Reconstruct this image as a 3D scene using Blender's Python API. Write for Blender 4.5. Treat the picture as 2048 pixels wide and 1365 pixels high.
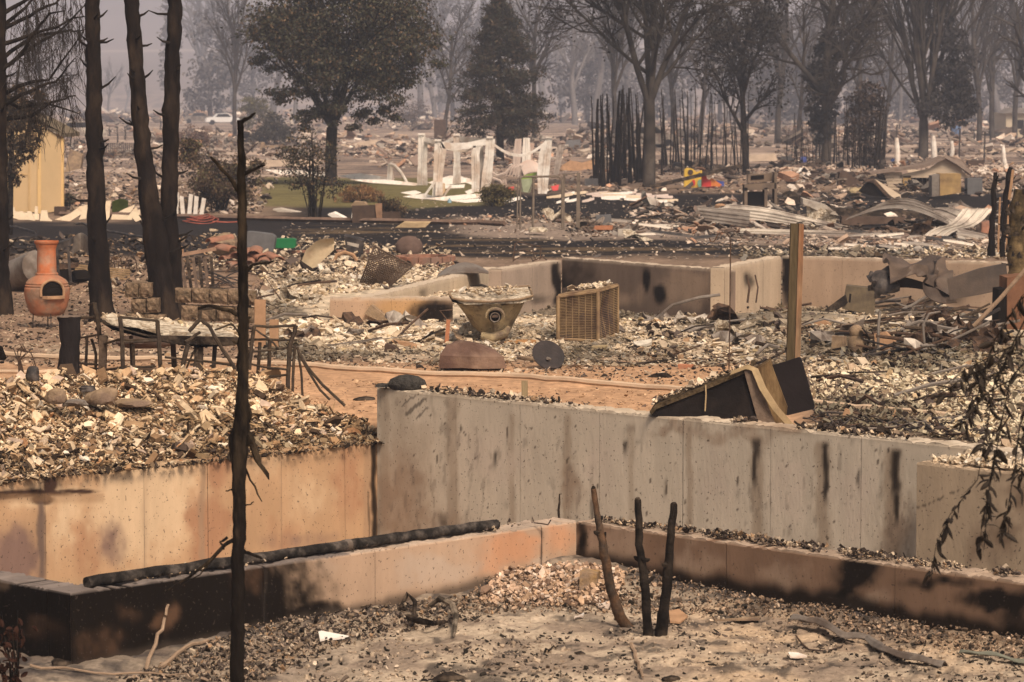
import bpy, bmesh, math, random
import numpy as np
from mathutils import Vector, Matrix, Euler

for _o in list(bpy.data.objects): bpy.data.objects.remove(_o)
scene = bpy.context.scene
COL = scene.collection
R = random.Random(11)
NR = np.random.default_rng(11)

# ------------------------------------------------------------------ camera, sky, sun, exposure
LENS, PW, PH, CAMH = 105.0, 2048.0, 1365.0, 2.85
FPX = LENS / 36.0 * PW
CX, CY, YH = PW / 2, PH / 2, 205.0
TH = math.atan((CY - YH) / FPX)
CT, ST = math.cos(TH), math.sin(TH)

cam_d = bpy.data.cameras.new('camera')
cam = bpy.data.objects.new('camera', cam_d)
COL.objects.link(cam)
cam.location = (0, 0, CAMH)
cam.rotation_euler = (math.pi / 2 - TH, 0, 0)
cam_d.lens = LENS
cam_d.sensor_width = 36
cam_d.clip_start = 0.5
cam_d.clip_end = 4000
cam_d.dof.use_dof = True
cam_d.dof.focus_distance = 27.0
cam_d.dof.aperture_fstop = 7.1
scene.camera = cam

SUN_AZ = math.atan2(0.42, -0.90)      # clockwise from +Y, towards the sun (right, behind the camera)
SUN_EL = math.radians(50)
world = bpy.data.worlds.new('World')
scene.world = world
world.use_nodes = True
wn, wl = world.node_tree.nodes, world.node_tree.links
bg = wn['Background']
sky = wn.new('ShaderNodeTexSky')
sky.sky_type = 'NISHITA'
sky.sun_disc = False
sky.sun_elevation = SUN_EL
sky.sun_rotation = SUN_AZ
sky.air_density = 1.0
sky.dust_density = 6.0
sky.ozone_density = 0.6
bw = wn.new('ShaderNodeRGBToBW')
tint = wn.new('ShaderNodeMixRGB'); tint.blend_type = 'MULTIPLY'; tint.inputs[0].default_value = 1
tint.inputs[2].default_value = (1.06, 0.985, 0.93, 1)     # smoke pall: the blue is filtered out
mixs = wn.new('ShaderNodeMixRGB'); mixs.inputs[0].default_value = 0.88
wl.new(sky.outputs[0], bw.inputs[0])
wl.new(bw.outputs[0], tint.inputs[1])
wl.new(sky.outputs[0], mixs.inputs[1]); wl.new(tint.outputs[0], mixs.inputs[2])
wl.new(mixs.outputs[0], bg.inputs[0])
bg.inputs[1].default_value = 0.085

sun_d = bpy.data.lights.new('sun', 'SUN')
sun_d.energy = 2.9
sun_d.angle = math.radians(18)
sun_d.color = (1.0, 0.80, 0.60)
sun = bpy.data.objects.new('sun', sun_d)
COL.objects.link(sun)
sv = Vector((math.sin(SUN_AZ) * math.cos(SUN_EL), math.cos(SUN_AZ) * math.cos(SUN_EL), math.sin(SUN_EL)))
sun.rotation_euler = sv.to_track_quat('Z', 'Y').to_euler()
sun.location = sv * 60

scene.view_settings.view_transform = 'Standard'
scene.view_settings.look = 'None'
scene.view_settings.gamma = 1
scene.view_settings.use_curve_mapping = False
scene.view_settings.exposure = 0.48
scene.render.engine = 'CYCLES'
scene.cycles.max_bounces = 5
scene.cycles.diffuse_bounces = 3
scene.cycles.glossy_bounces = 2
scene.cycles.transmission_bounces = 2
scene.cycles.volume_bounces = 1
scene.cycles.use_denoising = True

# ------------------------------------------------------------------ projection helpers (a pixel of the photo <-> a point of the place)
def P(px, py, D):
    dx, dy = (px - CX) / FPX, (py - CY) / FPX
    y, z = CT - dy * ST, -ST - dy * CT
    k = D / y
    return Vector((dx * k, D, CAMH + z * k))

def G0(px, py, z=0.0):
    dx, dy = (px - CX) / FPX, (py - CY) / FPX
    y, zz = CT - dy * ST, -ST - dy * CT
    k = (z - CAMH) / zz
    return Vector((dx * k, y * k, z))

def proj(x, y, z):
    z = z - CAMH
    d = y * CT - z * ST
    u = y * ST + z * CT
    return CX + FPX * x / d, CY - FPX * u / d

# ------------------------------------------------------------------ numpy noise
def _h(ix, iy, seed):
    n = (ix.astype(np.int64) * 374761393 + iy.astype(np.int64) * 668265263 + seed * 974711) & 0xffffffff
    n = ((n ^ (n >> 13)) * 1274126177) & 0xffffffff
    n = n ^ (n >> 16)
    return (n & 0xffff) / 65535.0

def vnoise(x, y, seed=0):
    x = np.asarray(x, float); y = np.asarray(y, float)
    ix, iy = np.floor(x), np.floor(y)
    fx, fy = x - ix, y - iy
    fx, fy = fx * fx * (3 - 2 * fx), fy * fy * (3 - 2 * fy)
    a, b = _h(ix, iy, seed), _h(ix + 1, iy, seed)
    c, d = _h(ix, iy + 1, seed), _h(ix + 1, iy + 1, seed)
    return (a * (1 - fx) + b * fx) * (1 - fy) + (c * (1 - fx) + d * fx) * fy

def fbm(x, y, octv=4, seed=0):
    s, a, t = 0.0, 0.5, 0.0
    for k in range(octv):
        s = s + a * vnoise(np.asarray(x) * 2 ** k, np.asarray(y) * 2 ** k, seed + 17 * k); t += a; a *= 0.5
    return s / t

def sstep(a, b, x):
    t = np.clip((x - a) / (b - a), 0, 1)
    return t * t * (3 - 2 * t)

# ------------------------------------------------------------------ materials
MATS = {}
def mat(name, col=None, var=0.35, scale=6.0, rough=0.9, bump=0.25, bscale=40.0, metal=0.0, col2=None, c2scale=2.0, c2pos=0.52, c2w=0.08,
        speck=0.0, speck_scale=60.0, speck_col=(0.03, 0.025, 0.02), stretch=None):
    """procedural material; col None -> colour attribute 'Col'. col2 is a second colour in noise patches (rust, soot, ash)."""
    if name in MATS: return MATS[name]
    m = bpy.data.materials.new(name); m.use_nodes = True
    n, l = m.node_tree.nodes, m.node_tree.links
    b = n['Principled BSDF']
    b.inputs['Roughness'].default_value = rough
    b.inputs['Metallic'].default_value = metal
    b.inputs['Specular IOR Level'].default_value = 0.04 if rough > .7 else .25
    tc = n.new('ShaderNodeTexCoord')
    vec = tc.outputs['Object']
    if stretch:
        mp = n.new('ShaderNodeMapping'); mp.inputs['Scale'].default_value = stretch
        l.new(vec, mp.inputs['Vector']); vec = mp.outputs['Vector']
    def noise(sc, det=5, v=vec):
        t = n.new('ShaderNodeTexNoise'); t.inputs['Scale'].default_value = sc; t.inputs['Detail'].default_value = det
        t.inputs['Roughness'].default_value = 0.62
        l.new(v, t.inputs['Vector']); return t
    if col is None:
        a = n.new('ShaderNodeAttribute'); a.attribute_name = 'Col'; cur = a.outputs['Color']
    else:
        r = n.new('ShaderNodeRGB'); r.outputs[0].default_value = (*col, 1); cur = r.outputs[0]
    if col2:
        t = noise(c2scale)
        rp = n.new('ShaderNodeMapRange'); rp.inputs['From Min'].default_value = c2pos - c2w; rp.inputs['From Max'].default_value = c2pos + c2w
        l.new(t.outputs['Fac'], rp.inputs['Value'])
        mx = n.new('ShaderNodeMixRGB'); l.new(rp.outputs[0], mx.inputs[0]); l.new(cur, mx.inputs[1]); mx.inputs[2].default_value = (*col2, 1)
        cur = mx.outputs[0]
    if var:
        t = noise(scale, 6)
        rp = n.new('ShaderNodeMapRange'); rp.inputs['From Min'].default_value = 0.3; rp.inputs['From Max'].default_value = 0.7
        rp.inputs['To Min'].default_value = 1 - var; rp.inputs['To Max'].default_value = 1 + var
        l.new(t.outputs['Fac'], rp.inputs['Value'])
        mx = n.new('ShaderNodeMixRGB'); mx.blend_type = 'MULTIPLY'; mx.inputs[0].default_value = 1
        l.new(cur, mx.inputs[1]); l.new(rp.outputs[0], mx.inputs[2]); cur = mx.outputs[0]
    if speck:
        t = noise(speck_scale, 2, tc.outputs['Object'])
        rp = n.new('ShaderNodeMapRange'); rp.inputs['From Min'].default_value = 0.64; rp.inputs['From Max'].default_value = 0.70
        rp.inputs['To Max'].default_value = speck
        l.new(t.outputs['Fac'], rp.inputs['Value'])
        mx = n.new('ShaderNodeMixRGB'); l.new(rp.outputs[0], mx.inputs[0]); l.new(cur, mx.inputs[1]); mx.inputs[2].default_value = (*speck_col, 1)
        cur = mx.outputs[0]
    l.new(cur, b.inputs['Base Color'])
    if bump:
        t = noise(bscale, 6)
        bp = n.new('ShaderNodeBump'); bp.inputs['Strength'].default_value = bump; bp.inputs['Distance'].default_value = 0.03
        l.new(t.outputs['Fac'], bp.inputs['Height']); l.new(bp.outputs['Normal'], b.inputs['Normal'])
    MATS[name] = m
    return m

# ------------------------------------------------------------------ objects
def tag(o, label=None, cat=None, group=None, kind=None):
    if label: o['label'] = label
    if cat: o['category'] = cat
    if group: o['group'] = group
    if kind: o['kind'] = kind
    return o

def thing(name, label, cat, loc=(0, 0, 0), rz=0.0, group=None):
    o = bpy.data.objects.new(name, None); COL.objects.link(o)
    o.location = loc; o.rotation_euler = (0, 0, rz); o.empty_display_size = 0.1
    return tag(o, label, cat, group)

def copy_thing(t, loc=None, rz=None, label=None, scale=None):
    c = t.copy(); COL.objects.link(c)
    if loc is not None: c.location = loc
    if rz is not None: c.rotation_euler = (0, 0, rz) if not isinstance(rz, (tuple, list)) else rz
    if scale is not None: c.scale = scale if isinstance(scale, (tuple, list)) else (scale,) * 3
    if label: c['label'] = label
    for ch in list(t.children):
        d = ch.copy(); COL.objects.link(d); d.parent = c
        for g in list(ch.children):
            e = g.copy(); COL.objects.link(e); e.parent = d
    return c

def link(name, me, parent=None, loc=None, rot=None):
    o = bpy.data.objects.new(name, me); COL.objects.link(o)
    if parent is not None: o.parent = parent
    if loc is not None: o.location = loc
    if rot is not None: o.rotation_euler = rot
    return o

def mesh_np(name, verts, facegroups, m, cols=None, cdom='FACE', smooth=False):
    """verts (N,3); facegroups: list of (F,k) int arrays; cols per face (in order) or per point."""
    me = bpy.data.meshes.new(name)
    verts = np.asarray(verts, np.float32)
    me.vertices.add(len(verts)); me.vertices.foreach_set('co', verts.ravel())
    li = np.concatenate([np.asarray(g, np.int32).ravel() for g in facegroups])
    cnt = np.concatenate([np.full(len(g), np.asarray(g).shape[1], np.int32) for g in facegroups])
    st = np.concatenate([[0], np.cumsum(cnt)[:-1]]).astype(np.int32)
    me.loops.add(len(li)); me.loops.foreach_set('vertex_index', li)
    me.polygons.add(len(cnt)); me.polygons.foreach_set('loop_start', st)
    me.polygons.foreach_set('use_smooth', np.full(len(cnt), smooth, bool))
    if cols is not None:
        c = np.asarray(cols, np.float32)
        if c.shape[1] == 3: c = np.concatenate([c, np.ones((len(c), 1), np.float32)], 1)
        at = me.attributes.new('Col', 'FLOAT_COLOR', cdom)
        at.data.foreach_set('color', c.ravel())
    me.update(calc_edges=True)
    me.validate()
    if m: me.materials.append(m)
    return me

class MB:
    """collects solids and builds them as one mesh"""
    def __init__(s): s.v, s.f = [], []
    def add(s, vs, fs):
        n = len(s.v); s.v += [tuple(v) for v in vs]; s.f += [tuple(i + n for i in f) for f in fs]; return s
    def box(s, c, size, rot=None):
        c = Vector(c); M = (Euler(rot).to_matrix() if rot is not None else Matrix.Identity(3))
        hx, hy, hz = size[0] / 2, size[1] / 2, size[2] / 2
        vs = [c + M @ Vector((x, y, z)) for x in (-hx, hx) for y in (-hy, hy) for z in (-hz, hz)]
        return s.add(vs, [(0, 1, 3, 2), (4, 6, 7, 5), (0, 4, 5, 1), (2, 3, 7, 6), (0, 2, 6, 4), (1, 5, 7, 3)])
    def bar(s, p, q, w, h=None, up=Vector((0, 0, 1))):
        p, q = Vector(p), Vector(q); h = h or w; d = (q - p).normalized()
        u = up if abs(d.dot(up)) < 0.95 else Vector((0, 1, 0))
        a = d.cross(u).normalized() * w / 2; b = a.cross(d).normalized() * h / 2
        vs = [p - a - b, p + a - b, p + a + b, p - a + b, q - a - b, q + a - b, q + a + b, q - a + b]
        return s.add(vs, [(3, 2, 1, 0), (4, 5, 6, 7), (0, 1, 5, 4), (1, 2, 6, 5), (2, 3, 7, 6), (3, 0, 4, 7)])
    def tube(s, pts, r, n=6, cap=True):
        pts = [Vector(p) for p in pts]; k = len(pts)
        rs = r if isinstance(r, (list, tuple)) else [r] * k
        ref = None; vs = []
        for i, p in enumerate(pts):
            d = (pts[min(i + 1, k - 1)] - pts[max(i - 1, 0)])
            d = d.normalized() if d.length > 1e-9 else Vector((0, 0, 1))
            if ref is None:
                ref = Vector((0, 0, 1)) if abs(d.z) < 0.9 else Vector((1, 0, 0))
            a = (ref - d * ref.dot(d)); a = a.normalized() if a.length > 1e-6 else d.orthogonal().normalized()
            ref = a; b = d.cross(a)
            for j in range(n):
                t = 2 * math.pi * j / n
                vs.append(p + (a * math.cos(t) + b * math.sin(t)) * rs[i])
        fs = [(i * n + j, i * n + (j + 1) % n, (i + 1) * n + (j + 1) % n, (i + 1) * n + j) for i in range(k - 1) for j in range(n)]
        if cap: fs += [tuple(range(n - 1, -1, -1)), tuple((k - 1) * n + j for j in range(n))]
        return s.add(vs, fs)
    def prism(s, pts, vec):
        pts = [Vector(p) for p in pts]; vec = Vector(vec); n = len(pts)
        return s.add(pts + [p + vec for p in pts], [tuple(range(n)), tuple(range(2 * n - 1, n - 1, -1))] +
                     [(i, i + n, (i + 1) % n + n, (i + 1) % n) for i in range(n)])
    def lathe(s, prof, n=24, c=(0, 0, 0)):
        c = Vector(c); k = len(prof)
        vs = [c + Vector((r * math.cos(2 * math.pi * j / n), r * math.sin(2 * math.pi * j / n), z)) for r, z in prof for j in range(n)]
        fs = [(i * n + j, i * n + (j + 1) % n, (i + 1) * n + (j + 1) % n, (i + 1) * n + j) for i in range(k - 1) for j in range(n)]
        return s.add(vs, fs)
    def sheet(s, fn, nu, nv, off):
        """solid sheet: fn(u,v) -> point, thickened by the vector off"""
        off = Vector(off); vs = []
        for i in range(nu + 1):
            for j in range(nv + 1): vs.append(Vector(fn(i / nu, j / nv)))
        n = len(vs); w = nv + 1
        fs = [(i * w + j, (i + 1) * w + j, (i + 1) * w + j + 1, i * w + j + 1) for i in range(nu) for j in range(nv)]
        fs += [tuple(x + n for x in reversed(f)) for f in fs]
        ring = [i * w for i in range(nu + 1)] + [nu * w + j for j in range(1, nv + 1)] + [i * w + nv for i in range(nu - 1, -1, -1)] + [j for j in range(nv - 1, 0, -1)]
        fs += [(ring[i], ring[i] + n, ring[(i + 1) % len(ring)] + n, ring[(i + 1) % len(ring)]) for i in range(len(ring))]
        return s.add(vs + [v + off for v in vs], fs)
    def rock(s, c, size, seed=0, amp=0.25, flat=0.0, sub=2):
        bm = bmesh.new(); bmesh.ops.create_icosphere(bm, subdivisions=sub, radius=1)
        rr = random.Random(seed); ofs = [Vector((rr.uniform(-9, 9), rr.uniform(-9, 9), rr.uniform(-9, 9))) for _ in range(2)]
        from mathutils import noise as mn
        vs = []
        for v in bm.verts:
            p = v.co.copy(); k = 1 + amp * (mn.noise(p * 0.9 + ofs[0]) * 1.4 + 0.5 * mn.noise(p * 2.3 + ofs[1]))
            p = p * k
            if p.z < -flat: p.z = -flat
            vs.append(Vector(c) + Vector((p.x * size[0], p.y * size[1], p.z * size[2])))
        fs = [tuple(v.index for v in f.verts) for f in bm.faces]
        bm.free(); return s.add(vs, fs)
    def mesh(s, name, m, smooth=False):
        me = bpy.data.meshes.new(name); me.from_pydata(s.v, [], s.f); me.update()
        bm = bmesh.new(); bm.from_mesh(me); bmesh.ops.recalc_face_normals(bm, faces=bm.faces); bm.to_mesh(me); bm.free()
        if smooth:
            me.polygons.foreach_set('use_smooth', [True] * len(me.polygons))
        if m: me.materials.append(m)
        return me
    def build(s, name, m, parent=None, loc=None, rot=None, smooth=False, label=None):
        o = link(name, s.mesh(name, m, smooth), parent, loc, rot)
        if smooth:
            try: o.data.set_sharp_from_angle(angle=math.radians(40))
            except Exception: pass
        if label: o['label'] = label
        return o

class K:
    """px-anchored local frame: k(px, py, d) is the local point at depth k.D + d seen at that pixel"""
    def __init__(s, bx, by, D=None, z=None):
        s.o = P(bx, by, D) if D else GP(bx, by)
        s.D = s.o.y
    def __call__(s, px, py, d=0.0): return P(px, py, s.D + d) - s.o
    def m(s, px): return px * s.D / FPX

# ------------------------------------------------------------------ the ground: foundation frame (s along the grey wall, t along the orange wall)
ZA, ZB, ZC = -0.224, 0.254, -0.233
OA = G0(754, 880, ZA)
_q = 0.7071
def st_of(x, y): return (x - OA.x) * _q - (y - OA.y) * _q, -(x - OA.x) * _q - (y - OA.y) * _q
def xy_of(s, t): return OA.x + s * _q - t * _q, OA.y - s * _q - t * _q
CS, CTT = st_of(*G0(1152, 1042, ZC).xy)        # inner corner of the low front foundation
ES, ET = st_of(*G0(150, 1188, ZC).xy)          # its outer corner at the left
WT = 0.24                                      # wall thickness

def gz(x, y):
    """height of the main ground"""
    x = np.asarray(x, float); y = np.asarray(y, float)
    s, t = st_of(x, y)
    z = 0.05 * (fbm(x * 0.8, y * 0.8, 4, 3) - 0.5) + 0.03 * (fbm(x * 4, y * 4, 3, 5) - 0.5)
    # pile of broken plaster behind the orange wall
    q = -s
    crest = np.interp(t, [-0.8, 0.0, 0.6, 1.5, 3, 4.3, 6, 9], [0.0, 0.0, 0.10, 0.15, 0.18, 0.32, 0.40, 0.4])
    h = np.interp(q, [-0.2, 0.12, 0.5, 1.2, 1.7, 2.4, 3.2], [0, 0, .40, 1.0, .85, .25, 0]) * (crest + 0.25) - 0.25 * np.interp(q, [-.2, .0, 1.2, 1.6], [1, 1, 1, 0])
    h = h + 0.10 * (fbm(x * 2.2, y * 2.2, 3, 8) - 0.5) * np.interp(q, [0, 0.4, 2.2, 3], [0, 1, 1, 0])
    z = z + h * sstep(-0.7, 0.0, t)
    # ash heaps of the house behind
    def hump(cx, cy, D, rx, ry, hh):
        c = G0(cx, cy, 0)
        return hh * np.exp(-((x - c.x) / rx) ** 2 - ((y - c.y) / ry) ** 2)
    z = z + hump(1400, 660, 0, 1.4, 2.0, 0.14) + hump(1640, 665, 0, 1.0, 2.0, 0.18) + hump(1850, 690, 0, 1.1, 1.8, 0.22) + hump(1960, 730, 0, 0.8, 1.3, 0.30)
    z = z + hump(1010, 672, 0, 0.5, 0.8, 0.05) + hump(575, 600, 0, 0.5, 2.0, 0.12)
    z = z + hump(1660, 850, 0, 0.5, 0.6, 0.12) + hump(1990, 880, 0, 0.7, 0.7, 0.10)
    # sunken floor of the burnt house
    px0 = proj(x, y, 0 * x)[0]
    z = z - .42 * sstep(38.0, 41.0, y) * sstep(49.5, 47.8, y) * sstep(960, 1040, px0)
    # far hill
    z = z + np.maximum(0, y - 850) * 0.075 + 14 * (fbm(x * 0.004, y * 0.004, 3, 21) - 0.5) * sstep(850, 1300, y)
    return z

def gz1(x, y): return float(gz(np.array([x]), np.array([y]))[0])
def GP(px, py):
    z = 0.0
    for _ in range(5):
        p = G0(px, py, min(z, 2.2)); z = 0.5 * z + 0.5 * gz1(p.x, p.y)
    return Vector((p.x, p.y, gz1(p.x, p.y)))

def yz(x, y):
    """height of the front yard"""
    x = np.asarray(x, float); y = np.asarray(y, float)
    s, t = st_of(x, y)
    d = np.minimum(s - CS, t - CTT)
    z = -0.66 + 0.10 * (fbm(x * 0.9, y * 0.9, 3, 31) - 0.5) + 0.05 * (fbm(x * 5, y * 5, 3, 33) - 0.5) + 0.045 * (fbm(x * 14, y * 14, 3, 35) - 0.5)
    z = z + 0.12 * np.exp(-(((s - CS) / 0.8) ** 2 + ((t - CTT) / 0.9) ** 2)) + 0.05 * np.exp(-(np.maximum(d, 0) / 0.35) ** 2)
    z = z - 0.08 * sstep(2.5, 4.5, t - CTT)
    return z
def yz1(x, y): return float(yz(np.array([x]), np.array([y]))[0])
def YP(px, py):
    z = -0.65
    for _ in range(4):
        p = G0(px, py, z); z = yz1(p.x, p.y)
    return Vector((p.x, p.y, z))

DIRT, SAND = np.array((.44, .265, .155)), np.array((.41, .325, .24))
CHAR, ASH, STRAW, LAWN, BROWN = np.array((.022, .019, .019)), np.array((.56, .455, .33)), np.array((.20, .135, .075)), np.array((.125, .105, .045)), np.array((.20, .14, .10))

def patch(x, y, k=1.0): return .30 + .76 * sstep(.33, .53, fbm(x * .6 * k, y * .3 * k, 4, 300))

def gcol(x, y):
    px, py = proj(x, y, np.zeros_like(x))
    n1 = fbm(x * 0.35, y * 0.35, 4, 41); n2 = fbm(x * 1.6, y * 1.6, 4, 43); n3 = fbm(x * 7, y * 7, 3, 45)
    ns = fbm(x * 0.5, y * 2.2, 4, 47)                   # streaks across the view
    wob = (n1 - 0.5) * 16 + (n2 - 0.5) * 8
    yy = py + wob
    def mix(c, k, w): return c * (1 - w[:, None]) + k * w[:, None]
    c = np.tile(BROWN, (len(x), 1)) * (0.7 + 0.6 * n2[:, None])
    # far plain: ash and burnt bands
    far = sstep(385, 335, yy)
    c = mix(c, np.array((.30, .22, .17)), far)
    c = mix(c, np.array((.11, .085, .075)), far * sstep(.46, .60, ns))
    c = mix(c, np.array((.50, .38, .30)), far * sstep(.58, .68, fbm(x * .05, y * .12, 4, 49)) * .8)
    # lawn and black yard
    blk = sstep(378, 392, yy) * sstep(520, 508, yy) * sstep(500, 640, px + 300 * (yy > 436))
    c = mix(c, CHAR * .8, blk)
    stripes = sstep(.5, .66, fbm(x * .35, y * 1.5, 5, 51)) * sstep(425, 445, yy)
    c = mix(c, STRAW, blk * stripes * .42)
    c = mix(c, LAWN * (0.7 + .8 * n2[:, None]), sstep(352, 362, yy) * sstep(418, 408, yy) * sstep(505, 540, px) * sstep(985, 950, px))
    c = mix(c, np.array((.26, .2, .16)), sstep(430, 438, yy - .03 * (px - 900)) * sstep(474, 466, yy - .03 * (px - 900)) * sstep(870, 960, px) * .9)
    # left yard
    lft = sstep(640, 540, px)
    c = mix(c, CHAR, lft * sstep(440, 450, yy) * sstep(520, 506, yy))
    c = mix(c, np.array((.24, .16, .11)) * (0.55 + .9 * n3[:, None]), lft * sstep(525, 560, yy) * sstep(720, 700, yy))
    # house footprint: ash
    foot = sstep(520, 580, px + 40 * (n2 - .5)) * sstep(548, 572, yy) * sstep(722, 700, yy)
    c = mix(c, ASH * (.55 + .75 * n3[:, None]), foot * (.75 + .25 * sstep(.4, .6, n2)))
    c = mix(c, CHAR * 2, foot * sstep(.60, .68, fbm(x * 5, y * 5, 3, 53)) * .6)
    c = c * (1 - foot[:, None] * (1 - patch(x, y)[:, None]) * .85)
    # dirt path
    path = sstep(712, 742, yy) * sstep(1690, 1560, px)
    c = mix(c, DIRT * (.72 + .5 * n2[:, None]) * (.85 + .3 * n3[:, None]), path)
    c = mix(c, np.array((.15, .11, .08)), sstep(735, 750, yy) * sstep(1560, 1690, px))
    c = mix(c, ASH * .8, sstep(.56, .64, n2) * sstep(690, 705, yy) * sstep(735, 720, yy) * .6)
    # rubble bed behind the orange wall
    s, t = st_of(x, y)
    c = mix(c, np.array((.12, .08, .05)) * (.4 + n3[:, None]), sstep(-2.3, -2.0, s) * sstep(-.2, .1, t) * sstep(.4, .2, s))
    c = c * (.8 + .4 * fbm(x * 20, y * 20, 2, 55))[:, None]
    # hill
    hill = sstep(800, 1000, y)
    hc = np.array((.17, .13, .11)) * (.7 + .9 * fbm(x * .012, y * .02, 4, 57)[:, None])
    c = mix(c, hc, hill)
    road = np.exp(-((y - 1220 - 25 * np.sin(x * .012)) / 14) ** 2)
    c = mix(c, np.array((.45, .36, .30)), road * .85)
    return np.clip(c, .004, .9)

def ycol(x, y):
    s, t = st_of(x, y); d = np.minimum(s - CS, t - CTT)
    n1 = fbm(x * 1.3, y * 1.3, 4, 61); n2 = fbm(x * 6, y * 6, 4, 63); n3 = fbm(x * 18, y * 18, 3, 65)
    ns = fbm(x * 2.2, y * 5, 4, 67)
    c = np.tile(SAND, (len(x), 1)) * (.75 + .5 * n1[:, None]) * (.75 + .5 * n3[:, None])
    px, py = proj(x, y, np.full_like(x, -.66))
    def mix(c, k, w): return c * (1 - w[:, None]) + k * w[:, None]
    c = mix(c, np.array((.47, .31, .18)), .45 * sstep(1250, 1500, px) * sstep(.35, .6, n1))
    c = mix(c, np.array((.21, .165, .13)), sstep(900, 500, px) * (.35 + .5 * sstep(.45, .6, ns)))
    c = mix(c, np.array((.20, .15, .115)), .75 * sstep(.48, .62, fbm(x * 2.6, y * 3.4, 4, 69)))
    c = mix(c, CHAR * 1.5, sstep(.58, .68, n2) * .75)
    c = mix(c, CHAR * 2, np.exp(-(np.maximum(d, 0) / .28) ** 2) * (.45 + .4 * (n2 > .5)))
    return np.clip(c, .004, .9)

def polar_sheet(name, d0, d1, ratio, ang, na, zf, cf, keep, m, kind='structure'):
    nd = int(math.log(d1 / d0) / math.log(ratio)) + 1
    D = d0 * (d1 / d0) ** (np.arange(nd + 1) / nd)
    A = np.tan(np.radians(np.linspace(-ang, ang, na + 1)))
    X = (D[:, None] * A[None, :]).ravel(); Y = np.repeat(D, na + 1)
    Z = zf(X, Y)
    V = np.stack([X, Y, Z], 1)
    i = np.arange(nd)[:, None] * (na + 1) + np.arange(na)[None, :]
    F = np.stack([i, i + 1, i + na + 2, i + na + 1], -1).reshape(-1, 4)
    if keep is not None:
        cx, cy = X[F].mean(1), Y[F].mean(1)
        F = F[keep(cx, cy)]
    me = mesh_np(name, V, [F], m, cf(X, Y), 'POINT', smooth=True)
    return tag(link(name, me), kind=kind)

M_GROUND = mat('burnt_ground', None, var=.30, scale=9, rough=.95, bump=.5, bscale=14)
M_YARD = mat('ashy_sand', None, var=.28, scale=22, rough=.95, bump=.6, bscale=30)
half = WT / 2
def keep_main(x, y):
    s, t = st_of(x, y); return ~((s > -half) & (t > -half))
polar_sheet('ground', 17.0, 2300, 1.0058, 14, 500, gz, gcol, keep_main, M_GROUND)
def keep_yard(x, y):
    s, t = st_of(x, y); return ((s > CS - half) & (t > CTT - half)) | ((t > ET - half) & (s > 0))
polar_sheet('yard_ground', 11.0, 24, 1.003, 15, 420, yz, ycol, keep_yard, M_YARD)
pit = MB(); pit.box((0, 15, -2.0), (80, 60, .1)); tag(pit.build('crawl_space_floor', mat('pit_earth', (.12, .085, .06))), kind='structure')
# ------------------------------------------------------------------ concrete foundation walls
M_CONC = mat('poured_concrete', None, var=.10, scale=5, rough=.88, bump=.16, bscale=34, stretch=(1, 1, .3), speck=.75, speck_scale=42, speck_col=(.06, .045, .035))
M_CORE = mat('concrete_joint', (.16, .12, .09), bump=.1)
SOOT = np.array((.0085, .0062, .0048))

def solve_a(fn, px, z):
    """wall parameter whose point is seen at column px"""
    lo, hi = -2.0, 14.0
    A = np.linspace(lo, hi, 3201)
    pts = [fn(a) for a in A]
    xs = np.array([p[0] for p in pts]); ys = np.array([p[1] for p in pts])
    ok = ys > 5
    q = proj(xs[ok], ys[ok], np.full(ok.sum(), z))[0]
    return float(A[ok][np.argmin(np.abs(q - px))])

def blobs(px, py, items, seed=0, warp=14):
    """sum of soft stains; items: (cx, cy, rx, ry, strength)"""
    wx = (fbm(px / 45, py / 45, 4, 71 + seed) - .5) * warp * 4
    wy = (fbm(px / 45, py / 45, 4, 73 + seed) - .5) * warp * 4
    w = np.zeros_like(px)
    for cx, cy, rx, ry, k in items:
        d = ((px + wx - cx) / rx) ** 2 + ((py + wy - cy) / ry) ** 2
        w = np.maximum(w, k * np.exp(-d ** 1.5))
    n = fbm(px / 16, py / 24, 4, 75 + seed)
    return np.clip(sstep(.04, .80, w * 1.12 + (n - .5) * 2.4 * w * (1 - w)), 0, 1) * (w > .01)

def streaks(px, py, items, seed=0):
    """vertical bands and drips: (x, y0, y1, halfwidth, strength)"""
    wx = (fbm(px / 30, py / 60, 3, 81 + seed) - .5) * 10
    w = np.zeros_like(px); hn = .55 + .9 * fbm(px / 9 + seed, py / 22, 3, 83 + seed)
    for x, y0, y1, hw, k in items:
        w = np.maximum(w, k * np.exp(-((px + wx - x) / (hw * hn)) ** 4) * sstep(y0 - 10, y0 + 6, py) * sstep(y1 + 22, y1 - 18, py))
    return np.clip(w, 0, 1)

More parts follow.
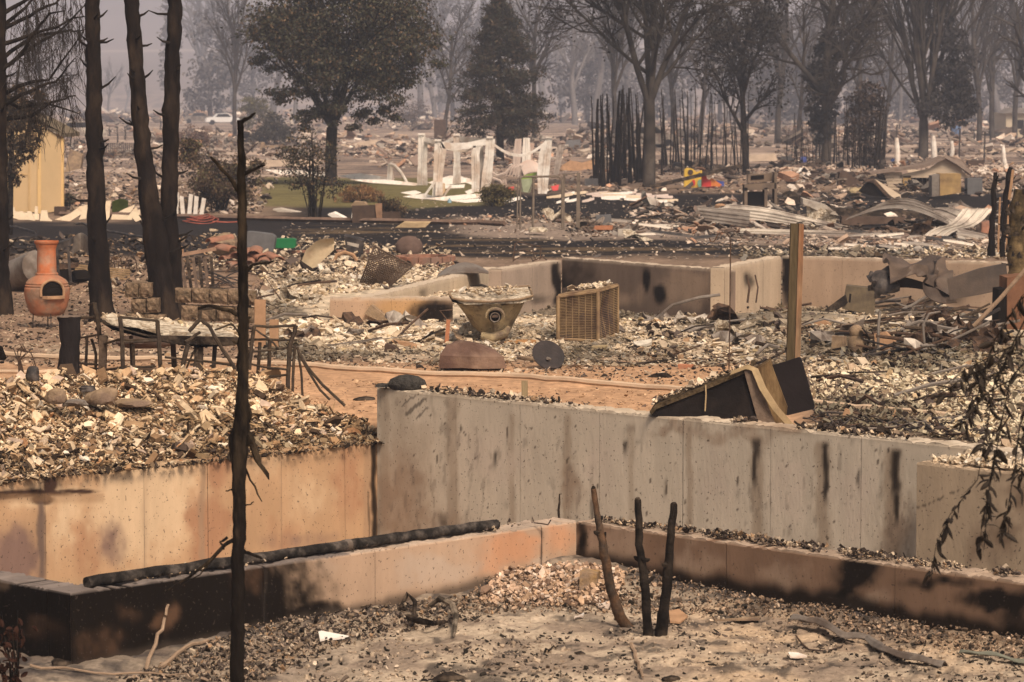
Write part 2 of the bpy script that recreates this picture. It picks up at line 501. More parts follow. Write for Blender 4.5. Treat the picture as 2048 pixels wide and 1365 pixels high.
def wall(name, label, pos, a0, a1, z0, z1, seams, paint, step=.02, group=None, thick=WT, cat='wall', jag=.018, closed_ends=True):
    """pos(a, off) -> (x, y): off 0 on the face, -thick at the back. One child per poured panel."""
    root = thing(name, label, cat, (*pos((a0 + a1) / 2, -thick / 2), z0), group=group)
    ox, oy, oz = root.location
    edges = [a0] + sorted(s for s in seams if a0 + .05 < s < a1 - .05) + [a1]
    cuts = list(zip(edges[:-1], edges[1:]))
    for i, (p, q) in enumerate(cuts):
        p2, q2 = p + (.0016 if i else 0), q - (.0016 if i < len(cuts) - 1 else 0)
        na = max(2, int((q2 - p2) / step)); nz = max(2, int((z1 - z0) / step))
        A = np.linspace(p2, q2, na + 1); Zs = np.linspace(z0, z1, nz + 1)
        V, F, n = [], [], 0
        bow = .004 * (R.random() - .5)
        def grid(aa, oo, zz):
            nonlocal n
            h, w = aa.shape
            x, y = pos(aa, oo)
            V.append(np.stack([x, y, zz], -1).reshape(-1, 3))
            k = n + np.arange(h - 1)[:, None] * w + np.arange(w - 1)[None, :]
            F.append(np.stack([k, k + 1, k + w + 1, k + w], -1).reshape(-1, 4)); n += h * w
        aa, zz = np.meshgrid(A, Zs)
        tj = jag * (fbm(A * 9, A * 0 + z1 * 7, 3, 91) - .5) * 2 - .5 * jag * (fbm(A * 40, A * 0, 2, 93) > .62)
        zz = zz + tj[None, :] * (zz > z1 - 1e-6)
        oo = bow + .006 * (fbm(aa * 2.5, zz * 2.5, 3, 95) - .5)
        oo = np.where(zz > z1 - step * .5, oo - .006, oo)
        grid(aa, oo, zz)
        o4 = np.array([-.006, -thick * .35, -thick * .7, -thick])
        aa, o2 = np.meshgrid(A, o4); zt = np.broadcast_to(z1 + tj, aa.shape) + .006 * (fbm(aa * 14, o2 * 14, 2, 97) - .5) * (o2 < -.01)
        grid(aa, o2 + 0 * aa, zt)
        aa, zz = np.meshgrid(A, np.array([z0, z1 - .005])); grid(aa, np.full_like(aa, -thick), zz)
        for e in (p2, q2):
            oo, zz = np.meshgrid(np.array([-.004, -thick]), Zs); grid(np.full_like(oo, e), oo, np.minimum(zz, z1 - .004))
        V = np.concatenate(V); F = np.concatenate(F)
        s_, t_ = st_of(V[:, 0], V[:, 1]); px, py = proj(V[:, 0], V[:, 1], V[:, 2])
        c = paint(px, py, V, s_, t_)
        me = mesh_np('panel', V - np.array([ox, oy, oz]), [F], M_CONC, c, 'POINT', smooth=False)
        link('panel', me, root)
    core = MB()
    pts = [pos(a0 + .01, -.022), pos(a1 - .01, -.022), pos(a1 - .01, -thick + .02), pos(a0 + .01, -thick + .02)]
    core.prism([(x - ox, y - oy, 0.0) for x, y in pts], (0, 0, z1 - z0 - .03))
    if len(cuts) > 1: core.build('core', M_CORE, root)
    return root

def base_conc(px, py, V, col, seed):
    n = fbm(V[:, 0] * 1.5 + V[:, 1] * 1.5, V[:, 2] * 1.5, 4, seed); v = fbm((V[:, 0] - V[:, 1]) * 5, V[:, 2] * .7, 4, seed + 1)
    return np.array(col)[None, :] * (.78 + .28 * n + .2 * v)[:, None]
def mixc(c, k, w): return c * (1 - w[:, None]) + np.asarray(k) * w[:, None]

# orange wall
posA = lambda a, off: xy_of(off, a)
def paintA(px, py, V, s, t):
    c = base_conc(px, py, V, (.455, .285, .165), 101)
    c = mixc(c, (.60, .43, .275), blobs(px, py, [(290, 1000, 110, 130, .85), (90, 990, 110, 34, .55), (620, 1000, 60, 60, .3), (130, 1040, 40, 80, .5), (520, 930, 60, 40, .35)], 1))
    c = mixc(c, (.37, .20, .115), blobs(px, py, [(415, 1060, 40, 90, .8), (440, 940, 30, 50, .7), (700, 960, 40, 90, .5), (170, 1100, 40, 60, .5), (560, 1080, 40, 40, .4)], 2))
    c = mixc(c, (.20, .125, .10), blobs(px, py, [(30, 1120, 55, 70, .85), (600, 1080, 90, 20, .35), (220, 1085, 30, 50, .5)], 3, 6))
    c = mixc(c, (.40, .28, .17), .6 * sstep(1150, 1175, py))
    sharp = blobs(px, py, [(70, 987, 85, 9, .9), (150, 983, 50, 5, .8), (0, 990, 60, 9, .95), (100, 972, 15, 20, .95), (86, 1000, 26, 10, .9)], 4, .7)
    c = mixc(c, (.055, .03, .022), sharp)
    c = mixc(c, (.30, .18, .10), .5 * sstep(985, 990, py) * sstep(1012, 1000, py) * sstep(212, 204, px))
    c = mixc(c, (.13, .09, .075), streaks(px, py, [(81, 1008, 1165, 7, .9)], 2))
    c = mixc(c, (.30, .20, .13), streaks(px, py, [(404, 905, 1130, 6, .7), (735, 885, 1080, 7, .45), (290, 930, 1150, 5, .25), (563, 890, 1120, 3, .2)], 3))
    c = mixc(c, SOOT, streaks(px, py, [(749, 880, 1090, 6, .95), (738, 985, 1080, 2.0, .6)], 4))
    top = sstep(.05, .0, ZA - V[:, 2])
    return mixc(c, (.22, .15, .09), top * .5)
seamA = [solve_a(lambda a: xy_of(0, a), x, -.6) for x in (90, 288, 415, 563, 690)]
wall('foundation_wall', 'scorched orange concrete foundation wall under the pale plaster heap on the left', posA, -WT, 6.6, -1.95, ZA, seamA, paintA, step=.014)

# grey wall
posB = lambda a, off: xy_of(a, off)
def paintB(px, py, V, s, t):
    c = base_conc(px, py, V, (.53, .45, .355), 111)
    c = mixc(c, (.32, .24, .17), streaks(px, py, [(905, 800, 1090, 13, .65), (1022, 830, 1060, 7, .6), (1135, 830, 1080, 9, .65), (1262, 850, 1080, 7, .5), (1378, 850, 1100, 7, .7),
        (1515, 875, 1130, 13, .75), (1645, 885, 1130, 15, .8), (1785, 900, 1160, 18, .85), (770, 780, 1090, 12, .55), (840, 850, 1050, 30, .3), (800, 790, 1090, 20, .35)], 11))
    c = mixc(c, (.34, .25, .18), blobs(px, py, [(800, 1000, 60, 120, .6), (1140, 960, 30, 60, .6), (1450, 870, 120, 18, .5), (860, 1060, 120, 40, .45), (1340, 865, 60, 16, .5), (1800, 1080, 40, 90, .5), (1550, 850, 90, 14, .5)], 12))
    c = mixc(c, (.56, .46, .37), blobs(px, py, [(1000, 920, 90, 50, .45), (1210, 940, 40, 120, .4), (1430, 960, 50, 80, .4), (1580, 980, 45, 80, .45), (1710, 1000, 50, 90, .45), (960, 880, 60, 30, .4)], 13))
    c = mixc(c, (.035, .026, .02), streaks(px, py, [(1651, 888, 1000, 6.5, 1), (1792, 902, 990, 11, 1), (1793, 985, 1045, 6, 1), (1512, 880, 918, 11, .9), (1508, 900, 968, 5, .95), (988, 905, 930, 4, .9), (1253, 885, 903, 5, .95), (885, 1040, 1060, 9, .7), (1185, 1000, 1060, 3, .7), (1330, 960, 990, 3, .6), (1720, 940, 975, 3, .7),
        (1762, 895, 1000, 2.2, .5), (1188, 1010, 1040, 2, .5), (885, 1030, 1055, 10, .5)], 14))
    dr = sstep(.60, .72, fbm(px / 7, py / 26, 3, 117)) * sstep(.5, .62, fbm(px / 90, py / 90, 3, 118))
    c = mixc(c, (.12, .09, .07), dr * .35)
    rp = random.Random(118); pit = np.zeros_like(px)
    for i in range(110):
        x, y, r_, tl = rp.uniform(770, 1930), rp.uniform(830, 1090), rp.uniform(.9, 2.5), rp.choice([1, 1, 1.5, 2, 5])
        m_ = (np.abs(px - x) < 6) & (np.abs(py - y) < 26)
        pit[m_] = np.maximum(pit[m_], np.exp(-((px[m_] - x) / r_) ** 2 - ((py[m_] - y) / (r_ * tl)) ** 2))
    c = mixc(c, (.06, .042, .03), sstep(.25, .6, pit) * .9)
    diag = (np.abs(((px - 830) * .62 + (py - 815) * .78) + 8 * (fbm(px / 20, py / 20, 3, 119) - .5)) % 16 < 3.2) * (((px - 830) / 26) ** 2 + ((py - 812) / 26) ** 2 < 1)
    c = mixc(c, (.07, .055, .045), diag * .7)
    c = mixc(c, (.13, .10, .075), sstep(1100, 1180, py) * .15)
    c = mixc(c, (.20, .14, .09), sstep(.06, .0, ZB - V[:, 2]) * (fbm(px / 22, py / 22, 3, 120)) * .7)
    return c
seamB = [solve_a(lambda a: xy_of(a, 0), x, -.2) for x in (912, 1040, 1199, 1366, 1541, 1722)]
wall('foundation_wall', 'tall grey concrete foundation wall with black drip stains, below the overturned cabinet', posB, 0.002, 8.5, -1.95, ZB, seamB, paintB)

# jutting block at the right end of the grey wall
aF = solve_a(lambda a: xy_of(a, .45), 1834, 0.0)
posF = lambda a, off: xy_of(a, .45 + off)
def paintF(px, py, V, s, t):
    c = base_conc(px, py, V, (.41, .31, .215), 121)
    c = mixc(c, (.20, .135, .09), blobs(px, py, [(1990, 1080, 60, 60, .5), (2040, 990, 40, 60, .5)], 21))
    crack = np.abs(py - (1010 - (px - 1850) * .42 + 10 * (fbm(px / 20, py / 20, 3, 122) - .5))) < 1.6
    return mixc(c, (.06, .045, .035), crack * (px < 1925) * .7)
wall('foundation_block', 'warm brown concrete block projecting from the grey wall behind the hanging leaves', posF, aF, 8.5, -1.95, .165, [], paintF, thick=.445)

# low foundation in front: long left side with its return, then right side
posC = lambda a, off: xy_of(CS + off, a)
def paintC(px, py, V, s, t):
    c = base_conc(px, py, V, (.40, .275, .19), 131)
    c = mixc(c, (.52, .255, .135), .75 * blobs(px, py, [(1020, 1100, 75, 36, .62), (1120, 1080, 34, 34, .55), (975, 1120, 40, 44, .5), (1040, 1080, 70, 16, .6)], 31, 8))
    c = mixc(c, (.44, .33, .25), blobs(px, py, [(880, 1140, 90, 36, .7), (1060, 1140, 50, 16, .4), (640, 1140, 40, 18, .3)], 32))
    c = mixc(c, SOOT * 1.1, blobs(px, py, [(250, 1260, 330, 190, 1), (420, 1230, 200, 170, 1), (560, 1190, 110, 100, .62), (480, 1180, 90, 110, .8), (100, 1250, 190, 150, 1), (630, 1228, 80, 28, .8)], 33, 8))
    c = mixc(c, (.09, .05, .03), blobs(px, py, [(500, 1160, 40, 40, .4), (200, 1300, 60, 40, .35), (330, 1240, 24, 30, .8), (80, 1260, 40, 30, .3), (250, 1230, 30, 30, .25)], 34))
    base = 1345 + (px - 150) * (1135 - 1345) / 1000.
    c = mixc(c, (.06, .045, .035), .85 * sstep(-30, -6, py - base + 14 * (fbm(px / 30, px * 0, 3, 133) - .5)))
    c = mixc(c, (.03, .024, .02), streaks(px, py, [(530, 1140, 1240, 3, .7), (1083, 1060, 1160, 2.5, .6)], 31))
    topc = np.where(px[:, None] < 700, (.17, .14, .125), (.40, .31, .24)) * (.7 + .6 * fbm(px / 14, py / 14, 3, 134))[:, None]
    top = V[:, 2] > ZC - .014
    return np.where(top[:, None], topc, c)
seamC = [solve_a(lambda a: xy_of(CS, a), x, -.4) for x in (528, 750, 952, 1083)]
wall('foundation_wall', 'low soot-blackened concrete wall carrying the charred pipe, orange near its inner corner', posC, CTT, ET, -1.15, ZC, seamC, paintC)
posE = lambda a, off: xy_of(a, ET + off)
wall('foundation_wall', 'short blackened concrete return wall at the lower left edge, beside rusty leaves', posE, CS - 5.0, CS - WT - .002, -1.15, ZC - .002, [], paintC)
posD = lambda a, off: xy_of(a, CTT + off)
def paintD(px, py, V, s, t):
    c = base_conc(px, py, V, (.20, .125, .083), 141)
    c = mixc(c, (.33, .235, .17), blobs(px, py, [(1220, 1090, 70, 40, .6), (1380, 1125, 60, 30, .5), (1700, 1195, 70, 14, .7), (1560, 1150, 60, 30, .4)], 41))
    c = mixc(c, SOOT * 1.6, blobs(px, py, [(1710, 1150, 50, 34, .9), (1690, 1180, 30, 14, .7), (2020, 1200, 100, 24, .9), (2040, 1240, 60, 60, .6), (1160, 1090, 12, 60, .7), (1330, 1130, 20, 30, .35), (1880, 1170, 90, 14, .6)], 42, 9))
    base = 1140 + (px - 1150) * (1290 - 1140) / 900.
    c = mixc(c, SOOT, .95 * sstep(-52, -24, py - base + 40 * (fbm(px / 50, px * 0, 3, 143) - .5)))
    topc = np.array((.34, .255, .19)) * (.6 + .7 * fbm(px / 14, py / 14, 3, 144))[:, None]
    return np.where((V[:, 2] > ZC - .014)[:, None], topc, c)
seamD = [solve_a(lambda a: xy_of(a, CTT), x, -.4) for x in (1452, 1790)]
wall('foundation_wall', 'low brown concrete wall running to the lower right edge behind three burnt stems', posD, CS + .002, CS + 7.5, -1.15, ZC - .004, seamD, paintD)

# foundation of the burnt house in the middle distance
M_MID = None
def midwall(label, p0, p1, D0, D1, ytop0, ytop1, zbot, col, seams_n, stains=(), thick=.22, light=None, warm=None):
    """wall from pixel column p0 (at depth D0) to p1 (at depth D1); tops given in pixels"""
    a = P(p0, ytop0, D0); b = P(p1, ytop1, D1)
    ztop = (a.z + b.z) / 2
    d = Vector((b.x - a.x, b.y - a.y, 0)); L = d.length; d /= L
    nrm = Vector((d.y, -d.x, 0))
    if nrm.y > 0: nrm = -nrm
    pos = lambda q, off: (a.x + d.x * q + nrm.x * off, a.y + d.y * q + nrm.y * off)
    sl = (b.z - a.z) / L
    def paint(px, py, V, s, t):
        c = base_conc(px, py, V, col, int(p0))
        if light: c = mixc(c, light[-1], blobs(px, py, light[:-1], int(p0) + 1))
        if warm: c = mixc(c, (.45, .27, .13), blobs(px, py, warm, int(p0) + 2))
        if stains: c = mixc(c, SOOT * 1.5, blobs(px, py, stains, int(p0) + 3, 5))
        return mixc(c, (.48, .39, .30), (V[:, 2] > ztop - .012) * .8)
    return wall('foundation_wall', label, pos, 0, L, zbot, ztop, [L * (i + 1) / (seams_n + 1) for i in range(seams_n)], paint, step=.05, thick=thick)
midwall('low tan concrete wall end standing left of the rusty corner tub', 660, 905, 38.8, 38.8, 593, 598, -.3, (.40, .27, .18), 1,
        stains=[(870, 625, 50, 26, .95), (800, 645, 12, 10, .6)], warm=[(800, 620, 60, 30, .8)])
midwall('pale concrete wall slanting back behind the rusty corner tub', 690, 996, 39.6, 48.2, 592, 546, -.5, (.46, .37, .27), 2, stains=[(990, 560, 7, 40, .7), (850, 590, 10, 16, .4)])
midwall('grey streaked concrete wall joining the dark corner behind the condenser', 1004, 1122, 45.5, 48, 536, 524, -.6, (.33, .255, .2), 1, stains=[(1112, 560, 10, 60, .8), (1060, 600, 60, 12, .4)])
midwall('smoke-darkened concrete wall with two black scorch marks behind the condenser', 1124, 1448, 48, 44.5, 521, 534, -.6, (.185, .135, .105), 3,
        stains=[(1294, 565, 8, 28, .95), (1320, 592, 13, 20, .95), (1445, 560, 14, 40, .9), (1150, 560, 50, 50, .5)], light=[(1380, 570, 60, 40, .8), (1250, 590, 40, 20, .5), (.36, .26, .19)])
midwall('crumbling pale concrete wall end left of the tall wooden post', 1450, 1562, 44.3, 47.5, 534, 515, -.6, (.44, .34, .245), 2, stains=[(1500, 560, 12, 20, .6)])
midwall('long tan concrete wall behind the curled metal sheet', 1565, 2060, 47.6, 45.5, 515, 524, -.6, (.38, .27, .19), 3, stains=[(1572, 560, 14, 60, .9), (1900, 580, 60, 30, .4)])
# ------------------------------------------------------------------ rubble: real flakes of plaster, ash and char
M_RUB = mat('plaster_fragments', None, var=.22, scale=16, rough=.92, bump=.3, bscale=30)
PAL_PILE = [((.70, .56, .41), 5), ((.58, .44, .30), 4), ((.40, .275, .175), 3), ((.24, .155, .095), 2.2), ((.08, .055, .04), 1.6), ((.78, .67, .53), 2.4), ((.42, .33, .28), 1.2), ((.45, .26, .15), .8)]
PAL_ASH = [((.64, .52, .38), 5), ((.54, .43, .305), 4), ((.45, .345, .235), 3), ((.25, .175, .115), 1.2), ((.08, .055, .04), .7), ((.66, .59, .49), 2), ((.44, .33, .19), .9)]
PAL_CHAR = [((.03, .022, .017), 4), ((.08, .06, .05), 3), ((.18, .13, .09), 2), ((.42, .33, .24), 1.5), ((.30, .19, .11), 1)]
PAL_FAR = [((.50, .40, .32), 4), ((.42, .30, .22), 3), ((.25, .18, .145), 3), ((.10, .08, .07), 3), ((.62, .53, .45), 2), ((.45, .26, .17), .8)]

def pick(pal, n, rng):
    c = np.array([p[0] for p in pal]); w = np.array([p[1] for p in pal], float); w /= w.sum()
    k = rng.choice(len(pal), n, p=w)
    return c[k] * (.8 + .4 * rng.random((n, 1)))

def flakes_mesh(name, C, S, cols, tilt=.7, thick=(.05, .22), curl=.25, aspect=(.45, 1.0), seed=1, m=None, sink=.25):
    rng = np.random.default_rng(seed)
    n = len(S); Kc = 5
    nrm = np.stack([rng.normal(0, tilt, n), rng.normal(0, tilt, n), np.ones(n)], 1)
    nrm /= np.linalg.norm(nrm, axis=1)[:, None]
    r = rng.normal(size=(n, 3)); a = np.cross(nrm, r); a /= np.linalg.norm(a, axis=1)[:, None]; b = np.cross(nrm, a)
    ang = (np.arange(Kc)[None, :] + rng.uniform(-.32, .32, (n, Kc))) * 2 * np.pi / Kc
    rad = S[:, None] * .5 * rng.uniform(.6, 1.15, (n, Kc))
    u, v = rad * np.cos(ang), rad * np.sin(ang) * rng.uniform(*aspect, (n, 1))
    k = rng.normal(0, curl, (n, 1)) / S[:, None]
    w = k * u * u * 1.6
    base = C[:, None, :] + a[:, None, :] * u[..., None] + b[:, None, :] * v[..., None] + nrm[:, None, :] * w[..., None]
    th = (S * rng.uniform(*thick, n))[:, None, None] * nrm[:, None, :]
    lift = np.zeros((n, 1, 3)); lift[:, 0, 2] = S * (.5 - sink) * np.abs(a[:, 2])
    top, bot = base + th * .5 + lift, base - th * .5 + lift
    V = np.concatenate([top, bot], 1).reshape(-1, 3)
    o = np.arange(n)[:, None] * 2 * Kc
    F5 = np.concatenate([o + np.arange(Kc)[None, :], o + Kc + np.arange(Kc)[::-1][None, :]], 0)
    q = []
    for j in range(Kc):
        j2 = (j + 1) % Kc
        q.append(np.concatenate([o + j, o + Kc + j, o + Kc + j2, o + j2], 1))
    F4 = np.concatenate(q, 0)
    cc = np.concatenate([cols, cols * .9, np.tile(cols * .85, (Kc, 1))], 0)
    return mesh_np(name, V, [F5, F4], m or M_RUB, cc, 'FACE')

def region_points(n, poly_px, rng, zf=gz, plane=0.0, bias=None):
    """random ground points seen inside a pixel polygon (even in ground distance rather than in the picture)"""
    poly = np.array(poly_px, float); x0, y0 = poly.min(0); x1, y1 = poly.max(0)
    out = []
    got = 0
    while got < n:
        u = rng.uniform(x0, x1, n * 2); v = rng.uniform(y0, y1, n * 2)
        ins = np.zeros(len(u), bool); j = len(poly) - 1
        for i in range(len(poly)):
            xi, yi, xj, yj = *poly[i], *poly[j]
            ins ^= ((yi > v) != (yj > v)) & (u < (xj - xi) * (v - yi) / (yj - yi + 1e-9) + xi)
            j = i
        u, v = u[ins], v[ins]
        if bias is not None:
            kp = rng.random(len(u)) < bias(u, v); u, v = u[kp], v[kp]
        out.append(np.stack([u, v], 1)); got += len(u)
    uv = np.concatenate(out)[:n]
    dx, dy = (uv[:, 0] - CX) / FPX, (uv[:, 1] - CY) / FPX
    y, zz = CT - dy * ST, -ST - dy * CT
    z = np.full(len(uv), plane)
    for _ in range(5):
        k = (z - CAMH) / zz; X, Y = dx * k, y * k
        z = .5 * z + .5 * zf(X, Y)
    return np.stack([X, Y, zf(X, Y)], 1), uv

def rubble(name, n, poly, size, pal, seed, tilt=.7, thick=(.05, .22), zf=gz, plane=0.0, bias=None, lift=0.0, curl=.25, aspect=(.45, 1.0), sig=.5, smax=None, label=None):
    rng = np.random.default_rng(seed)
    C, uv = region_points(n, poly, rng, zf, plane, bias)
    S = size * np.exp(rng.normal(0, sig, n)); S = np.minimum(S, smax or size * 3)
    C[:, 2] += lift * rng.random(n)
    cols = pick(pal, n, rng)
    if name in ('ash_debris', 'yard_debris', 'far_debris'): cols = cols * patch(C[:, 0], C[:, 1], {'a': 1, 'y': .5, 'f': .2}[name[0]])[:, None]
    me = flakes_mesh(name, C, S, cols, tilt, thick, curl, aspect, seed)
    return tag(link(name, me), kind='stuff')

def pile_points(n, rng, q0=-.02, q1=2.2, t0=-.2, t1=6.3):
    s = -rng.uniform(q0, q1, n); t = rng.uniform(t0, t1, n)
    x, y = xy_of(s, t)
    return np.stack([x, y, gz(x, y)], 1), s, t
# big plaster heap left
rng = np.random.default_rng(5)
for seed, n, size, pal, q0, q1, lf in ((201, 31000, .027, PAL_PILE, -.02, 2.1, .03), (202, 3200, .068, PAL_PILE, .05, 1.9, .05), (203, 6000, .030, PAL_CHAR, -.10, .55, .02)):
    rng = np.random.default_rng(seed)
    C, s, t = pile_points(n, rng, q0, q1)
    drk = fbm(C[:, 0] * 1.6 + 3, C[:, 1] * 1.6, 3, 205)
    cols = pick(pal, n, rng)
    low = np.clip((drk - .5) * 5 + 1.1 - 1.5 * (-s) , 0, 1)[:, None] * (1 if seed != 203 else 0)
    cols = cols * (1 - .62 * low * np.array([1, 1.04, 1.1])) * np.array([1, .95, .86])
    S = np.minimum(size * np.exp(rng.normal(0, .5, n)), .26)
    C[:, 2] += lf * rng.random(n) + (.0 if seed != 203 else .01)
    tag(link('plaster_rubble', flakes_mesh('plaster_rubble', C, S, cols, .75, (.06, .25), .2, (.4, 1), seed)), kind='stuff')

rng = np.random.default_rng(206); C, s, t = pile_points(5200, rng, -.05, 1.7); C[:, 2] += .02 + .03 * rng.random(5200)
C = C[fbm(C[:, 0] * 1.5, C[:, 1] * 1.5, 3, 207) > .42]; n = len(C)
tag(link('straw_litter', flakes_mesh('straw_litter', C, np.minimum(.07 * np.exp(rng.normal(0, .4, n)), .2), pick([((.16, .10, .055), 3), ((.07, .048, .03), 3), ((.36, .24, .13), 2)], n, rng), .5, (.04, .08), .2, (.06, .18), 206)), kind='stuff')
# picked-out larger fragments of the heap, single things
frag = []
for i in range(7):
    n = 1; rr = np.random.default_rng(300 + i)
    c = np.array([[(.66, .55, .42), (.55, .42, .30), (.44, .31, .21), (.70, .61, .50), (.33, .23, .16), (.60, .50, .40), (.5, .33, .2)][i]])
    frag.append(flakes_mesh('plaster_fragment', np.zeros((1, 3)), np.array([1.0]), c, .15, (.10, .2), .12, (.55, .9), 300 + i))
rng = np.random.default_rng(307)
for i in range(120):
    q, t = rng.uniform(.08, 1.6), rng.uniform(.1, 5.0)
    x, y = xy_of(-q, t)
    o = link('plaster_fragment', frag[i % 7], None, (x, y, gz1(x, y) + .035), (rng.normal(.45, .5), rng.normal(0, .5), rng.uniform(0, 6.3)))
    k = rng.uniform(.06, .145); o.scale = (k, k, k)
    tag(o, 'broken pale plaster fragment lying in the heap behind the orange wall', 'fragment', 'larger plaster fragments of the left heap')

# ash and debris of the house footprint
rubble('ash_debris', 9000, [(520, 590), (900, 575), (1110, 690), (1000, 735), (520, 720)], .042, PAL_ASH, 211, .45, lift=.02, bias=lambda u, v: sstep(.38, .6, fbm(u / 50, v / 16, 3, 260)))
rubble('ash_debris', 21000, [(1230, 600), (1720, 598), (1900, 640), (2060, 690), (2060, 800), (1640, 770), (1480, 735), (1120, 735), (1090, 690)], .036, PAL_ASH, 212, .38, lift=.03, bias=lambda u, v: .25 + sstep(.35, .55, fbm(u / 70, v / 18, 3, 261)))
rubble('ash_debris', 1100, [(1240, 610), (1700, 600), (2060, 690), (2060, 770), (1650, 740), (1280, 700)], .10, PAL_ASH, 213, .25, (.04, .12), lift=.05, smax=.28, bias=lambda u, v: sstep(.42, .6, fbm(u / 70, v / 18, 3, 261)))
rubble('ash_debris', 700, [(540, 640), (890, 660), (1090, 690), (560, 700)], .09, PAL_ASH, 214, .4, (.04, .12), lift=.05, smax=.3)
rubble('ash_debris', 5000, [(1700, 700), (2060, 690), (2060, 910), (1900, 880), (1640, 850), (1600, 780)], .045, [((.62, .53, .38), 4), ((.5, .41, .28), 4), ((.3, .22, .15), 2), ((.08, .06, .05), 2.4), ((.45, .33, .2), 1)], 215, .8, lift=.05)
rubble('char_debris', 1600, [(1240, 600), (1760, 590), (2060, 690), (2060, 760), (1250, 720)], .06, PAL_CHAR, 216, .7, lift=.03, bias=lambda u, v: sstep(.5, .62, fbm(u / 60, v / 22, 3, 217)))
rubble('ground_litter', 7000, [(0, 590), (520, 560), (560, 700), (1300, 690), (1700, 740), (1690, 780), (1330, 770), (600, 735), (0, 735)], .032, PAL_CHAR + [((.5, .38, .27), 4)], 218, .4, lift=.01)
rubble('ground_litter', 1500, [(120, 740), (1380, 785), (1340, 840), (760, 800), (740, 830)], .022, [((.3, .18, .1), 3), ((.12, .08, .06), 1), ((.5, .33, .2), 2)], 219, .4)
rubble('ash_debris', 7000, [(1000, 600), (1110, 584), (1400, 574), (1560, 570), (1740, 574), (1960, 590), (1960, 612), (1240, 660), (1080, 700), (1000, 660)], .045, PAL_ASH, 266, .4, lift=.03)
rubble('ash_debris', 6000, [(1230, 584), (1700, 584), (1960, 600), (1960, 645), (1700, 630), (1230, 628)], .05, PAL_ASH, 271, .45, lift=.03)
# straight strips of debris along the far side of the black yard
rubble('yard_debris', 4200, [(840, 432), (1200, 425), (2060, 455), (2060, 515), (1600, 505), (1250, 478), (900, 462)], .085, PAL_FAR, 221, .35, lift=.05, smax=.35, aspect=(.12, .9), bias=lambda u, v: .05 + sstep(.4, .6, fbm(u / 90, v / 12, 3, 262)))
rubble('yard_debris', 1000, [(1160, 420), (1560, 400), (2060, 395), (2060, 470), (1400, 470)], .20, PAL_FAR, 222, .35, (.03, .1), lift=.12, smax=.7, bias=lambda u, v: sstep(.42, .6, fbm(u / 70, v / 14, 3, 263)))
rubble('yard_debris', 700, [(1480, 505), (2060, 500), (2060, 520), (1480, 522)], .08, PAL_ASH, 223, .5, lift=.08)
rubble('char_debris', 2500, [(420, 470), (900, 500), (920, 540), (560, 560), (420, 540)], .07, PAL_CHAR + PAL_ASH[:3], 224, .6, lift=.08, smax=.35)
rubble('ash_debris', 3200, [(500, 540), (880, 520), (980, 545), (680, 590), (560, 600)], .055, PAL_ASH, 225, .5, lift=.04, smax=.25)
rubble('char_debris', 1500, [(0, 480), (420, 470), (420, 560), (250, 590), (0, 580)], .09, PAL_CHAR, 226, .5, lift=.04)
rubble('yard_litter', 2600, [(820, 392), (1560, 395), (2060, 410), (2060, 520), (560, 520), (560, 450), (800, 440)], .06, [((.45, .36, .28), 3), ((.12, .1, .09), 2)], 227, .4)
rubble('far_litter', 2600, [(130, 318), (540, 322), (560, 352), (520, 430), (130, 425)], .12, PAL_FAR + PAL_CHAR, 267, .4, lift=.05)
rubble('far_litter', 1800, [(960, 330), (2060, 330), (2060, 395), (1500, 390), (980, 384)], .14, PAL_FAR + PAL_CHAR, 268, .4, lift=.05)
# far rubble in bands
rubble('far_debris', 2600, [(100, 285), (900, 280), (1200, 300), (1200, 338), (700, 338), (560, 326), (100, 320)], .26, PAL_FAR, 231, .4, (.05, .2), lift=.3, smax=1.2, bias=lambda u, v: sstep(.4, .58, fbm(u / 80, v / 9, 3, 264)))
rubble('far_debris', 2600, [(1180, 300), (2060, 285), (2060, 400), (1500, 365), (1200, 365)], .24, PAL_FAR, 232, .4, (.05, .2), lift=.25, smax=1.1, bias=lambda u, v: sstep(.4, .58, fbm(u / 80, v / 10, 3, 265)))
rubble('far_debris', 2600, [(100, 246), (2060, 246), (2060, 300), (100, 290)], .5, PAL_FAR, 233, .4, (.05, .25), lift=.6, smax=2.2, bias=lambda u, v: sstep(.42, .56, fbm(u / 120, v / 7, 3, 234)))
rubble('far_debris', 2200, [(130, 226), (2060, 226), (2060, 248), (130, 248)], 1.0, PAL_FAR, 235, .4, (.1, .3), lift=.8, smax=2.4, bias=lambda u, v: sstep(.45, .56, fbm(u / 90, v / 4, 3, 236)))

# debris on wall tops
def ledge(name, n, pos, a0, a1, z, size, seed, off=(-.20, -.02), pal=PAL_CHAR):
    rng = np.random.default_rng(seed); a = rng.uniform(a0, a1, n)
    den = fbm(a * 2.2, a * 0, 3, seed)
    kp = rng.random(n) < sstep(.38, .62, den); a = a[kp]
    o = rng.uniform(*off, len(a)); x, y = pos(a, o)
    C = np.stack([x, y, z + .02 * rng.random(len(a))], 1)
    S = size * np.exp(rng.normal(0, .5, len(a)))
    tag(link(name, flakes_mesh(name, C, np.minimum(S, size * 2.6), pick(pal, len(a), rng), .8, (.1, .4), .3, (.3, 1), seed, sink=.1)), kind='stuff')
PAL_LEDGE = PAL_CHAR + [((.5, .38, .26), 3)]
ledge('wall_top_debris', 900, posB, .0, 3.2, ZB + .005, .03, 241, pal=PAL_LEDGE)
ledge('wall_top_debris', 900, posB, 4.2, 7.6, ZB + .005, .035, 242, pal=PAL_LEDGE)
ledge('wall_top_debris', 2600, posD, CS + .1, CS + 5, ZC + .001, .017, 243, off=(-.22, -.05), pal=PAL_LEDGE)
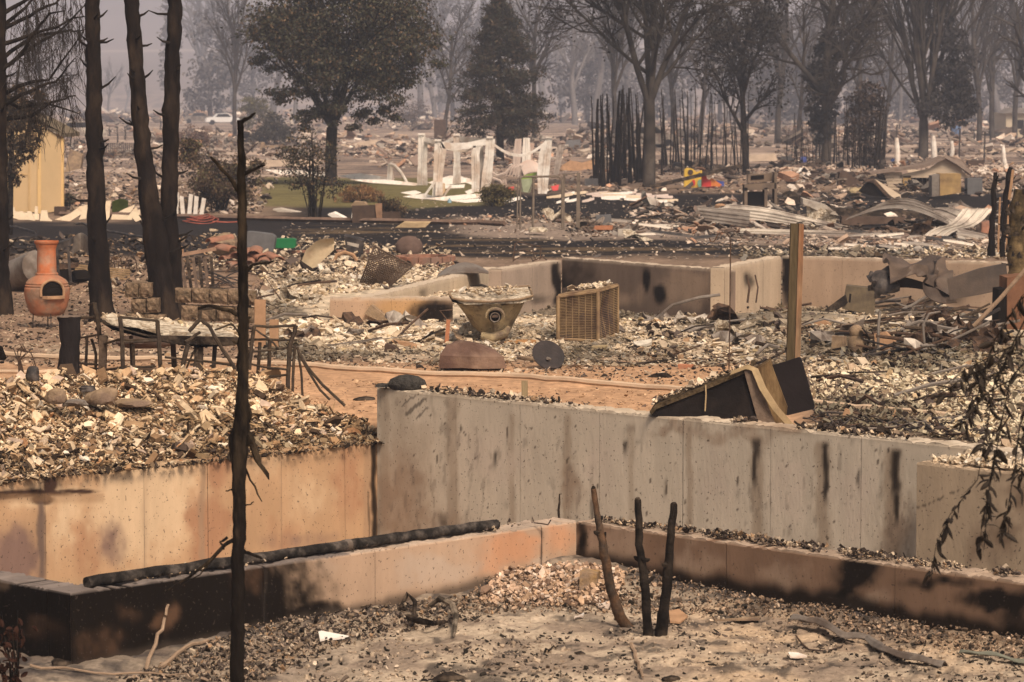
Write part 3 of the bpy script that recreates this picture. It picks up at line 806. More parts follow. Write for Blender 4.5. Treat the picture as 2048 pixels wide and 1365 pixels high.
ledge('wall_top_debris', 1200, posD, CS + .6, CS + 5, ZC + .006, .028, 246, off=(-.22, -.09), pal=PAL_CHAR)
ledge('wall_top_debris', 900, posF, aF + .1, 7.6, .17, .035, 244, off=(-.42, -.05), pal=PAL_ASH)
ledge('wall_top_debris', 260, posC, CTT + .5, ET, ZC + .003, .025, 245, pal=PAL_LEDGE)

# front yard: char crumbs, plaster crumbs in the corner, sticks
rubble('yard_rubble', 5200, [(980, 1150), (1150, 1130), (1500, 1165), (2060, 1270), (2060, 1330), (1500, 1235), (1250, 1230), (900, 1225)], .020, [((.10, .07, .05), 3), ((.22, .15, .10), 3), ((.34, .235, .16), 3), ((.46, .35, .26), .7), ((.03, .025, .02), 2)], 251, .8, (.1, .5), yz, -.6, lift=.03, sig=.45, aspect=(.12, .9))
rubble('yard_rubble', 1800, [(1000, 1150), (1150, 1133), (1250, 1150), (1230, 1215), (950, 1215)], .030, [((.52, .36, .25), 3), ((.6, .47, .37), 2), ((.2, .13, .09), 2), ((.42, .28, .18), 2)], 252, .8, (.1, .5), yz, -.6, lift=.05)
rubble('yard_rubble', 3600, [(300, 1340), (520, 1245), (950, 1190), (1000, 1230), (700, 1290), (520, 1365), (250, 1365)], .021, PAL_CHAR + [((.3, .22, .16), 3)], 253, .7, (.1, .4), yz, -.65, lift=.02, aspect=(.1, .8))
rubble('yard_litter', 4200, [(200, 1365), (560, 1240), (1150, 1190), (2060, 1300), (2060, 1380), (200, 1380)], .016, [((.03, .025, .02), 5), ((.12, .09, .07), 3), ((.5, .4, .3), 1)], 254, .5, (.1, .4), yz, -.66, aspect=(.1, .8), sig=.75, bias=lambda u, v: .12 + sstep(.42, .62, fbm(u / 70, v / 22, 3, 270)))

rubble('soil_clods', 2200, [(200, 1365), (600, 1235), (1150, 1170), (2060, 1290), (2060, 1380), (200, 1380)], .015, [((.40, .31, .225), 3), ((.33, .25, .18), 3), ((.25, .19, .14), 2)], 272, .4, (.3, .7), yz, -.66, sig=.6, bias=lambda u, v: .1 + sstep(.45, .65, fbm(u / 90, v / 26, 3, 273)))
# ------------------------------------------------------------------ trees
class Tubes:
    def __init__(s): s.V, s.F, s.n = [], [], 0
    def add(s, pts, rad, k):
        pts = np.asarray(pts, float); rad = np.asarray(rad, float); m = len(pts)
        d = np.gradient(pts, axis=0); d /= np.linalg.norm(d, axis=1)[:, None] + 1e-9
        mean = d.mean(0); ref = np.array([0, 0, 1.0]) if abs(mean[2]) < .8 else np.array([1.0, 0, 0])
        a = np.cross(d, ref); a /= np.linalg.norm(a, axis=1)[:, None] + 1e-9; b = np.cross(d, a)
        t = 2 * np.pi * np.arange(k) / k
        ring = pts[:, None, :] + (a[:, None, :] * np.cos(t)[None, :, None] + b[:, None, :] * np.sin(t)[None, :, None]) * rad[:, None, None]
        s.V.append(ring.reshape(-1, 3))
        i = s.n + np.arange(m - 1)[:, None] * k + np.arange(k)[None, :]
        j = s.n + np.arange(m - 1)[:, None] * k + (np.arange(k)[None, :] + 1) % k
        s.F.append(np.stack([i, j, j + k, i + k], -1).reshape(-1, 4)); s.n += m * k
    def mesh(s, name, m): return mesh_np(name, np.concatenate(s.V), [np.concatenate(s.F)], m, None, smooth=True)

def grow(T, p, d, L, r, lev, rng, o, tips, maxlev):
    """one branch and its children; o: options"""
    nseg = 5 if lev < 2 else 3
    pts, rad = [p], [r]
    dd = np.array(d, float)
    for i in range(nseg):
        dd = dd + rng.normal(0, o['wob'] * (1 + .4 * lev), 3) + np.array([0, 0, o['up'][min(lev, len(o['up']) - 1)]])
        dd /= np.linalg.norm(dd)
        p = p + dd * L / nseg; pts.append(p); rad.append(max(r * (1 - (1 - o['taper']) * (i + 1) / nseg), o.get('rmin', .008)))
    T.add(pts, rad, 7 if lev == 0 else (5 if lev == 1 else 3))
    pts = np.array(pts)
    if lev >= maxlev:
        tips.append(pts[-1]); tips.append(pts[-2]); return
    nch = o['n'][min(lev, len(o['n']) - 1)]
    for c in range(nch):
        f = o['first'] if lev == 0 else .25
        u = f + (1 - f) * (c + rng.random()) / nch
        k = min(int(u * nseg), nseg - 1); q = pts[k] + (pts[k + 1] - pts[k]) * (u * nseg - k)
        ax = pts[k + 1] - pts[k]; ax /= np.linalg.norm(ax)
        rv = rng.normal(size=3); side = rv - ax * rv.dot(ax); side /= np.linalg.norm(side)
        an = math.radians(rng.uniform(*o['ang'])) ; nd = ax * math.cos(an) + side * math.sin(an)
        grow(T, q, nd, L * o['len'] * (1.15 - .5 * u) * rng.uniform(.7, 1.2), max(rad[k] * o['rr'], .01), lev + 1, rng, o, tips, maxlev)
    if lev: tips.append(pts[-1])

def leaf_mesh(name, C, size, cols, seed, m, droop=.3, asp=.55):
    rng = np.random.default_rng(seed); n = len(C)
    a = rng.normal(size=(n, 3)); a[:, 2] -= droop * 2; a /= np.linalg.norm(a, axis=1)[:, None]
    b = np.cross(a, rng.normal(size=(n, 3))); b /= np.linalg.norm(b, axis=1)[:, None]
    S = (size * rng.uniform(.6, 1.3, n))[:, None]
    V = np.stack([C, C + a * S * .5 + b * S * asp * .5, C + a * S, C + a * S * .5 - b * S * asp * .5], 1).reshape(-1, 3)
    F = np.arange(4 * n).reshape(-1, 4)
    return mesh_np(name, V, [F], m, cols, 'FACE')

M_BARK = mat('charred_bark', (.011, .0088, .0075), var=.5, scale=12, bump=.5, bscale=30, col2=(.032, .024, .018), c2scale=5)
M_BARKG = mat('grey_bark', (.075, .062, .052), var=.4, scale=6, bump=.4, bscale=20, col2=(.03, .025, .022), c2scale=1.5)
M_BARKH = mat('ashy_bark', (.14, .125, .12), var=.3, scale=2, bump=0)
M_TWIG = mat('dead_twigs', (.055, .045, .04), var=.3, scale=4, bump=0)
M_LEAF = mat('scorched_leaves', None, var=.2, scale=3, rough=.8, bump=0)

BARE = dict(wob=.10, up=(.02, .05, .06, .04), taper=.55, n=(7, 5, 5, 4), first=.32, ang=(25, 55), len=.55, rr=.62, rmin=.012)
def bare_tree(name, label, px, py, D, hpx, rpx, seed, o=None, maxlev=3, group=None, leaves=0, lsize=.2, lcol=((.05, .045, .035), (.03, .026, .024)), bark=None, lean=(0, 0), cat='tree', lspread=.5, forks=None):
    rng = np.random.default_rng(seed); oo = dict(BARE); oo.update(o or {})
    base = GP(px, py) if D is None else Vector(P(px, py, D))
    if D is not None: base.z = gz1(base.x, base.y)
    D = base.y
    root = thing(name, label, cat, base, group=group)
    T, tips = Tubes(), []
    L = hpx * D / FPX * .62; r = rpx * D / FPX / 2
    if forks:
        hf = forks[0] * D / FPX
        T.add([(0, 0, -.2), (0, 0, .0), (.02, 0, hf * .5), (0, 0, hf)], [r * 1.5, r * 1.15, r, r * .95], 8)
        for dxx, dyy in forks[1]:
            d = np.array([dxx, dyy, 1.0]); grow(T, np.array([0, 0, hf * .93]), d / np.linalg.norm(d), L, r * .6, 0, rng, oo, tips, maxlev)
    else:
        d = np.array([lean[0], lean[1], 1.0]); T.add([(0, 0, -.2), (0, 0, .15)], [r * 1.5, r], 8)
        grow(T, np.zeros(3), d / np.linalg.norm(d), L, r, 0, rng, oo, tips, maxlev)
    link('trunk', T.mesh('trunk', bark or M_BARKG), root)
    if leaves:
        tp = np.array(tips); k = rng.integers(0, len(tp), leaves)
        C = tp[k] + rng.normal(0, lspread, (leaves, 3))
        cl = np.array(lcol)[rng.integers(0, len(lcol), leaves)] * rng.uniform(.6, 1.4, (leaves, 1))
        link('crown', leaf_mesh('crown', C, lsize, cl, seed, M_LEAF), root)
    return root

def clump_crown(n, blobs_, rng, hollow=.55, sub=90):
    """leaf positions gathered into many small clumps spread through ellipsoids"""
    out = []
    vol = np.array([b[3] * b[4] * b[5] for b in blobs_]); vol /= vol.sum()
    for b, w in zip(blobs_, vol):
        m = max(4, int(sub * w)); u = rng.normal(size=(m, 3)); u /= np.linalg.norm(u, axis=1)[:, None]
        rr = rng.uniform(hollow ** 3, 1.05, (m, 1)) ** (1 / 3)
        cc = np.array(b[:3]) + u * rr * np.array(b[3:])
        k = rng.integers(0, m, int(n * w)); sz = min(b[3:]) * .22
        out.append(cc[k] + rng.normal(0, 1, (len(k), 3)) * sz * np.array([1.2, 1.2, .6]))
    return np.concatenate(out)
def ORD(n): return str(n) + ('th' if 10 < n % 100 < 14 else {1: 'st', 2: 'nd', 3: 'rd'}.get(n % 10, 'th'))
def crown_px(k, items, depth=.8):
    out = []
    for cx, cy, rx, ry in items:
        c = k(cx, cy); out.append((c.x, c.y, c.z, k.m(rx), k.m(rx) * depth, k.m(ry)))
    return out
def leafcols(pal, n, rng): 
    return np.array(pal)[rng.integers(0, len(pal), n)] * rng.uniform(.6, 1.45, (n, 1))
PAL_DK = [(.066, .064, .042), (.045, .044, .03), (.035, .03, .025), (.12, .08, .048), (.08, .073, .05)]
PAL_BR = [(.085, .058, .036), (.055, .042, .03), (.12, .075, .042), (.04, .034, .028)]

# big leafy tree on the lawn
k = K(662, 372)
t = thing('leafy_tree', 'large scorched leafy tree with a full dark crown standing on the green lawn', 'tree', k.o)
rng = np.random.default_rng(41); T = Tubes(); tips = []
r0 = k.m(11)
T.add([k(660, 385), k(662, 350), k(662, 300), k(664, 255)], [r0 * 1.5, r0 * 1.1, r0, r0], 8)
for q in ((560, 60), (620, 0), (690, -80), (760, 20), (820, 90), (680, 120), (600, 150)):
    e = k(*q, rng.uniform(-1.5, 1.5)); b = k(664, 258); dv = np.array(e - b); L = np.linalg.norm(dv)
    grow(T, np.array(b), dv / L, L, r0 * .5, 1, rng, dict(BARE, n=(5, 5, 3), ang=(20, 50)), tips, 3)
link('trunk', T.mesh('trunk', M_BARK), t)
items = [(680, 50, 150, 105), (595, 60, 90, 80), (780, 70, 95, 85), (690, 165, 120, 65), (640, 212, 65, 36), (535, 105, 48, 32), (838, 130, 46, 45), (690, -60, 150, 60), (722, 235, 55, 28), (690, 258, 44, 22), (610, 238, 40, 26), (760, 215, 40, 34), (560, 180, 40, 30), (515, 60, 26, 30), (860, 75, 26, 35)]
C = clump_crown(62000, crown_px(k, items), rng, .3, 230)
link('crown', leaf_mesh('crown', C, .12, leafcols(PAL_DK, len(C), rng), 42, M_LEAF, .3, .6), t)

# conifer
k = K(1000, 330)
t = thing('conifer', 'tall browned conifer with a pointed crown behind the white pergola', 'tree', k.o)
T = Tubes(); T.add([k(1000, 335), k(1000, 200), k(998, -20)], [k.m(9), k.m(6), k.m(1)], 7)
pts = []
for i in range(400):
    h = rng.random() ** .85; y = -14 + h * 296; hw = 8 + 92 * min(1, h * 1.25) ** .8 * (1 - .25 * max(0, h - .85) / .15)
    az = rng.uniform(0, 2 * np.pi); L = k.m(hw) * rng.uniform(.55, 1.15)
    b = k(1000, y); e = np.array([math.cos(az) * L, math.sin(az) * L, L * rng.uniform(-.15, .35)])
    u = rng.uniform(.35, 1.05, 80)[:, None] ** .7
    pts.append(np.array(b) + e * u + rng.normal(0, .10, (80, 3)) * np.array([1, 1, .8]) - np.array([0, 0, .16]) * u)
    if i % 3 == 0: T.add([np.array(b), np.array(b) + e], [.03, .01], 3)
link('trunk', T.mesh('trunk', M_BARK), t)
C = np.concatenate(pts)
link('crown', leaf_mesh('crown', C, .20, leafcols([(.045, .042, .028), (.033, .034, .026), (.075, .052, .034), (.05, .04, .03)], len(C), rng), 43, M_LEAF, -.35, .28), t)

# tall bare trees of the middle background
bare_tree('forked_tree', 'tall forked tree with ragged scorched leaves standing among the burnt poles', 1298, 375, None, 600, 23, 51, dict(wob=.07, n=(9, 7, 6, 4), ang=(20, 55), first=.12, rmin=.013), 4, forks=(175, [(-.30, .1), (.12, -.1), (.42, .1), (-.05, .3)]), leaves=6500, lsize=.14, lspread=.36, lcol=[(.04, .036, .034), (.055, .05, .043), (.03, .028, .028)], bark=M_BARKG)
bare_tree('slender_tree', 'slender dark tree with sparse scorched leaves right of the forked tree', 1492, 350, None, 430, 14, 52, dict(wob=.06, n=(12, 8, 5), ang=(20, 50), first=.3), 3, leaves=2600, lsize=.17, lspread=.3, lcol=[(.04, .036, .034), (.03, .028, .028)], bark=M_BARK)
bare_tree('ivy_tree', 'bare broad tree whose trunk is clad in blackened ivy', 1652, 335, None, 600, 21, 53, dict(wob=.08, n=(12, 8, 6, 3), ang=(30, 65), first=.25, rmin=.012), 4, leaves=0)
iv = [o for o in bpy.data.objects if o.name.startswith('ivy_tree')][0]
kk = K(1652, 335)
C = clump_crown(5200, crown_px(kk, [(1650, 110, 24, 50), (1645, 190, 30, 60), (1630, 150, 22, 30), (1645, 270, 20, 50), (1675, 90, 20, 26), (1622, 230, 14, 30)]), rng, .2, 120)
link('ivy', leaf_mesh('ivy', C, .2, leafcols([(.028, .027, .028), (.04, .037, .035)], len(C), rng), 44, M_LEAF), iv)
bare_tree('fan_tree', 'bare tree with twin trunks and many upright branches behind the collapsed roof', 1846, 322, None, 640, 19, 54, dict(wob=.05, up=(.03, .06, .08, .06), n=(12, 9, 6), ang=(8, 28), first=.05, len=.66, rr=.5), 3, forks=(80, [(-.26, .1), (-.12, -.15), (.02, .1), (.16, -.1), (.30, .1), (-.02, .3)]))
ft = [o for o in bpy.data.objects if o.name.startswith('fan_tree')][0]
kk = K(1846, 322)
C = clump_crown(9000, crown_px(kk, [(1905, 120, 38, 60), (1912, 180, 40, 50), (1890, 215, 50, 36), (1885, 60, 30, 50), (1925, 235, 24, 20)]), rng, .2, 160)
link('crown', leaf_mesh('crown', C, .2, leafcols([(.034, .03, .03), (.05, .044, .04)], len(C), rng), 45, M_LEAF, .5), ft)
bare_tree('bare_tree', 'bare tree leaning in from the right edge above the pale far building', 2085, 318, None, 470, 26, 55, dict(wob=.10, n=(9, 6, 5), ang=(30, 60), first=.2), 3, lean=(-.22, 0))
bare_tree('bare_tree', 'wispy bare tree at the far right top behind the fan shaped one', 1985, 285, None, 360, 12, 56, dict(wob=.08, n=(8, 6, 4), ang=(20, 45)), 3)

# hazy trees far behind
protos = []
for i in range(4):
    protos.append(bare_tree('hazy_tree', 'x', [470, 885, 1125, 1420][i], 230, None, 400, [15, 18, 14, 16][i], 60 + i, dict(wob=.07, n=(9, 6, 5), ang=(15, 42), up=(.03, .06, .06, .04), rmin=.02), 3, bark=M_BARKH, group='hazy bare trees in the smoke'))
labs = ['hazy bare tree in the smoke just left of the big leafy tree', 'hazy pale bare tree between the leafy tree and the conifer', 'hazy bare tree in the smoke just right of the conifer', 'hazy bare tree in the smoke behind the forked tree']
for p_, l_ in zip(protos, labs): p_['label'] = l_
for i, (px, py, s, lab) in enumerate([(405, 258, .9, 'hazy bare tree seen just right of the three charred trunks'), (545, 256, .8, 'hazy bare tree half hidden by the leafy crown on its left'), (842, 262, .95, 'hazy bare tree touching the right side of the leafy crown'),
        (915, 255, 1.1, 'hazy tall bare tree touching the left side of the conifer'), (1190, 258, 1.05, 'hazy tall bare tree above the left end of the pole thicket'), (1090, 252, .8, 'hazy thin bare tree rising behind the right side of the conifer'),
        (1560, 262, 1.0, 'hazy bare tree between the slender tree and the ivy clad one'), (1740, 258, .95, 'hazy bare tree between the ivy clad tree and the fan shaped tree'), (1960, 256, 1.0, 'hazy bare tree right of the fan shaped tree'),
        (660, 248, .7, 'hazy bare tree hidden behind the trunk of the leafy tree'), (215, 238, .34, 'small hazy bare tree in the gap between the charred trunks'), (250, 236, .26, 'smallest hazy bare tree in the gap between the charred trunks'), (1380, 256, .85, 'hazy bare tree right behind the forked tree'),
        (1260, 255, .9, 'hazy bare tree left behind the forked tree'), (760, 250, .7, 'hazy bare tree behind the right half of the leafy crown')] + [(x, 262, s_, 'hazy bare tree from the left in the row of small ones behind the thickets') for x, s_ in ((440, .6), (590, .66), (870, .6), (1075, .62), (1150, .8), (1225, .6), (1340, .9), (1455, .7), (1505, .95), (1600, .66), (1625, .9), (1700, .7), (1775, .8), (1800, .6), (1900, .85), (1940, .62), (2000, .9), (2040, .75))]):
    p_ = GP(px, 205 + (py - 205) * [.5, .8, .62][i % 3])
    if 'row of small' in lab: nrow = globals().get('nrow', 0) + 1; lab = ORD(nrow) + ' ' + lab
    c = copy_thing(protos[i % 4], p_, R.uniform(0, 6.3), lab, s * p_.y / protos[i % 4].location.y)
# hazy leafy trees
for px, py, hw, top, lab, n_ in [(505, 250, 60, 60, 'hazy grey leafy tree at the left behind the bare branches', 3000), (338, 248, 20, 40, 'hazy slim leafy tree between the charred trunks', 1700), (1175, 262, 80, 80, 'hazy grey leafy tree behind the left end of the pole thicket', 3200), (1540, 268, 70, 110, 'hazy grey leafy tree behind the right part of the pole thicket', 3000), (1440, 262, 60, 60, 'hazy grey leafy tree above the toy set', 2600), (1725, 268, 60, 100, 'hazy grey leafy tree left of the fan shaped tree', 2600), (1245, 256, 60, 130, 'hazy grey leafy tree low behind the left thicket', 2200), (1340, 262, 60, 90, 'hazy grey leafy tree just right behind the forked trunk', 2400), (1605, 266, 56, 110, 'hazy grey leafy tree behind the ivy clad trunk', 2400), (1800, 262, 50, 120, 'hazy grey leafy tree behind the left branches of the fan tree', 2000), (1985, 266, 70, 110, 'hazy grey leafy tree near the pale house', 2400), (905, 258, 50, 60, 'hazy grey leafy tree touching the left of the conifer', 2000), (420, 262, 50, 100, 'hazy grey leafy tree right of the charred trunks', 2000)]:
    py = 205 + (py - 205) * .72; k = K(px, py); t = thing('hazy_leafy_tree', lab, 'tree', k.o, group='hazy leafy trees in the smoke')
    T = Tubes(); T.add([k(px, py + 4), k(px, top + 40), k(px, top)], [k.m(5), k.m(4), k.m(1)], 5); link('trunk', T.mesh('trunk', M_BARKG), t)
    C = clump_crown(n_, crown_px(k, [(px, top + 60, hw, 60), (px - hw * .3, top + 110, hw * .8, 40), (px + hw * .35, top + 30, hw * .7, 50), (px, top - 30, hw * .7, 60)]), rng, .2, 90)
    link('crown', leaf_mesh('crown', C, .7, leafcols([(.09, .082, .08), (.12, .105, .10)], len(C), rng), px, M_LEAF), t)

tw = bare_tree('twiggy_tree', 'dark twiggy bare tree just right behind the conifer', 1068, 290, None, 420, 11, 66, dict(wob=.08, n=(11, 7, 6), ang=(20, 50), up=(.03, .05, .05, .04), rmin=.014), 3)
tw2 = bare_tree('twiggy_tree', 'dark twiggy bare tree seen above the middle of the left pole thicket', 1232, 292, None, 460, 12, 67, dict(wob=.06, n=(12, 8, 5), ang=(12, 40), up=(.03, .06, .06, .04), rmin=.014), 3)
for i, (px, py, s_, lab) in enumerate([(1400, 290, 1.0, 'dark twiggy bare tree seen just left of the slender tree'), (1555, 288, 1.1, 'dark twiggy bare tree midway between the slender tree and the ivy clad one'), (1595, 292, .8, 'dark twiggy smaller bare tree touching the left of the ivy clad tree'), (1716, 290, 1.05, 'dark twiggy bare tree right beside the ivy clad tree'),
        (1768, 286, .9, 'dark twiggy bare tree under the left branches of the fan tree'), (1958, 290, 1.0, 'dark twiggy bare tree right beside the fan tree'), (1345, 288, .9, 'dark twiggy bare tree right behind the forked trunk'), (2030, 284, 1.0, 'dark twiggy bare tree above the pale far house'), (890, 280, .8, 'dark twiggy bare tree in the gap left of the conifer'), (470, 272, .8, 'dark twiggy bare tree left behind the leafy crown')]):
    copy_thing((tw, tw2)[i % 2], GP(px, py), R.uniform(0, 6.3), lab, s_ * GP(px, py).y / tw.location.y)
# thickets of charred poles
sap = []
for i in range(8):
    T = Tubes(); rr = np.random.default_rng(80 + i)
    h = 1.0; pts = [np.array([0, 0, -.02])]; x = np.zeros(2)
    for j in range(7): x = x + rr.normal(0, .006, 2); pts.append(np.array([*x, (j + 1) / 7]))
    thick = [.022, .016, .024, .014, .018, .027, .013, .020][i]
    T.add(pts, np.linspace(thick, thick * .35, 8), 6)
    for j in range(14 if i % 2 else 30):
        z = rr.uniform(.15, .95); az = rr.uniform(0, 6.3); L = rr.uniform(.02, .17) ** 1.15 * (1.2 - z); kx = min(int(z * 7), 6); b = pts[kx] + (pts[kx + 1] - pts[kx]) * (z * 7 - kx)
        T.add([b, b + np.array([math.cos(az) * L, math.sin(az) * L, L * rr.uniform(.1, 1.2)])], [.005, .002], 3)
    sap.append(T.mesh('burnt_pole', M_BARK))
def thicket(n, x0, x1, yb, y_top, lab, grp, seed, pw=1.0):
    rr = random.Random(seed)
    for i in range(n):
        px = x0 + (x1 - x0) * (i + rr.random()) / n; py = yb + rr.uniform(-14, 4); tp = y_top(px) + abs(rr.gauss(0, 26))
        p_ = GP(px, py); h = (py - tp) * p_.y / FPX
        lb = ORD(i + 1) + ' ' + lab
        o = link('burnt_pole', sap[rr.randrange(8)], None, p_, (rr.gauss(0, .04), rr.gauss(0, .055), rr.uniform(0, 6)))
        w = h ** .5 * 2.1 * pw * rr.choice([.5, .75, .9, 1.3]); o.scale = (w, w, h); tag(o, lb, 'burnt tree', grp)
thicket(34, 1188, 1305, 370, lambda x: 165 + .4 * abs(x - 1255), 'charred pole from the left in the thicket left of the forked trunk', 'charred poles left of the forked trunk', 1, .85)
thicket(30, 1318, 1500, 348, lambda x: 165 + .15 * abs(x - 1420), 'charred pole from the left in the row right of the forked trunk', 'charred poles right of the forked trunk', 2, .62)
thicket(26, 1570, 1685, 335, lambda x: 205 + .3 * abs(x - 1650), 'charred pole from the left in the group around the ivy clad trunk', 'charred poles around the ivy clad trunk', 3, .62)
thicket(30, 1690, 1768, 345, lambda x: 175 + .5 * abs(x - 1735), 'brown pole from the left in the thicket left of the fan shaped tree', 'brown poles left of the fan shaped tree', 4, .66)
k = K(1730, 345); t = thing('scorched_shrub', 'brown scorched foliage hanging in the pole thicket left of the fan shaped tree', 'shrub', k.o)
C = clump_crown(2600, crown_px(k, [(1735, 190, 34, 30), (1745, 230, 26, 40), (1720, 260, 30, 60), (1750, 300, 20, 30)]), rng, .1, 80)
link('foliage', leaf_mesh('foliage', C, .16, leafcols([(.07, .05, .04), (.045, .036, .033)], len(C), rng), 46, M_LEAF), t)
link('stem', (lambda T: (T.add([k(1730, 345), k(1732, 180)], [.06, .03], 5), T.mesh('stem', M_BARK))[1])(Tubes()), t)

# ------------------------------------------------------------------ charred trunks at the left
def px_trunk(k, path, n=10, jit=.0, seed=0, kinks=3):
    """tapered trunk through (px, py, width px); smooth between, lumpy surface"""
    rr = np.random.default_rng(seed); pts, rad = [], []
    for (x0, y0, w0), (x1, y1, w1) in zip(path[:-1], path[1:]):
        m = max(2, int(abs(y1 - y0) / 14))
        for i in range(m):
            u = i / m; pts.append(k(x0 + (x1 - x0) * u + rr.normal(0, jit), y0 + (y1 - y0) * u)); rad.append(k.m(w0 + (w1 - w0) * u) / 2 * (1 + rr.normal(0, .035)))
    pts.append(k(*path[-1][:2])); rad.append(k.m(path[-1][2]) / 2)
    T = Tubes(); T.add([tuple(p) for p in pts], rad, n)
    V = np.concatenate(T.V); ctr = np.repeat(np.array([tuple(p) for p in pts]), n, 0)
    th = np.arctan2(V[:, 1] - ctr[:, 1], V[:, 0] - ctr[:, 0])
    f = 1 + .26 * (fbm(th * 1.6 + 20, V[:, 2] * 2.5, 3, seed) - .5) + .22 * (fbm(th * 5 + 20, V[:, 2] * 9, 2, seed + 1) - .5)
    T.V = [ctr + (V - ctr) * f[:, None]]
    return T, pts, rad
def stubs(k, t, pts, rad, n, seed, up=.25, Lr=(.10, .26), zmax=99, zmin=.7):
    rr = random.Random(seed)
    for i in range(n):
        j = rr.randrange(1, len(pts) - 1)
        if not zmin < pts[j].z < zmax: continue
        az = rr.uniform(0, 6.28); d = Vector((math.cos(az), math.sin(az) * .8 - .15, up + rr.uniform(-.3, .35))).normalized()
        L = rr.uniform(*Lr); b = pts[j] + d * rad[j] * .6
        mb = MB(); mb.tube([b, b + d * (rad[j] * .4 + L * .5), b + d * (rad[j] * .4 + L) + Vector((0, 0, L * .18))], [.022, .015, .006], 5)
        mb.build('branch_stub', M_BARK, t)
M_TRUNK = mat('black_trunk', (.013, .0095, .008), var=.55, scale=9, bump=.9, bscale=16, col2=(.035, .024, .017), c2scale=3.5, c2pos=.56, stretch=(1, 1, .35))
trunks = [('left one of the three tall charred trunks, straight and next to the chiminea', (204, 642), [(178, -380, 24), (184, 0, 28), (190, 300, 35), (198, 520, 40), (203, 600, 46), (206, 650, 60)]),
          ('middle one of the three tall charred trunks, leaning and split at its foot', (330, 645), [(232, -300, 22), (262, -5, 29), (274, 150, 30), (286, 300, 36), (306, 450, 44), (322, 570, 52), (328, 620, 60), (330, 655, 74)]),
          ('right one of the three tall charred trunks, crossing the leaning one at its foot', (347, 640), [(356, -380, 22), (350, 0, 27), (342, 250, 33), (338, 420, 34), (345, 560, 42), (348, 650, 52)]),
          ('tall charred trunk cut by the left edge of the view', (4, 630), [(-8, -350, 24), (-2, 0, 26), (2, 300, 24), (4, 560, 32), (6, 640, 48)])]
for i, (lab, b, path) in enumerate(trunks):
    k = K(*b); t = thing('charred_tree', lab, 'tree', k.o, group='tall charred trunks at the left')
    if i == 2: path = [(x, y, w) for x, y, w in path]
    T, pts, rad = px_trunk(k, path, 12, .8, 400 + i)
    link('trunk', T.mesh('trunk', M_TRUNK), t)
    stubs(k, t, pts, rad, 34 if i == 1 else 26, 410 + i)
    if i == 3:     # sweeping dead boughs with hanging twigs
        rr = np.random.default_rng(77); T2 = Tubes(); T3 = Tubes()
        boughs = [[(0, 140), (60, 95), (120, 60), (170, 10)], [(2, 60), (60, 30), (110, 5), (160, -30)], [(0, 60), (50, 15), (90, -30)], [(2, 150), (40, 110), (70, 60), (100, 30), (130, 24)], [(4, 190), (50, 165), (100, 160), (165, 60)],
                  [(2, 120), (70, 70), (140, 62), (168, 62)], [(2, 215), (60, 180), (110, 160), (150, 120)], [(0, 200), (40, 215), (90, 205), (160, 228)], [(2, 30), (70, -10), (150, -10)], [(2, 90), (90, 60), (170, 30)], [(2, 240), (60, 232), (120, 200), (150, 190)]]
        for bi, bo in enumerate(boughs):
            dz = rr.uniform(-.7, 1.2)
            q = [k(x, y, dz * u) for u, (x, y) in zip(np.linspace(0, 1, len(bo)), bo)]
            fine = [q[0]]
            for a, b in zip(q[:-1], q[1:]):
                for u in (.33, .66, 1): fine.append(a.lerp(b, u) + Vector(rr.normal(0, .012, 3)))
            T2.add([tuple(p) for p in fine], np.linspace(.034, .008, len(fine)), 5)
            for j in range(20):
                u = rr.uniform(.2, 1) * (len(fine) - 1); a = fine[int(u)]; b = fine[min(int(u) + 1, len(fine) - 1)]; s0 = np.array(a.lerp(b, u % 1))
                d = np.array([rr.normal(.25, .4), rr.normal(0, .4), rr.normal(-.25, .5)]); L = rr.uniform(.15, .5)
                mid = s0 + d * L * .5; end = mid + np.array([d[0] * .4, d[1] * .4, d[2] - .9]) * L * .6
                T3.add([s0, mid, end], [.006, .0045, .002], 3)
                for _ in range(5):
                    v = rr.random(); p0 = mid * (1 - v) + end * v; e = p0 + np.array([rr.normal(0, .07), rr.normal(0, .07), -rr.uniform(.1, .34)])
                    T3.add([p0, (p0 + e) / 2 + rr.normal(0, .012, 3), e], [.004, .003, .0018], 3)
        link('bough', T2.mesh('bough', M_BARK), t); link('twigs', T3.mesh('twigs', M_TWIG), t)
# scorched tree by the shed
k = K(30, 470); t = thing('scorched_tree', 'small scorched tree with brown leaves hanging in front of the yellow shed', 'tree', k.o)
T = Tubes(); T.add([k(20, 474), k(22, 330), k(26, 230), k(40, 120)], [.07, .06, .045, .02], 6)
for q in ((70, 200), (60, 300), (45, 340), (85, 260), (10, 180)): T.add([k(22, min(q[1] + 30, 400)), k((q[0] + 22) / 2, q[1] + 5), k(*q, -.3)], [.025, .018, .006], 4)
link('trunk', T.mesh('trunk', M_BARK), t)
C = clump_crown(5200, crown_px(k, [(48, 225, 36, 36), (40, 290, 34, 45), (22, 340, 26, 36), (70, 262, 22, 28), (20, 220, 30, 60), (60, 195, 30, 22)], .7), rng, .1, 160)
link('crown', leaf_mesh('crown', C, .085, leafcols(PAL_BR, len(C), rng), 47, M_LEAF, .4), t)
# willow-like grey twigs behind
bare_tree('bare_tree', 'fine twigged bare tree behind the boughs in the upper left corner', 105, 300, None, 340, 12, 58, dict(wob=.1, n=(10, 7, 5), ang=(30, 70), up=(.02, .0, -.06, -.12), first=.25), 3, leaves=1000, lsize=.11, lspread=.25, lcol=[(.05, .042, .036), (.035, .03, .028)])

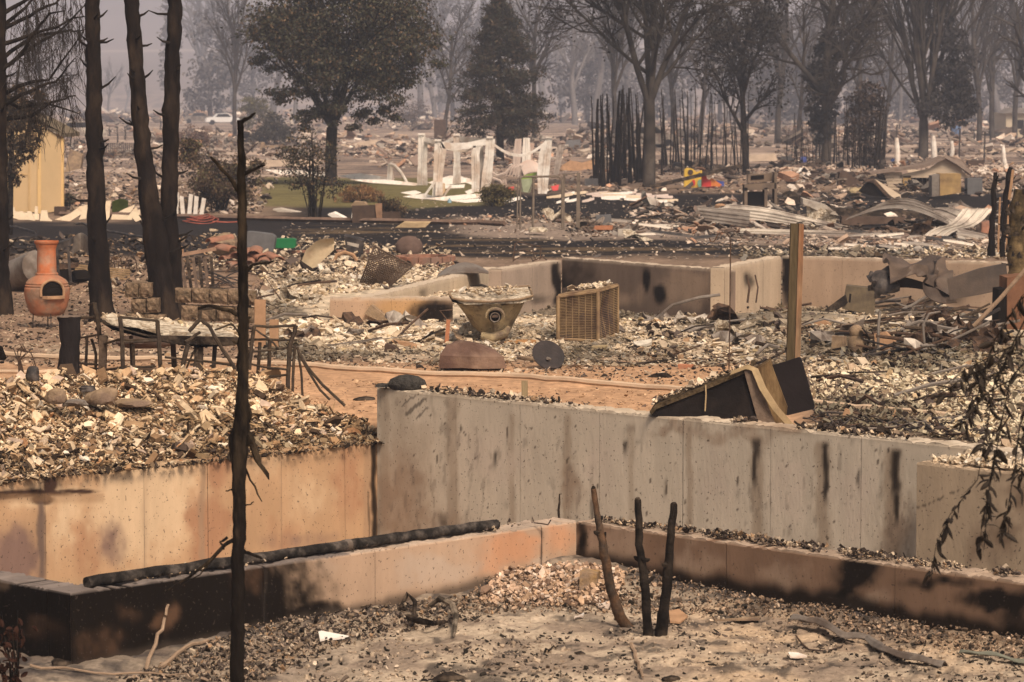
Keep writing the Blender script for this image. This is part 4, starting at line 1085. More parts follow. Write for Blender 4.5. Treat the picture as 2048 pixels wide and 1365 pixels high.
# ------------------------------------------------------------------ shrubs and grass clumps
def shrub(name, lab, bx, by, items, n, size, pal, seed, stems=9, sheight=None, hollow=.15, sub=60, cat='shrub', droop=.2, asp=.55):
    k = K(bx, by); rr = np.random.default_rng(seed); t = thing(name, lab, cat, k.o)
    C = clump_crown(n, crown_px(k, items), rr, hollow, sub)
    g = gz1(k.o.x, k.o.y) - k.o.z; C = C[C[:, 2] > g - .02]
    link('foliage', leaf_mesh('foliage', C, size, leafcols(pal, len(C), rr), seed, M_LEAF, droop, asp), t)
    T = Tubes()
    for i in range(stems):
        it = items[i % len(items)]; e = k(it[0] + rr.normal(0, it[2] * .5), it[1] + rr.normal(0, it[3] * .5), rr.normal(0, .3))
        b = np.array([rr.normal(0, .08), rr.normal(0, .08), -.03]); e = np.array(e); m = b * .45 + e * .55 + np.array([-(e[0] - b[0]) * .22, 0, (e[2]) * .1])
        T.add([b, m, e], [.022, .014, .005], 4)
        for j in range(6):
            q = m + (e - m) * rr.random(); T.add([q, q + rr.normal(0, .14, 3) + np.array([0, 0, .16])], [.008, .003], 3)
    link('stems', T.mesh('stems', M_BARK), t)
    return t
shrub('leafy_shrub', 'tall thin stemmed shrub with small dark leaves in front of the leafy tree', 628, 436, [(600, 300, 40, 30), (640, 320, 36, 40), (590, 340, 34, 30), (655, 370, 30, 30), (575, 310, 22, 20), (620, 370, 40, 25), (615, 270, 20, 16)], 2600, .075, PAL_DK + PAL_BR, 501, 16, hollow=.05, sub=130)
shrub('brown_shrub', 'broad brown scorched shrub behind the leaning charred trunk', 440, 425, [(420, 340, 60, 50), (480, 350, 40, 45), (400, 300, 40, 30), (450, 380, 60, 35), (395, 380, 34, 40), (510, 330, 18, 40)], 9000, .085, [(.13, .085, .05), (.09, .06, .04), (.065, .045, .034), (.1, .085, .045)], 502, 26)
shrub('brown_shrub', 'brown scorched shrub left of the right charred trunk in the garden', 385, 300, [(385, 270, 30, 20), (400, 285, 22, 16)], 2000, .11, [(.13, .075, .05), (.08, .05, .04)], 503, 8)
shrub('round_shrub', 'small round olive shrub in front of the white pergola', 994, 413, [(994, 392, 30, 22), (988, 385, 22, 16)], 5200, .06, [(.12, .10, .045), (.085, .07, .035), (.16, .12, .055)], 504, 8)
shrub('ornamental_grass', 'orange dry grass clump on the lawn edge beside the planter box', 725, 405, [(722, 390, 34, 16), (745, 394, 20, 12), (690, 402, 30, 10)], 3600, .12, [(.24, .125, .06), (.3, .18, .085), (.14, .08, .045)], 505, 14, droop=-.8, asp=.12)
shrub('brown_shrub', 'dark brown dead shrub standing in the wooden planter box', 780, 440, [(780, 420, 30, 20), (770, 405, 16, 12)], 2200, .06, PAL_BR, 506, 8)
shrub('yellow_shrub', 'hazy yellow green shrub left below the leafy crown', 508, 268, [(508, 212, 32, 18), (520, 225, 24, 16), (500, 235, 20, 26)], 3200, .2, [(.14, .12, .05), (.1, .09, .045), (.08, .07, .04)], 507, 6)
shrub('dark_shrub', 'dark low shrub beside the right corner of the yellow shed', 130, 420, [(135, 400, 16, 14), (122, 405, 12, 16)], 1300, .07, PAL_DK, 508, 5)
shrub('dark_shrub', 'dark hedge mass left behind the tall thin stemmed shrub', 545, 290, [(540, 255, 34, 26), (570, 270, 30, 18), (520, 275, 24, 16)], 2600, .22, [(.045, .04, .034), (.065, .055, .042)], 509, 5)
shrub('dark_shrub', 'dead grey shrub behind the dark wreck left of the conifer', 825, 262, [(815, 215, 36, 26), (840, 225, 28, 26), (800, 235, 24, 16)], 1500, .2, [(.1, .08, .07), (.13, .1, .09)], 510, 14, hollow=.1)
# ------------------------------------------------------------------ object materials
M_RUST = mat('rusty_iron', (.10, .062, .042), var=.4, scale=14, rough=.85, bump=.3, col2=(.05, .036, .03), c2scale=6)
M_BLKM = mat('blackened_metal', (.020, .016, .015), var=.4, scale=10, rough=.6, bump=.2, col2=(.075, .06, .052), c2scale=4)
M_GRYM = mat('burnt_sheet_metal', (.23, .195, .165), var=.25, scale=5, rough=.55, bump=.2, metal=.25, col2=(.12, .09, .07), c2scale=2.2)
M_ZINC = mat('galvanised_sheet', (.52, .455, .38), var=.22, scale=3, rough=.55, bump=.15, metal=.2, col2=(.22, .18, .15), c2scale=1.6)
M_WOOD = mat('weathered_wood', (.30, .225, .13), var=.3, scale=12, bump=.3, stretch=(3, 3, .4), col2=(.16, .12, .06), c2scale=3)
M_CHARW = mat('charred_wood', (.02, .015, .012), var=.5, scale=20, bump=.5, col2=(.075, .055, .04), c2scale=6)
M_TERRA = mat('terracotta', (.37, .155, .085), var=.22, scale=7, rough=.85, bump=.2, bscale=30, col2=(.27, .165, .11), c2scale=4.5)
M_TERRA2 = mat('terracotta_pale', (.36, .215, .125), var=.25, scale=7, bump=.2)
M_DARKIN = mat('sooty_inside', (.010, .0075, .006), var=.2, bump=.1)
M_BLOCK = mat('split_face_block', (.225, .155, .10), var=.45, scale=26, rough=.95, bump=1.0, bscale=34, col2=(.12, .085, .055), c2scale=9)
M_WHITEV = mat('melted_white_vinyl', (.76, .70, .63), var=.14, scale=4, rough=.6, bump=.15, bscale=8, col2=(.52, .41, .33), c2scale=1.6)
M_SHED = mat('yellow_shed_paint', (.53, .375, .205), var=.06, scale=2, rough=.7, bump=.05)
M_SHEDT = mat('shed_trim', (.50, .34, .17), var=.1, bump=.05)
M_ROOF = mat('shed_shingle', (.16, .125, .085), var=.3, scale=18, bump=.4)
M_TUB = mat('scorched_enamel', (.33, .25, .14), var=.3, scale=10, rough=.7, bump=.4, bscale=18, col2=(.13, .09, .06), c2scale=4, c2pos=.55, speck=.7, speck_scale=22)
M_AC = mat('beige_metal', (.27, .18, .095), var=.2, scale=9, rough=.65, bump=.1, col2=(.15, .09, .055), c2scale=3.5)
M_ASHC = mat('ash_crust', (.58, .50, .39), var=.4, scale=26, bump=.9, bscale=30, col2=(.3, .23, .16), c2scale=12)
M_ROCK = mat('red_brown_rock', (.12, .072, .055), var=.35, scale=4, bump=.6, bscale=9, col2=(.21, .14, .10), c2scale=1.3, c2pos=.55)
M_STONE = mat('tan_stone', (.27, .19, .12), var=.3, scale=8, bump=.4, col2=(.16, .11, .08), c2scale=3)
M_PIPE = mat('pale_plastic_pipe', (.50, .365, .25), var=.15, scale=4, rough=.6, bump=.08)
M_CLOTH = mat('scorched_canvas_strip', (.40, .29, .165), var=.2, scale=12, bump=.2)
M_GREEN = mat('green_plastic', (.012, .15, .05), var=.1, rough=.5, bump=.05)
M_LIME = mat('lime_plastic', (.30, .42, .09), var=.15, rough=.5, bump=.05)
M_RED = mat('red_plastic', (.55, .045, .04), var=.15, rough=.5, bump=.05)
M_YEL = mat('yellow_plastic', (.62, .40, .06), var=.12, rough=.5, bump=.05)
M_BLUE = mat('blue_plastic', (.06, .09, .32), var=.15, rough=.5, bump=.05)
M_ORANGE = mat('orange_clay', (.40, .17, .09), var=.2, scale=6, bump=.2)
M_DKBRN = mat('dark_brown_panel', (.075, .05, .038), var=.3, scale=6, bump=.2)
M_LATT = mat('brown_lattice', (.09, .062, .045), var=.3, bump=.2)
M_GREY = mat('grey_plastic', (.12, .115, .115), var=.2, rough=.6, bump=.05)
M_TILE = mat('red_clay_tile', (.30, .145, .095), var=.3, scale=7, bump=.3, col2=(.2, .13, .1), c2scale=2)
M_BROWNL = mat('brown_hanging_leaf', (.022, .014, .008), var=.7, scale=30, rough=.7, bump=.1)
M_REDLEAF = mat('rusty_red_leaf', (.035, .016, .011), var=.4, scale=20, bump=0)
M_CHIMB = mat('blackened_stone', (.05, .045, .04), var=.5, scale=30, bump=1.0, bscale=34)

def one(mb, name, m, label, cat, loc=(0, 0, 0), rot=None, group=None, smooth=False):
    return tag(mb.build(name, m, None, loc, rot, smooth), label, cat, group)
def ptube(k, pts, w, n=6, name='rod', m=None, label=None, cat=None, group=None, parent=None, depths=None, jit=0, seed=0):
    """tube through pixels; w px width (or list)"""
    rr = random.Random(seed); q = []
    for i, p in enumerate(pts):
        d = p[2] if len(p) > 2 else 0
        q.append(k(p[0] + rr.gauss(0, jit), p[1] + rr.gauss(0, jit), d))
    mb = MB(); ws = w if isinstance(w, (list, tuple)) else [w] * len(q)
    mb.tube(q, [k.m(x) / 2 for x in ws], n)
    o = mb.build(name, m, parent, None if parent else k.o, smooth=True)
    return tag(o, label, cat, group) if not parent else o
def fine_path(pts, n, jit, seed):
    rr = random.Random(seed); out = []
    for a, b in zip(pts[:-1], pts[1:]):
        for i in range(n):
            u = i / n; out.append(tuple(x + (y - x) * u + (rr.gauss(0, jit) if j < 2 and i else 0) for j, (x, y) in enumerate(zip(a, b))))
    return out + [pts[-1]]

# ------------------------------------------------------------------ FRONT: slim burnt tree
tp = P(478, 1365, 16.6); base = Vector((tp.x - .01, 16.6, yz1(tp.x, 16.6)))
k = K(0, 0, 1); k.o = base; k.D = 16.6
by = proj(base.x, base.y, base.z)[1]
t = thing('burnt_tree', 'slim burnt tree with snapped side branches standing closest in front of the walls', 'tree', base)
T, pts, rad = px_trunk(k, [(476, by + 10, 38), (474, 1365, 31), (476, 1150, 27), (479, 950, 28), (480, 880, 38), (483, 850, 33), (486, 760, 24), (486, 560, 21), (484, 380, 18), (480, 240, 13)], 10, 1.0, 601)
mt = mat('peeling_burnt_bark', (.012, .009, .007), var=.5, scale=14, bump=.8, bscale=30, col2=(.06, .042, .026), c2scale=5, c2pos=.58, stretch=(1, 1, .3))
link('trunk', T.mesh('trunk', mt), t)
for i, (pp, w) in enumerate([([(486, 395), (455, 350), (421, 314)], [9, 7, 5]), ([(482, 250), (497, 237), (511, 226)], [9, 6, 3]), ([(486, 350), (505, 341), (530, 331)], [8, 6, 3]), ([(480, 630), (455, 620), (420, 612), (396, 618)], [9, 8, 7, 5]),
        ([(488, 545), (505, 530), (548, 522)], [9, 6, 3]), ([(470, 1078), (450, 1090), (410, 1130), (360, 1165), (330, 1185)], [9, 8, 6, 4, 2]), ([(420, 1122), (400, 1150), (380, 1160), (365, 1172)], [4, 3, 3, 2]), ([(490, 870), (505, 890), (520, 930), (538, 960)], [26, 15, 9, 2]),
        ([(470, 860), (462, 900), (466, 940)], [14, 8, 2]), ([(484, 920), (500, 960), (524, 1004)], [5, 4, 2]), ([(486, 1015), (497, 1010), (508, 1004)], [4, 3, 2]), ([(470, 975), (460, 980), (452, 984)], [4, 3, 2]), ([(484, 1098), (505, 1110), (525, 1118)], [8, 6, 3]),
        ([(455, 1075), (440, 1085), (448, 1100)], [6, 5, 3]), ([(490, 800), (500, 830), (496, 850)], [12, 10, 4]), ([(478, 690), (470, 684), (464, 682)], [7, 5, 2]), ([(490, 640), (498, 636), (503, 634)], [6, 5, 2])]):
    ptube(k, fine_path(pp, 3, 1.2, 610 + i), [w[0]] + [w[min(int(j / 3), len(w) - 1)] * .96 for j in range(1, (len(pp) - 1) * 3 + 1)], 6, 'branch', mt, parent=t)

# three burnt stems in the yard
for i, (lab, b, path, m_) in enumerate([('brown burnt stem bending left, left one of the three in the front yard', (1255, 1255), [(1258, 1262, 24), (1240, 1235, 24), (1222, 1180, 20), (1208, 1110, 18), (1196, 1040, 14), (1187, 978, 10)], mat('brown_stem', (.11, .062, .035), var=.4, scale=20, bump=.5, col2=(.055, .04, .03), c2scale=6)),
        ('black charred stem, middle one of the three in the front yard', (1296, 1275), [(1297, 1282, 22), (1294, 1230, 19), (1288, 1150, 18), (1278, 1090, 16), (1277, 1040, 15), (1276, 1000, 13)], M_BARK),
        ('charred stem with grey ashy foot, right one of the three in the front yard', (1325, 1270), [(1322, 1278, 26), (1330, 1200, 21), (1337, 1130, 19), (1342, 1060, 17), (1347, 1010, 15)], M_BARK)]):
    p_ = YP(*b); k = K(0, 0, 1); k.o = p_; k.D = p_.y
    t = thing('burnt_sapling', lab, 'burnt tree', p_, group='three burnt stems in the front yard')
    T, pts, rad = px_trunk(k, path, 9, .6, 620 + i); link('stem', T.mesh('stem', m_), t)
    mb = MB(); mb.rock(pts[-1] + Vector((0, 0, .0)), (rad[-1] * .95, rad[-1] * .95, .02), i); mb.build('broken_tip', M_CHARW, t)
    stubs(k, t, pts, rad, 3, 630 + i, Lr=(.02, .05), zmin=.1)

def yobj(name, lab, cat, px, py, fn, m, smooth=False, rz=0.0, group=None):
    p_ = YP(px, py); mb = MB(); fn(mb); return one(mb, name, m, lab, cat, p_, (0, 0, rz), group, smooth)
def yk(px, py):
    p_ = YP(px, py); k = K(0, 0, 1); k.o = p_; k.D = p_.y; return k
def ypath(k, pts, lift=.012):
    """points lying on the yard"""
    return [YP(*p) - k.o + Vector((0, 0, lift)) for p in pts]
k = yk(1590, 1258)
pt = ypath(k, [(1588, 1258), (1640, 1266), (1690, 1283), (1740, 1290), (1770, 1308), (1830, 1326), (1890, 1342)], .0)
for i, z in enumerate((.05, .045, .025, .03, .012, .012, .01)): pt[i].z += z
def strip(pt, w, ridge, th, seed=0):
    rr = random.Random(seed); mb = MB()
    side = []
    for i in range(len(pt)):
        d = (pt[min(i + 1, len(pt) - 1)] - pt[max(i - 1, 0)]); side.append(Vector((-d.y, d.x, 0)).normalized())
    def fn(u, v):
        f = u * (len(pt) - 1); i = min(int(f), len(pt) - 2); a = pt[i].lerp(pt[i + 1], f - i); s_ = side[i].lerp(side[i + 1], f - i)
        return a + s_ * (v - .5) * w + Vector((0, 0, ridge * (1 - abs(v - .4) * 2) + .006 * math.sin(f * 5 + v * 3)))
    mb.sheet(fn, 30, 4, (0, 0, th)); return mb
one(strip(pt, .085, .045, .006), 'metal_flashing', M_GRYM, 'long bent grey metal flashing strip lying on the sand at the lower right', 'metal strip', k.o)
k = yk(1930, 1318); pt = ypath(k, [(1922, 1314), (1975, 1322), (2030, 1326), (2080, 1328)], .02)
one(strip(pt, .05, .02, .006), 'metal_flashing', mat('green_grey_strip', (.16, .16, .125), bump=.1), 'dull green grey metal strip on the sand cut by the right edge', 'metal strip', k.o)
k = yk(1610, 1300); mb = MB(); mb.tube(ypath(k, [(1592, 1278), (1604, 1292), (1618, 1304), (1650, 1306), (1680, 1298), (1690, 1288)], .01), .006, 5)
one(mb, 'bent_wire', M_RUST, 'thin bent rusty wire on the sand under the long metal flashing', 'wire', k.o)
def shard_pts(k, pxs, th, lift=.015):
    mb = MB(); mb.prism([q for q in ypath(k, pxs, lift)], (0, 0, th)); return mb
for (px, py), pxs, m_, lab in [((1200, 1215), [(1186, 1201), (1205, 1208), (1222, 1212), (1216, 1226), (1196, 1222)], M_WHITEV, 'white broken shard on the rubble left of the three burnt stems'),
        ((670, 1282), [(636, 1278), (698, 1279), (696, 1286), (640, 1285)], M_WHITEV, 'flat white strip lying on the ashy soil left of centre'),
        ((1160, 1238), [(1148, 1236), (1168, 1233), (1166, 1240), (1150, 1242)], M_WHITEV, 'small oval white shard on the sand left of the burnt stems'),
        ((1592, 1318), [(1576, 1316), (1596, 1314), (1614, 1318), (1596, 1322), (1580, 1321)], M_WHITEV, 'small white disc shaped scrap on the sand below the long flashing'),
        ((1430, 1246), [(1424, 1238), (1432, 1248), (1520, 1242), (1519, 1246), (1430, 1252)], M_STONE, 'thin pale bent lath on the sand right of the burnt stems'),
        ((1350, 1245), [(1338, 1230), (1358, 1222), (1376, 1240), (1360, 1252), (1340, 1250)], M_TERRA2, 'flat pinkish shard lying right behind the burnt stems')]:
    k = yk(px, py); one(shard_pts(k, pxs, .012), 'debris_shard', m_, lab, 'shard', k.o)
k = yk(1172, 1180); mb = MB(); mb.prism([k(1158, 1182), k(1192, 1186), k(1194, 1148), k(1160, 1143)], (.03, .16, .0))
one(mb, 'concrete_chunk', mat('chunk', (.25, .18, .13), var=.4, scale=14, bump=.5, col2=(.32, .2, .09), c2scale=5), 'square scorched concrete chunk in the inner corner of the low wall', 'block', k.o)
for i, (pth, w, lab) in enumerate([([(1262, 1298), (1270, 1320), (1278, 1340), (1288, 1368)], 9, 'pale bare stick lying on the sand at the bottom below the burnt stems'),
        ([(320, 1340), (355, 1322), (400, 1304), (440, 1288)], 11, 'long pale stick lying by the foot of the black wall'), ([(292, 1348), (312, 1322), (330, 1304), (340, 1290), (336, 1282)], 9, 'crooked pale stick leaning on the black wall at lower left'),
        ([(60, 1345), (130, 1342), (190, 1352), (300, 1356), (420, 1358)], 6, 'long thin twig along the bottom edge at lower left'), ([(1090, 1308), (1100, 1298), (1116, 1296)], 5, 'short black twig on the sand at the bottom centre')]):
    k = yk(*pth[0]); mb = MB(); q = ypath(k, fine_path(pth, 3, 1.5, 640 + i), .02)
    if i == 2: q = [p + Vector((0, 0, .03 * j)) for j, p in enumerate(q)]
    mb.tube(q, [k.m(w) / 2 * (1 - .5 * j / len(q)) for j in range(len(q))], 6)
    one(mb, 'dead_stick', M_BARK if i == 4 else mat('bleached_stick', (.27, .19, .13), var=.3, scale=10, bump=.3), lab, 'stick', k.o, smooth=True)
k = yk(885, 1262); t = thing('charred_root', 'twisted charred root with a pale bent end before the low wall', 'root', k.o)
for i, (pth, w) in enumerate([([(858, 1222), (880, 1218), (905, 1232), (912, 1255), (908, 1280)], [9, 12, 14, 13, 6]), ([(815, 1240), (835, 1262), (865, 1268), (890, 1250)], [12, 14, 11, 8]), ([(800, 1225), (815, 1210), (830, 1228), (828, 1250)], [8, 10, 10, 6])]):
    mb = MB(); q = [p + Vector((0, 0, .05 if 0 < j < len(pth) - 1 else 0)) for j, p in enumerate(ypath(k, pth, .02))]; mb.tube(q, [k.m(x) / 2 for x in w], 6)
    mb.build('root_arm', M_CHARW if i else mat('bleached_root', (.25, .2, .15), var=.5, scale=12, bump=.3, col2=(.05, .04, .03), c2scale=6), t, smooth=True)
for px, py, s, lab in [(900, 1360, .10, 'dark soil clod at the bottom edge left of centre'), (1340, 1362, .06, 'black charcoal lump at the bottom edge below the burnt stems'), (120, 1338, .07, 'flat grey lump on the ground at the lower left corner'), (1160, 1310, .035, 'small black charcoal lump on the sand at bottom centre')]:
    k = yk(px, py); mb = MB(); mb.rock((0, 0, .01), (s, s * .8, s * .5), px, .4); one(mb, 'charcoal_lump', M_CHARW, lab, 'lump', k.o, smooth=True)
# rusty leaves lower left
p_ = P(20, 1240, 17.2); p_.z = yz1(p_.x, p_.y); k = K(0, 0, 1); k.o = p_; k.D = 17.2
t = thing('rusty_plant', 'rusty red leaved dead plant against the black wall at the lower left edge', 'plant', p_)
rr = np.random.default_rng(651); T = Tubes()
lf = []
for i in range(3):
    mb = MB(); mb.sheet(lambda u, v, i=i: (u - .0, (v - .5) * math.sin(math.pi * (.06 + .9 * u)) * .6, .12 * math.sin(u * 3 + i) + .25 * abs(v - .5)), 5, 2, (0, 0, .02)); lf.append(mb.mesh('leaf', M_REDLEAF))
for i in range(9):
    e = k(rr.uniform(-20, 62), rr.uniform(1215, 1310), rr.uniform(-.1, .15)); T.add([(0, 0, 0), tuple(e * .5 + Vector((.02, 0, .05))), tuple(e)], [.006, .004, .002], 4)
    for j in range(9):
        q = e * rr.uniform(.4, 1) + Vector(rr.normal(0, .025, 3)); o = link('leaf', lf[j % 3], t, q, tuple(rr.uniform(0, 6.3, 3))); o.scale = (.05,) * 3
link('stem', T.mesh('stem', M_BARK), t)

# ------------------------------------------------------------------ things on the front walls
a1, a0_ = solve_a(lambda a: xy_of(CS - .1, a), 172, ZC), solve_a(lambda a: xy_of(CS - .1, a), 992, ZC)
pa, pb = Vector((*xy_of(CS - .10, a1), ZC + .035)), Vector((*xy_of(CS - .09, a0_), ZC + .04))
t = thing('drain_pipe', 'long charred round pipe lying on top of the black low wall', 'pipe', pa)
rr = random.Random(660)
def seg(u0, u1, n): return [(pa.lerp(pb, u0 + (u1 - u0) * i / n) - pa) + Vector((rr.gauss(0, .004), rr.gauss(0, .004), rr.gauss(0, .003))) for i in range(n + 1)]
MP = mat('charred_pipe', (.022, .019, .017), var=.5, scale=14, rough=.8, bump=.7, bscale=24, col2=(.085, .07, .06), c2scale=3.5, c2pos=.55)
mb = MB(); q = seg(0, .60, 24); mb.tube(q, [.036 + .004 * rr.random() for _ in q], 10); mb.build('pipe', MP, t, smooth=True)
mb = MB(); q = seg(.606, 1, 16); mb.tube(q, [.037 + .004 * rr.random() for _ in q], 10); mb.build('pipe', MP, t, smooth=True)
d = (pb - pa); mb = MB(); mb.tube([d * .598, d * .612], .042, 12); mb.build('coupling', M_GRYM, t, smooth=True)
k = K(0, 0, 1); p_ = Vector((*xy_of(CS - .12, CTT + .25), ZC)); k.o = p_; k.D = p_.y
ptube(k, [(1118, 1036), (1117, 1020), (1119, 1005), (1119, 988)], [5, 5, 4, 3], 6, 'charred_peg', M_CHARW, 'thin black peg standing on the low wall near its inner corner', 'peg')
k = K(0, 0, 1); k.o = Vector((*xy_of(CS - .1, CTT + .55), ZC)); k.D = k.o.y
ptube(k, [(1064, 1046), (1064, 1033), (1068, 1046), (1085, 1048), (1096, 1050), (1102, 1040)], 3, 5, 'bent_wire', M_RUST, 'small bent rusty wire on top of the low wall left of the black peg', 'wire')
aP = solve_a(lambda a: xy_of(a, -.3), 1048, .1); p_ = Vector((*xy_of(aP, -.32), 0)); p_.z = gz1(p_.x, p_.y); k = K(0, 0, 1); k.o = p_; k.D = p_.y
mb = MB(); mb.bar((0, 0, -.05), k(1049, 762), k.m(13), k.m(10)); one(mb, 'stake', M_WOOD, 'short charred wooden stake right behind the grey wall top', 'stake', k.o)
p_ = Vector((*xy_of(.28, -.12), ZB)); k = K(0, 0, 1); k.o = p_; k.D = p_.y
mb = MB(); mb.rock((0, 0, k.m(9)), (k.m(40), .12, k.m(20)), 12, .14, .6); mb.rock((-k.m(52), .0, k.m(4)), (k.m(18), .06, k.m(9)), 13, .4)
one(mb, 'charred_bundle', M_CHIMB, 'black woven textured charred bundle on the left end of the grey wall', 'bundle', p_, smooth=True)

# overturned burnt cabinet behind the grey wall
aQ = solve_a(lambda a: xy_of(a, -.5), 1470, .1); p_ = Vector((*xy_of(aQ, -.42), 0)); p_.z = gz1(p_.x, p_.y)
k = K(0, 0, 1); k.o = p_; k.D = p_.y
t = thing('overturned_cabinet', 'overturned burnt black cabinet with a tan strip, tilted behind the grey wall', 'cabinet', p_)
MCB = mat('burnt_cabinet_side', (.012, .0095, .009), var=.3, scale=7, rough=.85, bump=.15, col2=(.022, .017, .015), c2scale=2.5)
MRW = mat('cabinet_rust_face', (.10, .06, .03), var=.35, scale=10, bump=.3, col2=(.20, .13, .065), c2scale=3, stretch=(2, 2, .5))
mb = MB(); mb.prism([k(1300, 822), k(1310, 812), k(1490, 742), k(1500, 744), k(1512, 865), k(1420, 850), k(1330, 838), k(1304, 832)], (.06, .42, .02)); mb.build('body', MCB, t)
mb = MB(); mb.prism([k(1299, 824, -.02), k(1310, 811, -.02), k(1400, 776, -.02), k(1500, 736, -.02), k(1502, 742, -.02), k(1402, 784, -.02), k(1312, 819, -.02), k(1303, 831, -.02)], (.08, .48, .03)); mb.build('top_edge', mat('scorched_edge', (.075, .052, .03), var=.7, scale=18, bump=.8), t)
mb = MB(); mb.prism([k(1488, 742, -.03), k(1508, 738, -.03), k(1556, 862, -.03), k(1520, 858, -.03)], (0, .05, 0)); mb.build('side_rail', mat('rail_grey', (.16, .115, .085), var=.3, scale=10, bump=.3), t)
mb = MB(); mb.prism([k(1512, 740, .02), k(1540, 722, .02), k(1575, 815, .02), k(1570, 850, .02), k(1545, 860, .02)], (.03, .30, 0)); mb.build('front_face', MRW, t)
def clo(u, v):
    pth = [(1462, 746), (1494, 734), (1510, 740), (1526, 778), (1552, 818), (1582, 852)]; f = u * 5; i = min(int(f), 4); g = f - i
    x, y = [pth[i][c] + (pth[i + 1][c] - pth[i][c]) * g for c in (0, 1)]
    return k(x + (v - .5) * (13 if u > .25 else 5), y - (v - .5) * (4 if u > .25 else 9), -.07 + .02 * math.sin(u * 7))
mb = MB(); mb.sheet(clo, 20, 2, (0, .012, 0)); mb.build('trim_strip', M_CLOTH, t, smooth=True)
mb = MB()
def rr_poly(c4, r=.12, n=4):
    out = []
    for i in range(4):
        a, b, c = Vector(c4[i - 1]), Vector(c4[i]), Vector(c4[(i + 1) % 4])
        p, q = b.lerp(a, r), b.lerp(c, r)
        for j in range(n + 1):
            u = j / n; out.append((p * (1 - u) ** 2 + b * 2 * u * (1 - u) + q * u * u))
    return out
mb.prism(rr_poly([k(1533, 735, .1), k(1601, 714, .18), k(1630, 818, .16), k(1572, 832, .08)], .08), (.01, .05, 0)); mb.build('door_panel', mat('dark_panel', (.015, .0115, .0115), var=.2, scale=4, rough=.8, bump=.1), t)
ptube(k, [(1411, 770, -.03), (1412, 790, -.04), (1410, 823, -.04)], 3, 5, 'hanging_strap', M_CLOTH, parent=t)
ptube(k, [(1438, 847, -.06), (1440, 838, -.06), (1458, 837, -.06), (1459, 846, -.06)], 2.5, 5, 'handle', M_RUST, parent=t)
rg = np.random.default_rng(661); C = np.array([k(1305 + 195 * u, 816 - 78 * u, .02 + .42 * rg.random()) + Vector((0, 0, .03 + .03 * rg.random())) for u in rg.random(420)])
o = link('ash_flakes', flakes_mesh('ash_flakes', C, .028 * np.exp(rg.normal(0, .5, 420)), pick(PAL_CHAR + PAL_PILE[:4], 420, rg), .6, seed=662), t); o['kind'] = 'stuff'
# scorched wire tangle right of the cabinet
aW = solve_a(lambda a: xy_of(a, -.5), 1700, .1)
rr = random.Random(670)
for i in range(34):
    u = rr.random(); x0 = 1580 + 330 * u; y0 = 838 + 26 * u + rr.uniform(-12, 14); p_ = GP(x0, y0); k = K(0, 0, 1); k.o = p_; k.D = p_.y
    L = rr.uniform(40, 110); cu = rr.uniform(-12, 16)
    pts = [p_ * 0 + (GP(x0 + L * v, y0 + cu * math.sin(v * 3) + rr.uniform(-2, 2) + 7 * v) - p_) + Vector((0, 0, .02 + .05 * rr.random())) for v in (0, .25, .5, .75, 1)]
    mb = MB(); mb.tube(pts, rr.choice([.006, .008, .011]), 5)
    one(mb, 'burnt_wire', M_BLKM if rr.random() < .6 else M_RUST, 'thin burnt wire in the tangle right of the overturned cabinet', 'wire', p_, group='burnt wires right of the overturned cabinet', smooth=True)
for pth, w, lab in [([(1690, 868), (1760, 868), (1840, 856), (1890, 846), (1940, 850), (1964, 868), (1970, 884)], 7, 'thick dark bent hose arching over the wire tangle by the hanging leaves'), ([(1800, 846), (1860, 850), (1930, 840)], 4, 'straight dark rod lying behind the wire tangle')]:
    p_ = GP(*pth[0]); mb = MB(); mb.tube([GP(*q) - p_ + Vector((0, 0, .04)) for q in pth], .5 * w * p_.y / FPX, 6); one(mb, 'dark_hose', M_GRYM, lab, 'hose', p_, smooth=True)
for (px, py), pxs, m_, lab in [((1690, 845), [(1682, 838), (1690, 818), (1698, 820), (1706, 842)], M_TERRA2, 'upright pinkish shard in the wire tangle, left one'), ((1785, 838), [(1762, 842), (1768, 834), (1786, 830), (1790, 819), (1794, 838), (1786, 846), (1764, 848)], M_TERRA2, 'upright pinkish shard in the wire tangle, right one'),
        ((1663, 846), [(1652, 853), (1664, 840), (1674, 836), (1672, 850), (1658, 858)], M_STONE, 'pale flat shard beside the cabinet foot'), ((1620, 832), [(1612, 826), (1640, 826), (1648, 836), (1622, 838)], M_STONE, 'pale flat plate just right of the black cabinet panel'), ((1748, 837), [(1742, 834), (1758, 834), (1758, 840), (1744, 840)], M_STONE, 'small pale block between the two upright pink shards')]:
    k = K(px, py); mb = MB(); mb.prism([k(x, y) for x, y in pxs], (.01, .05, .0)); one(mb, 'debris_shard', m_, lab, 'shard', k.o)

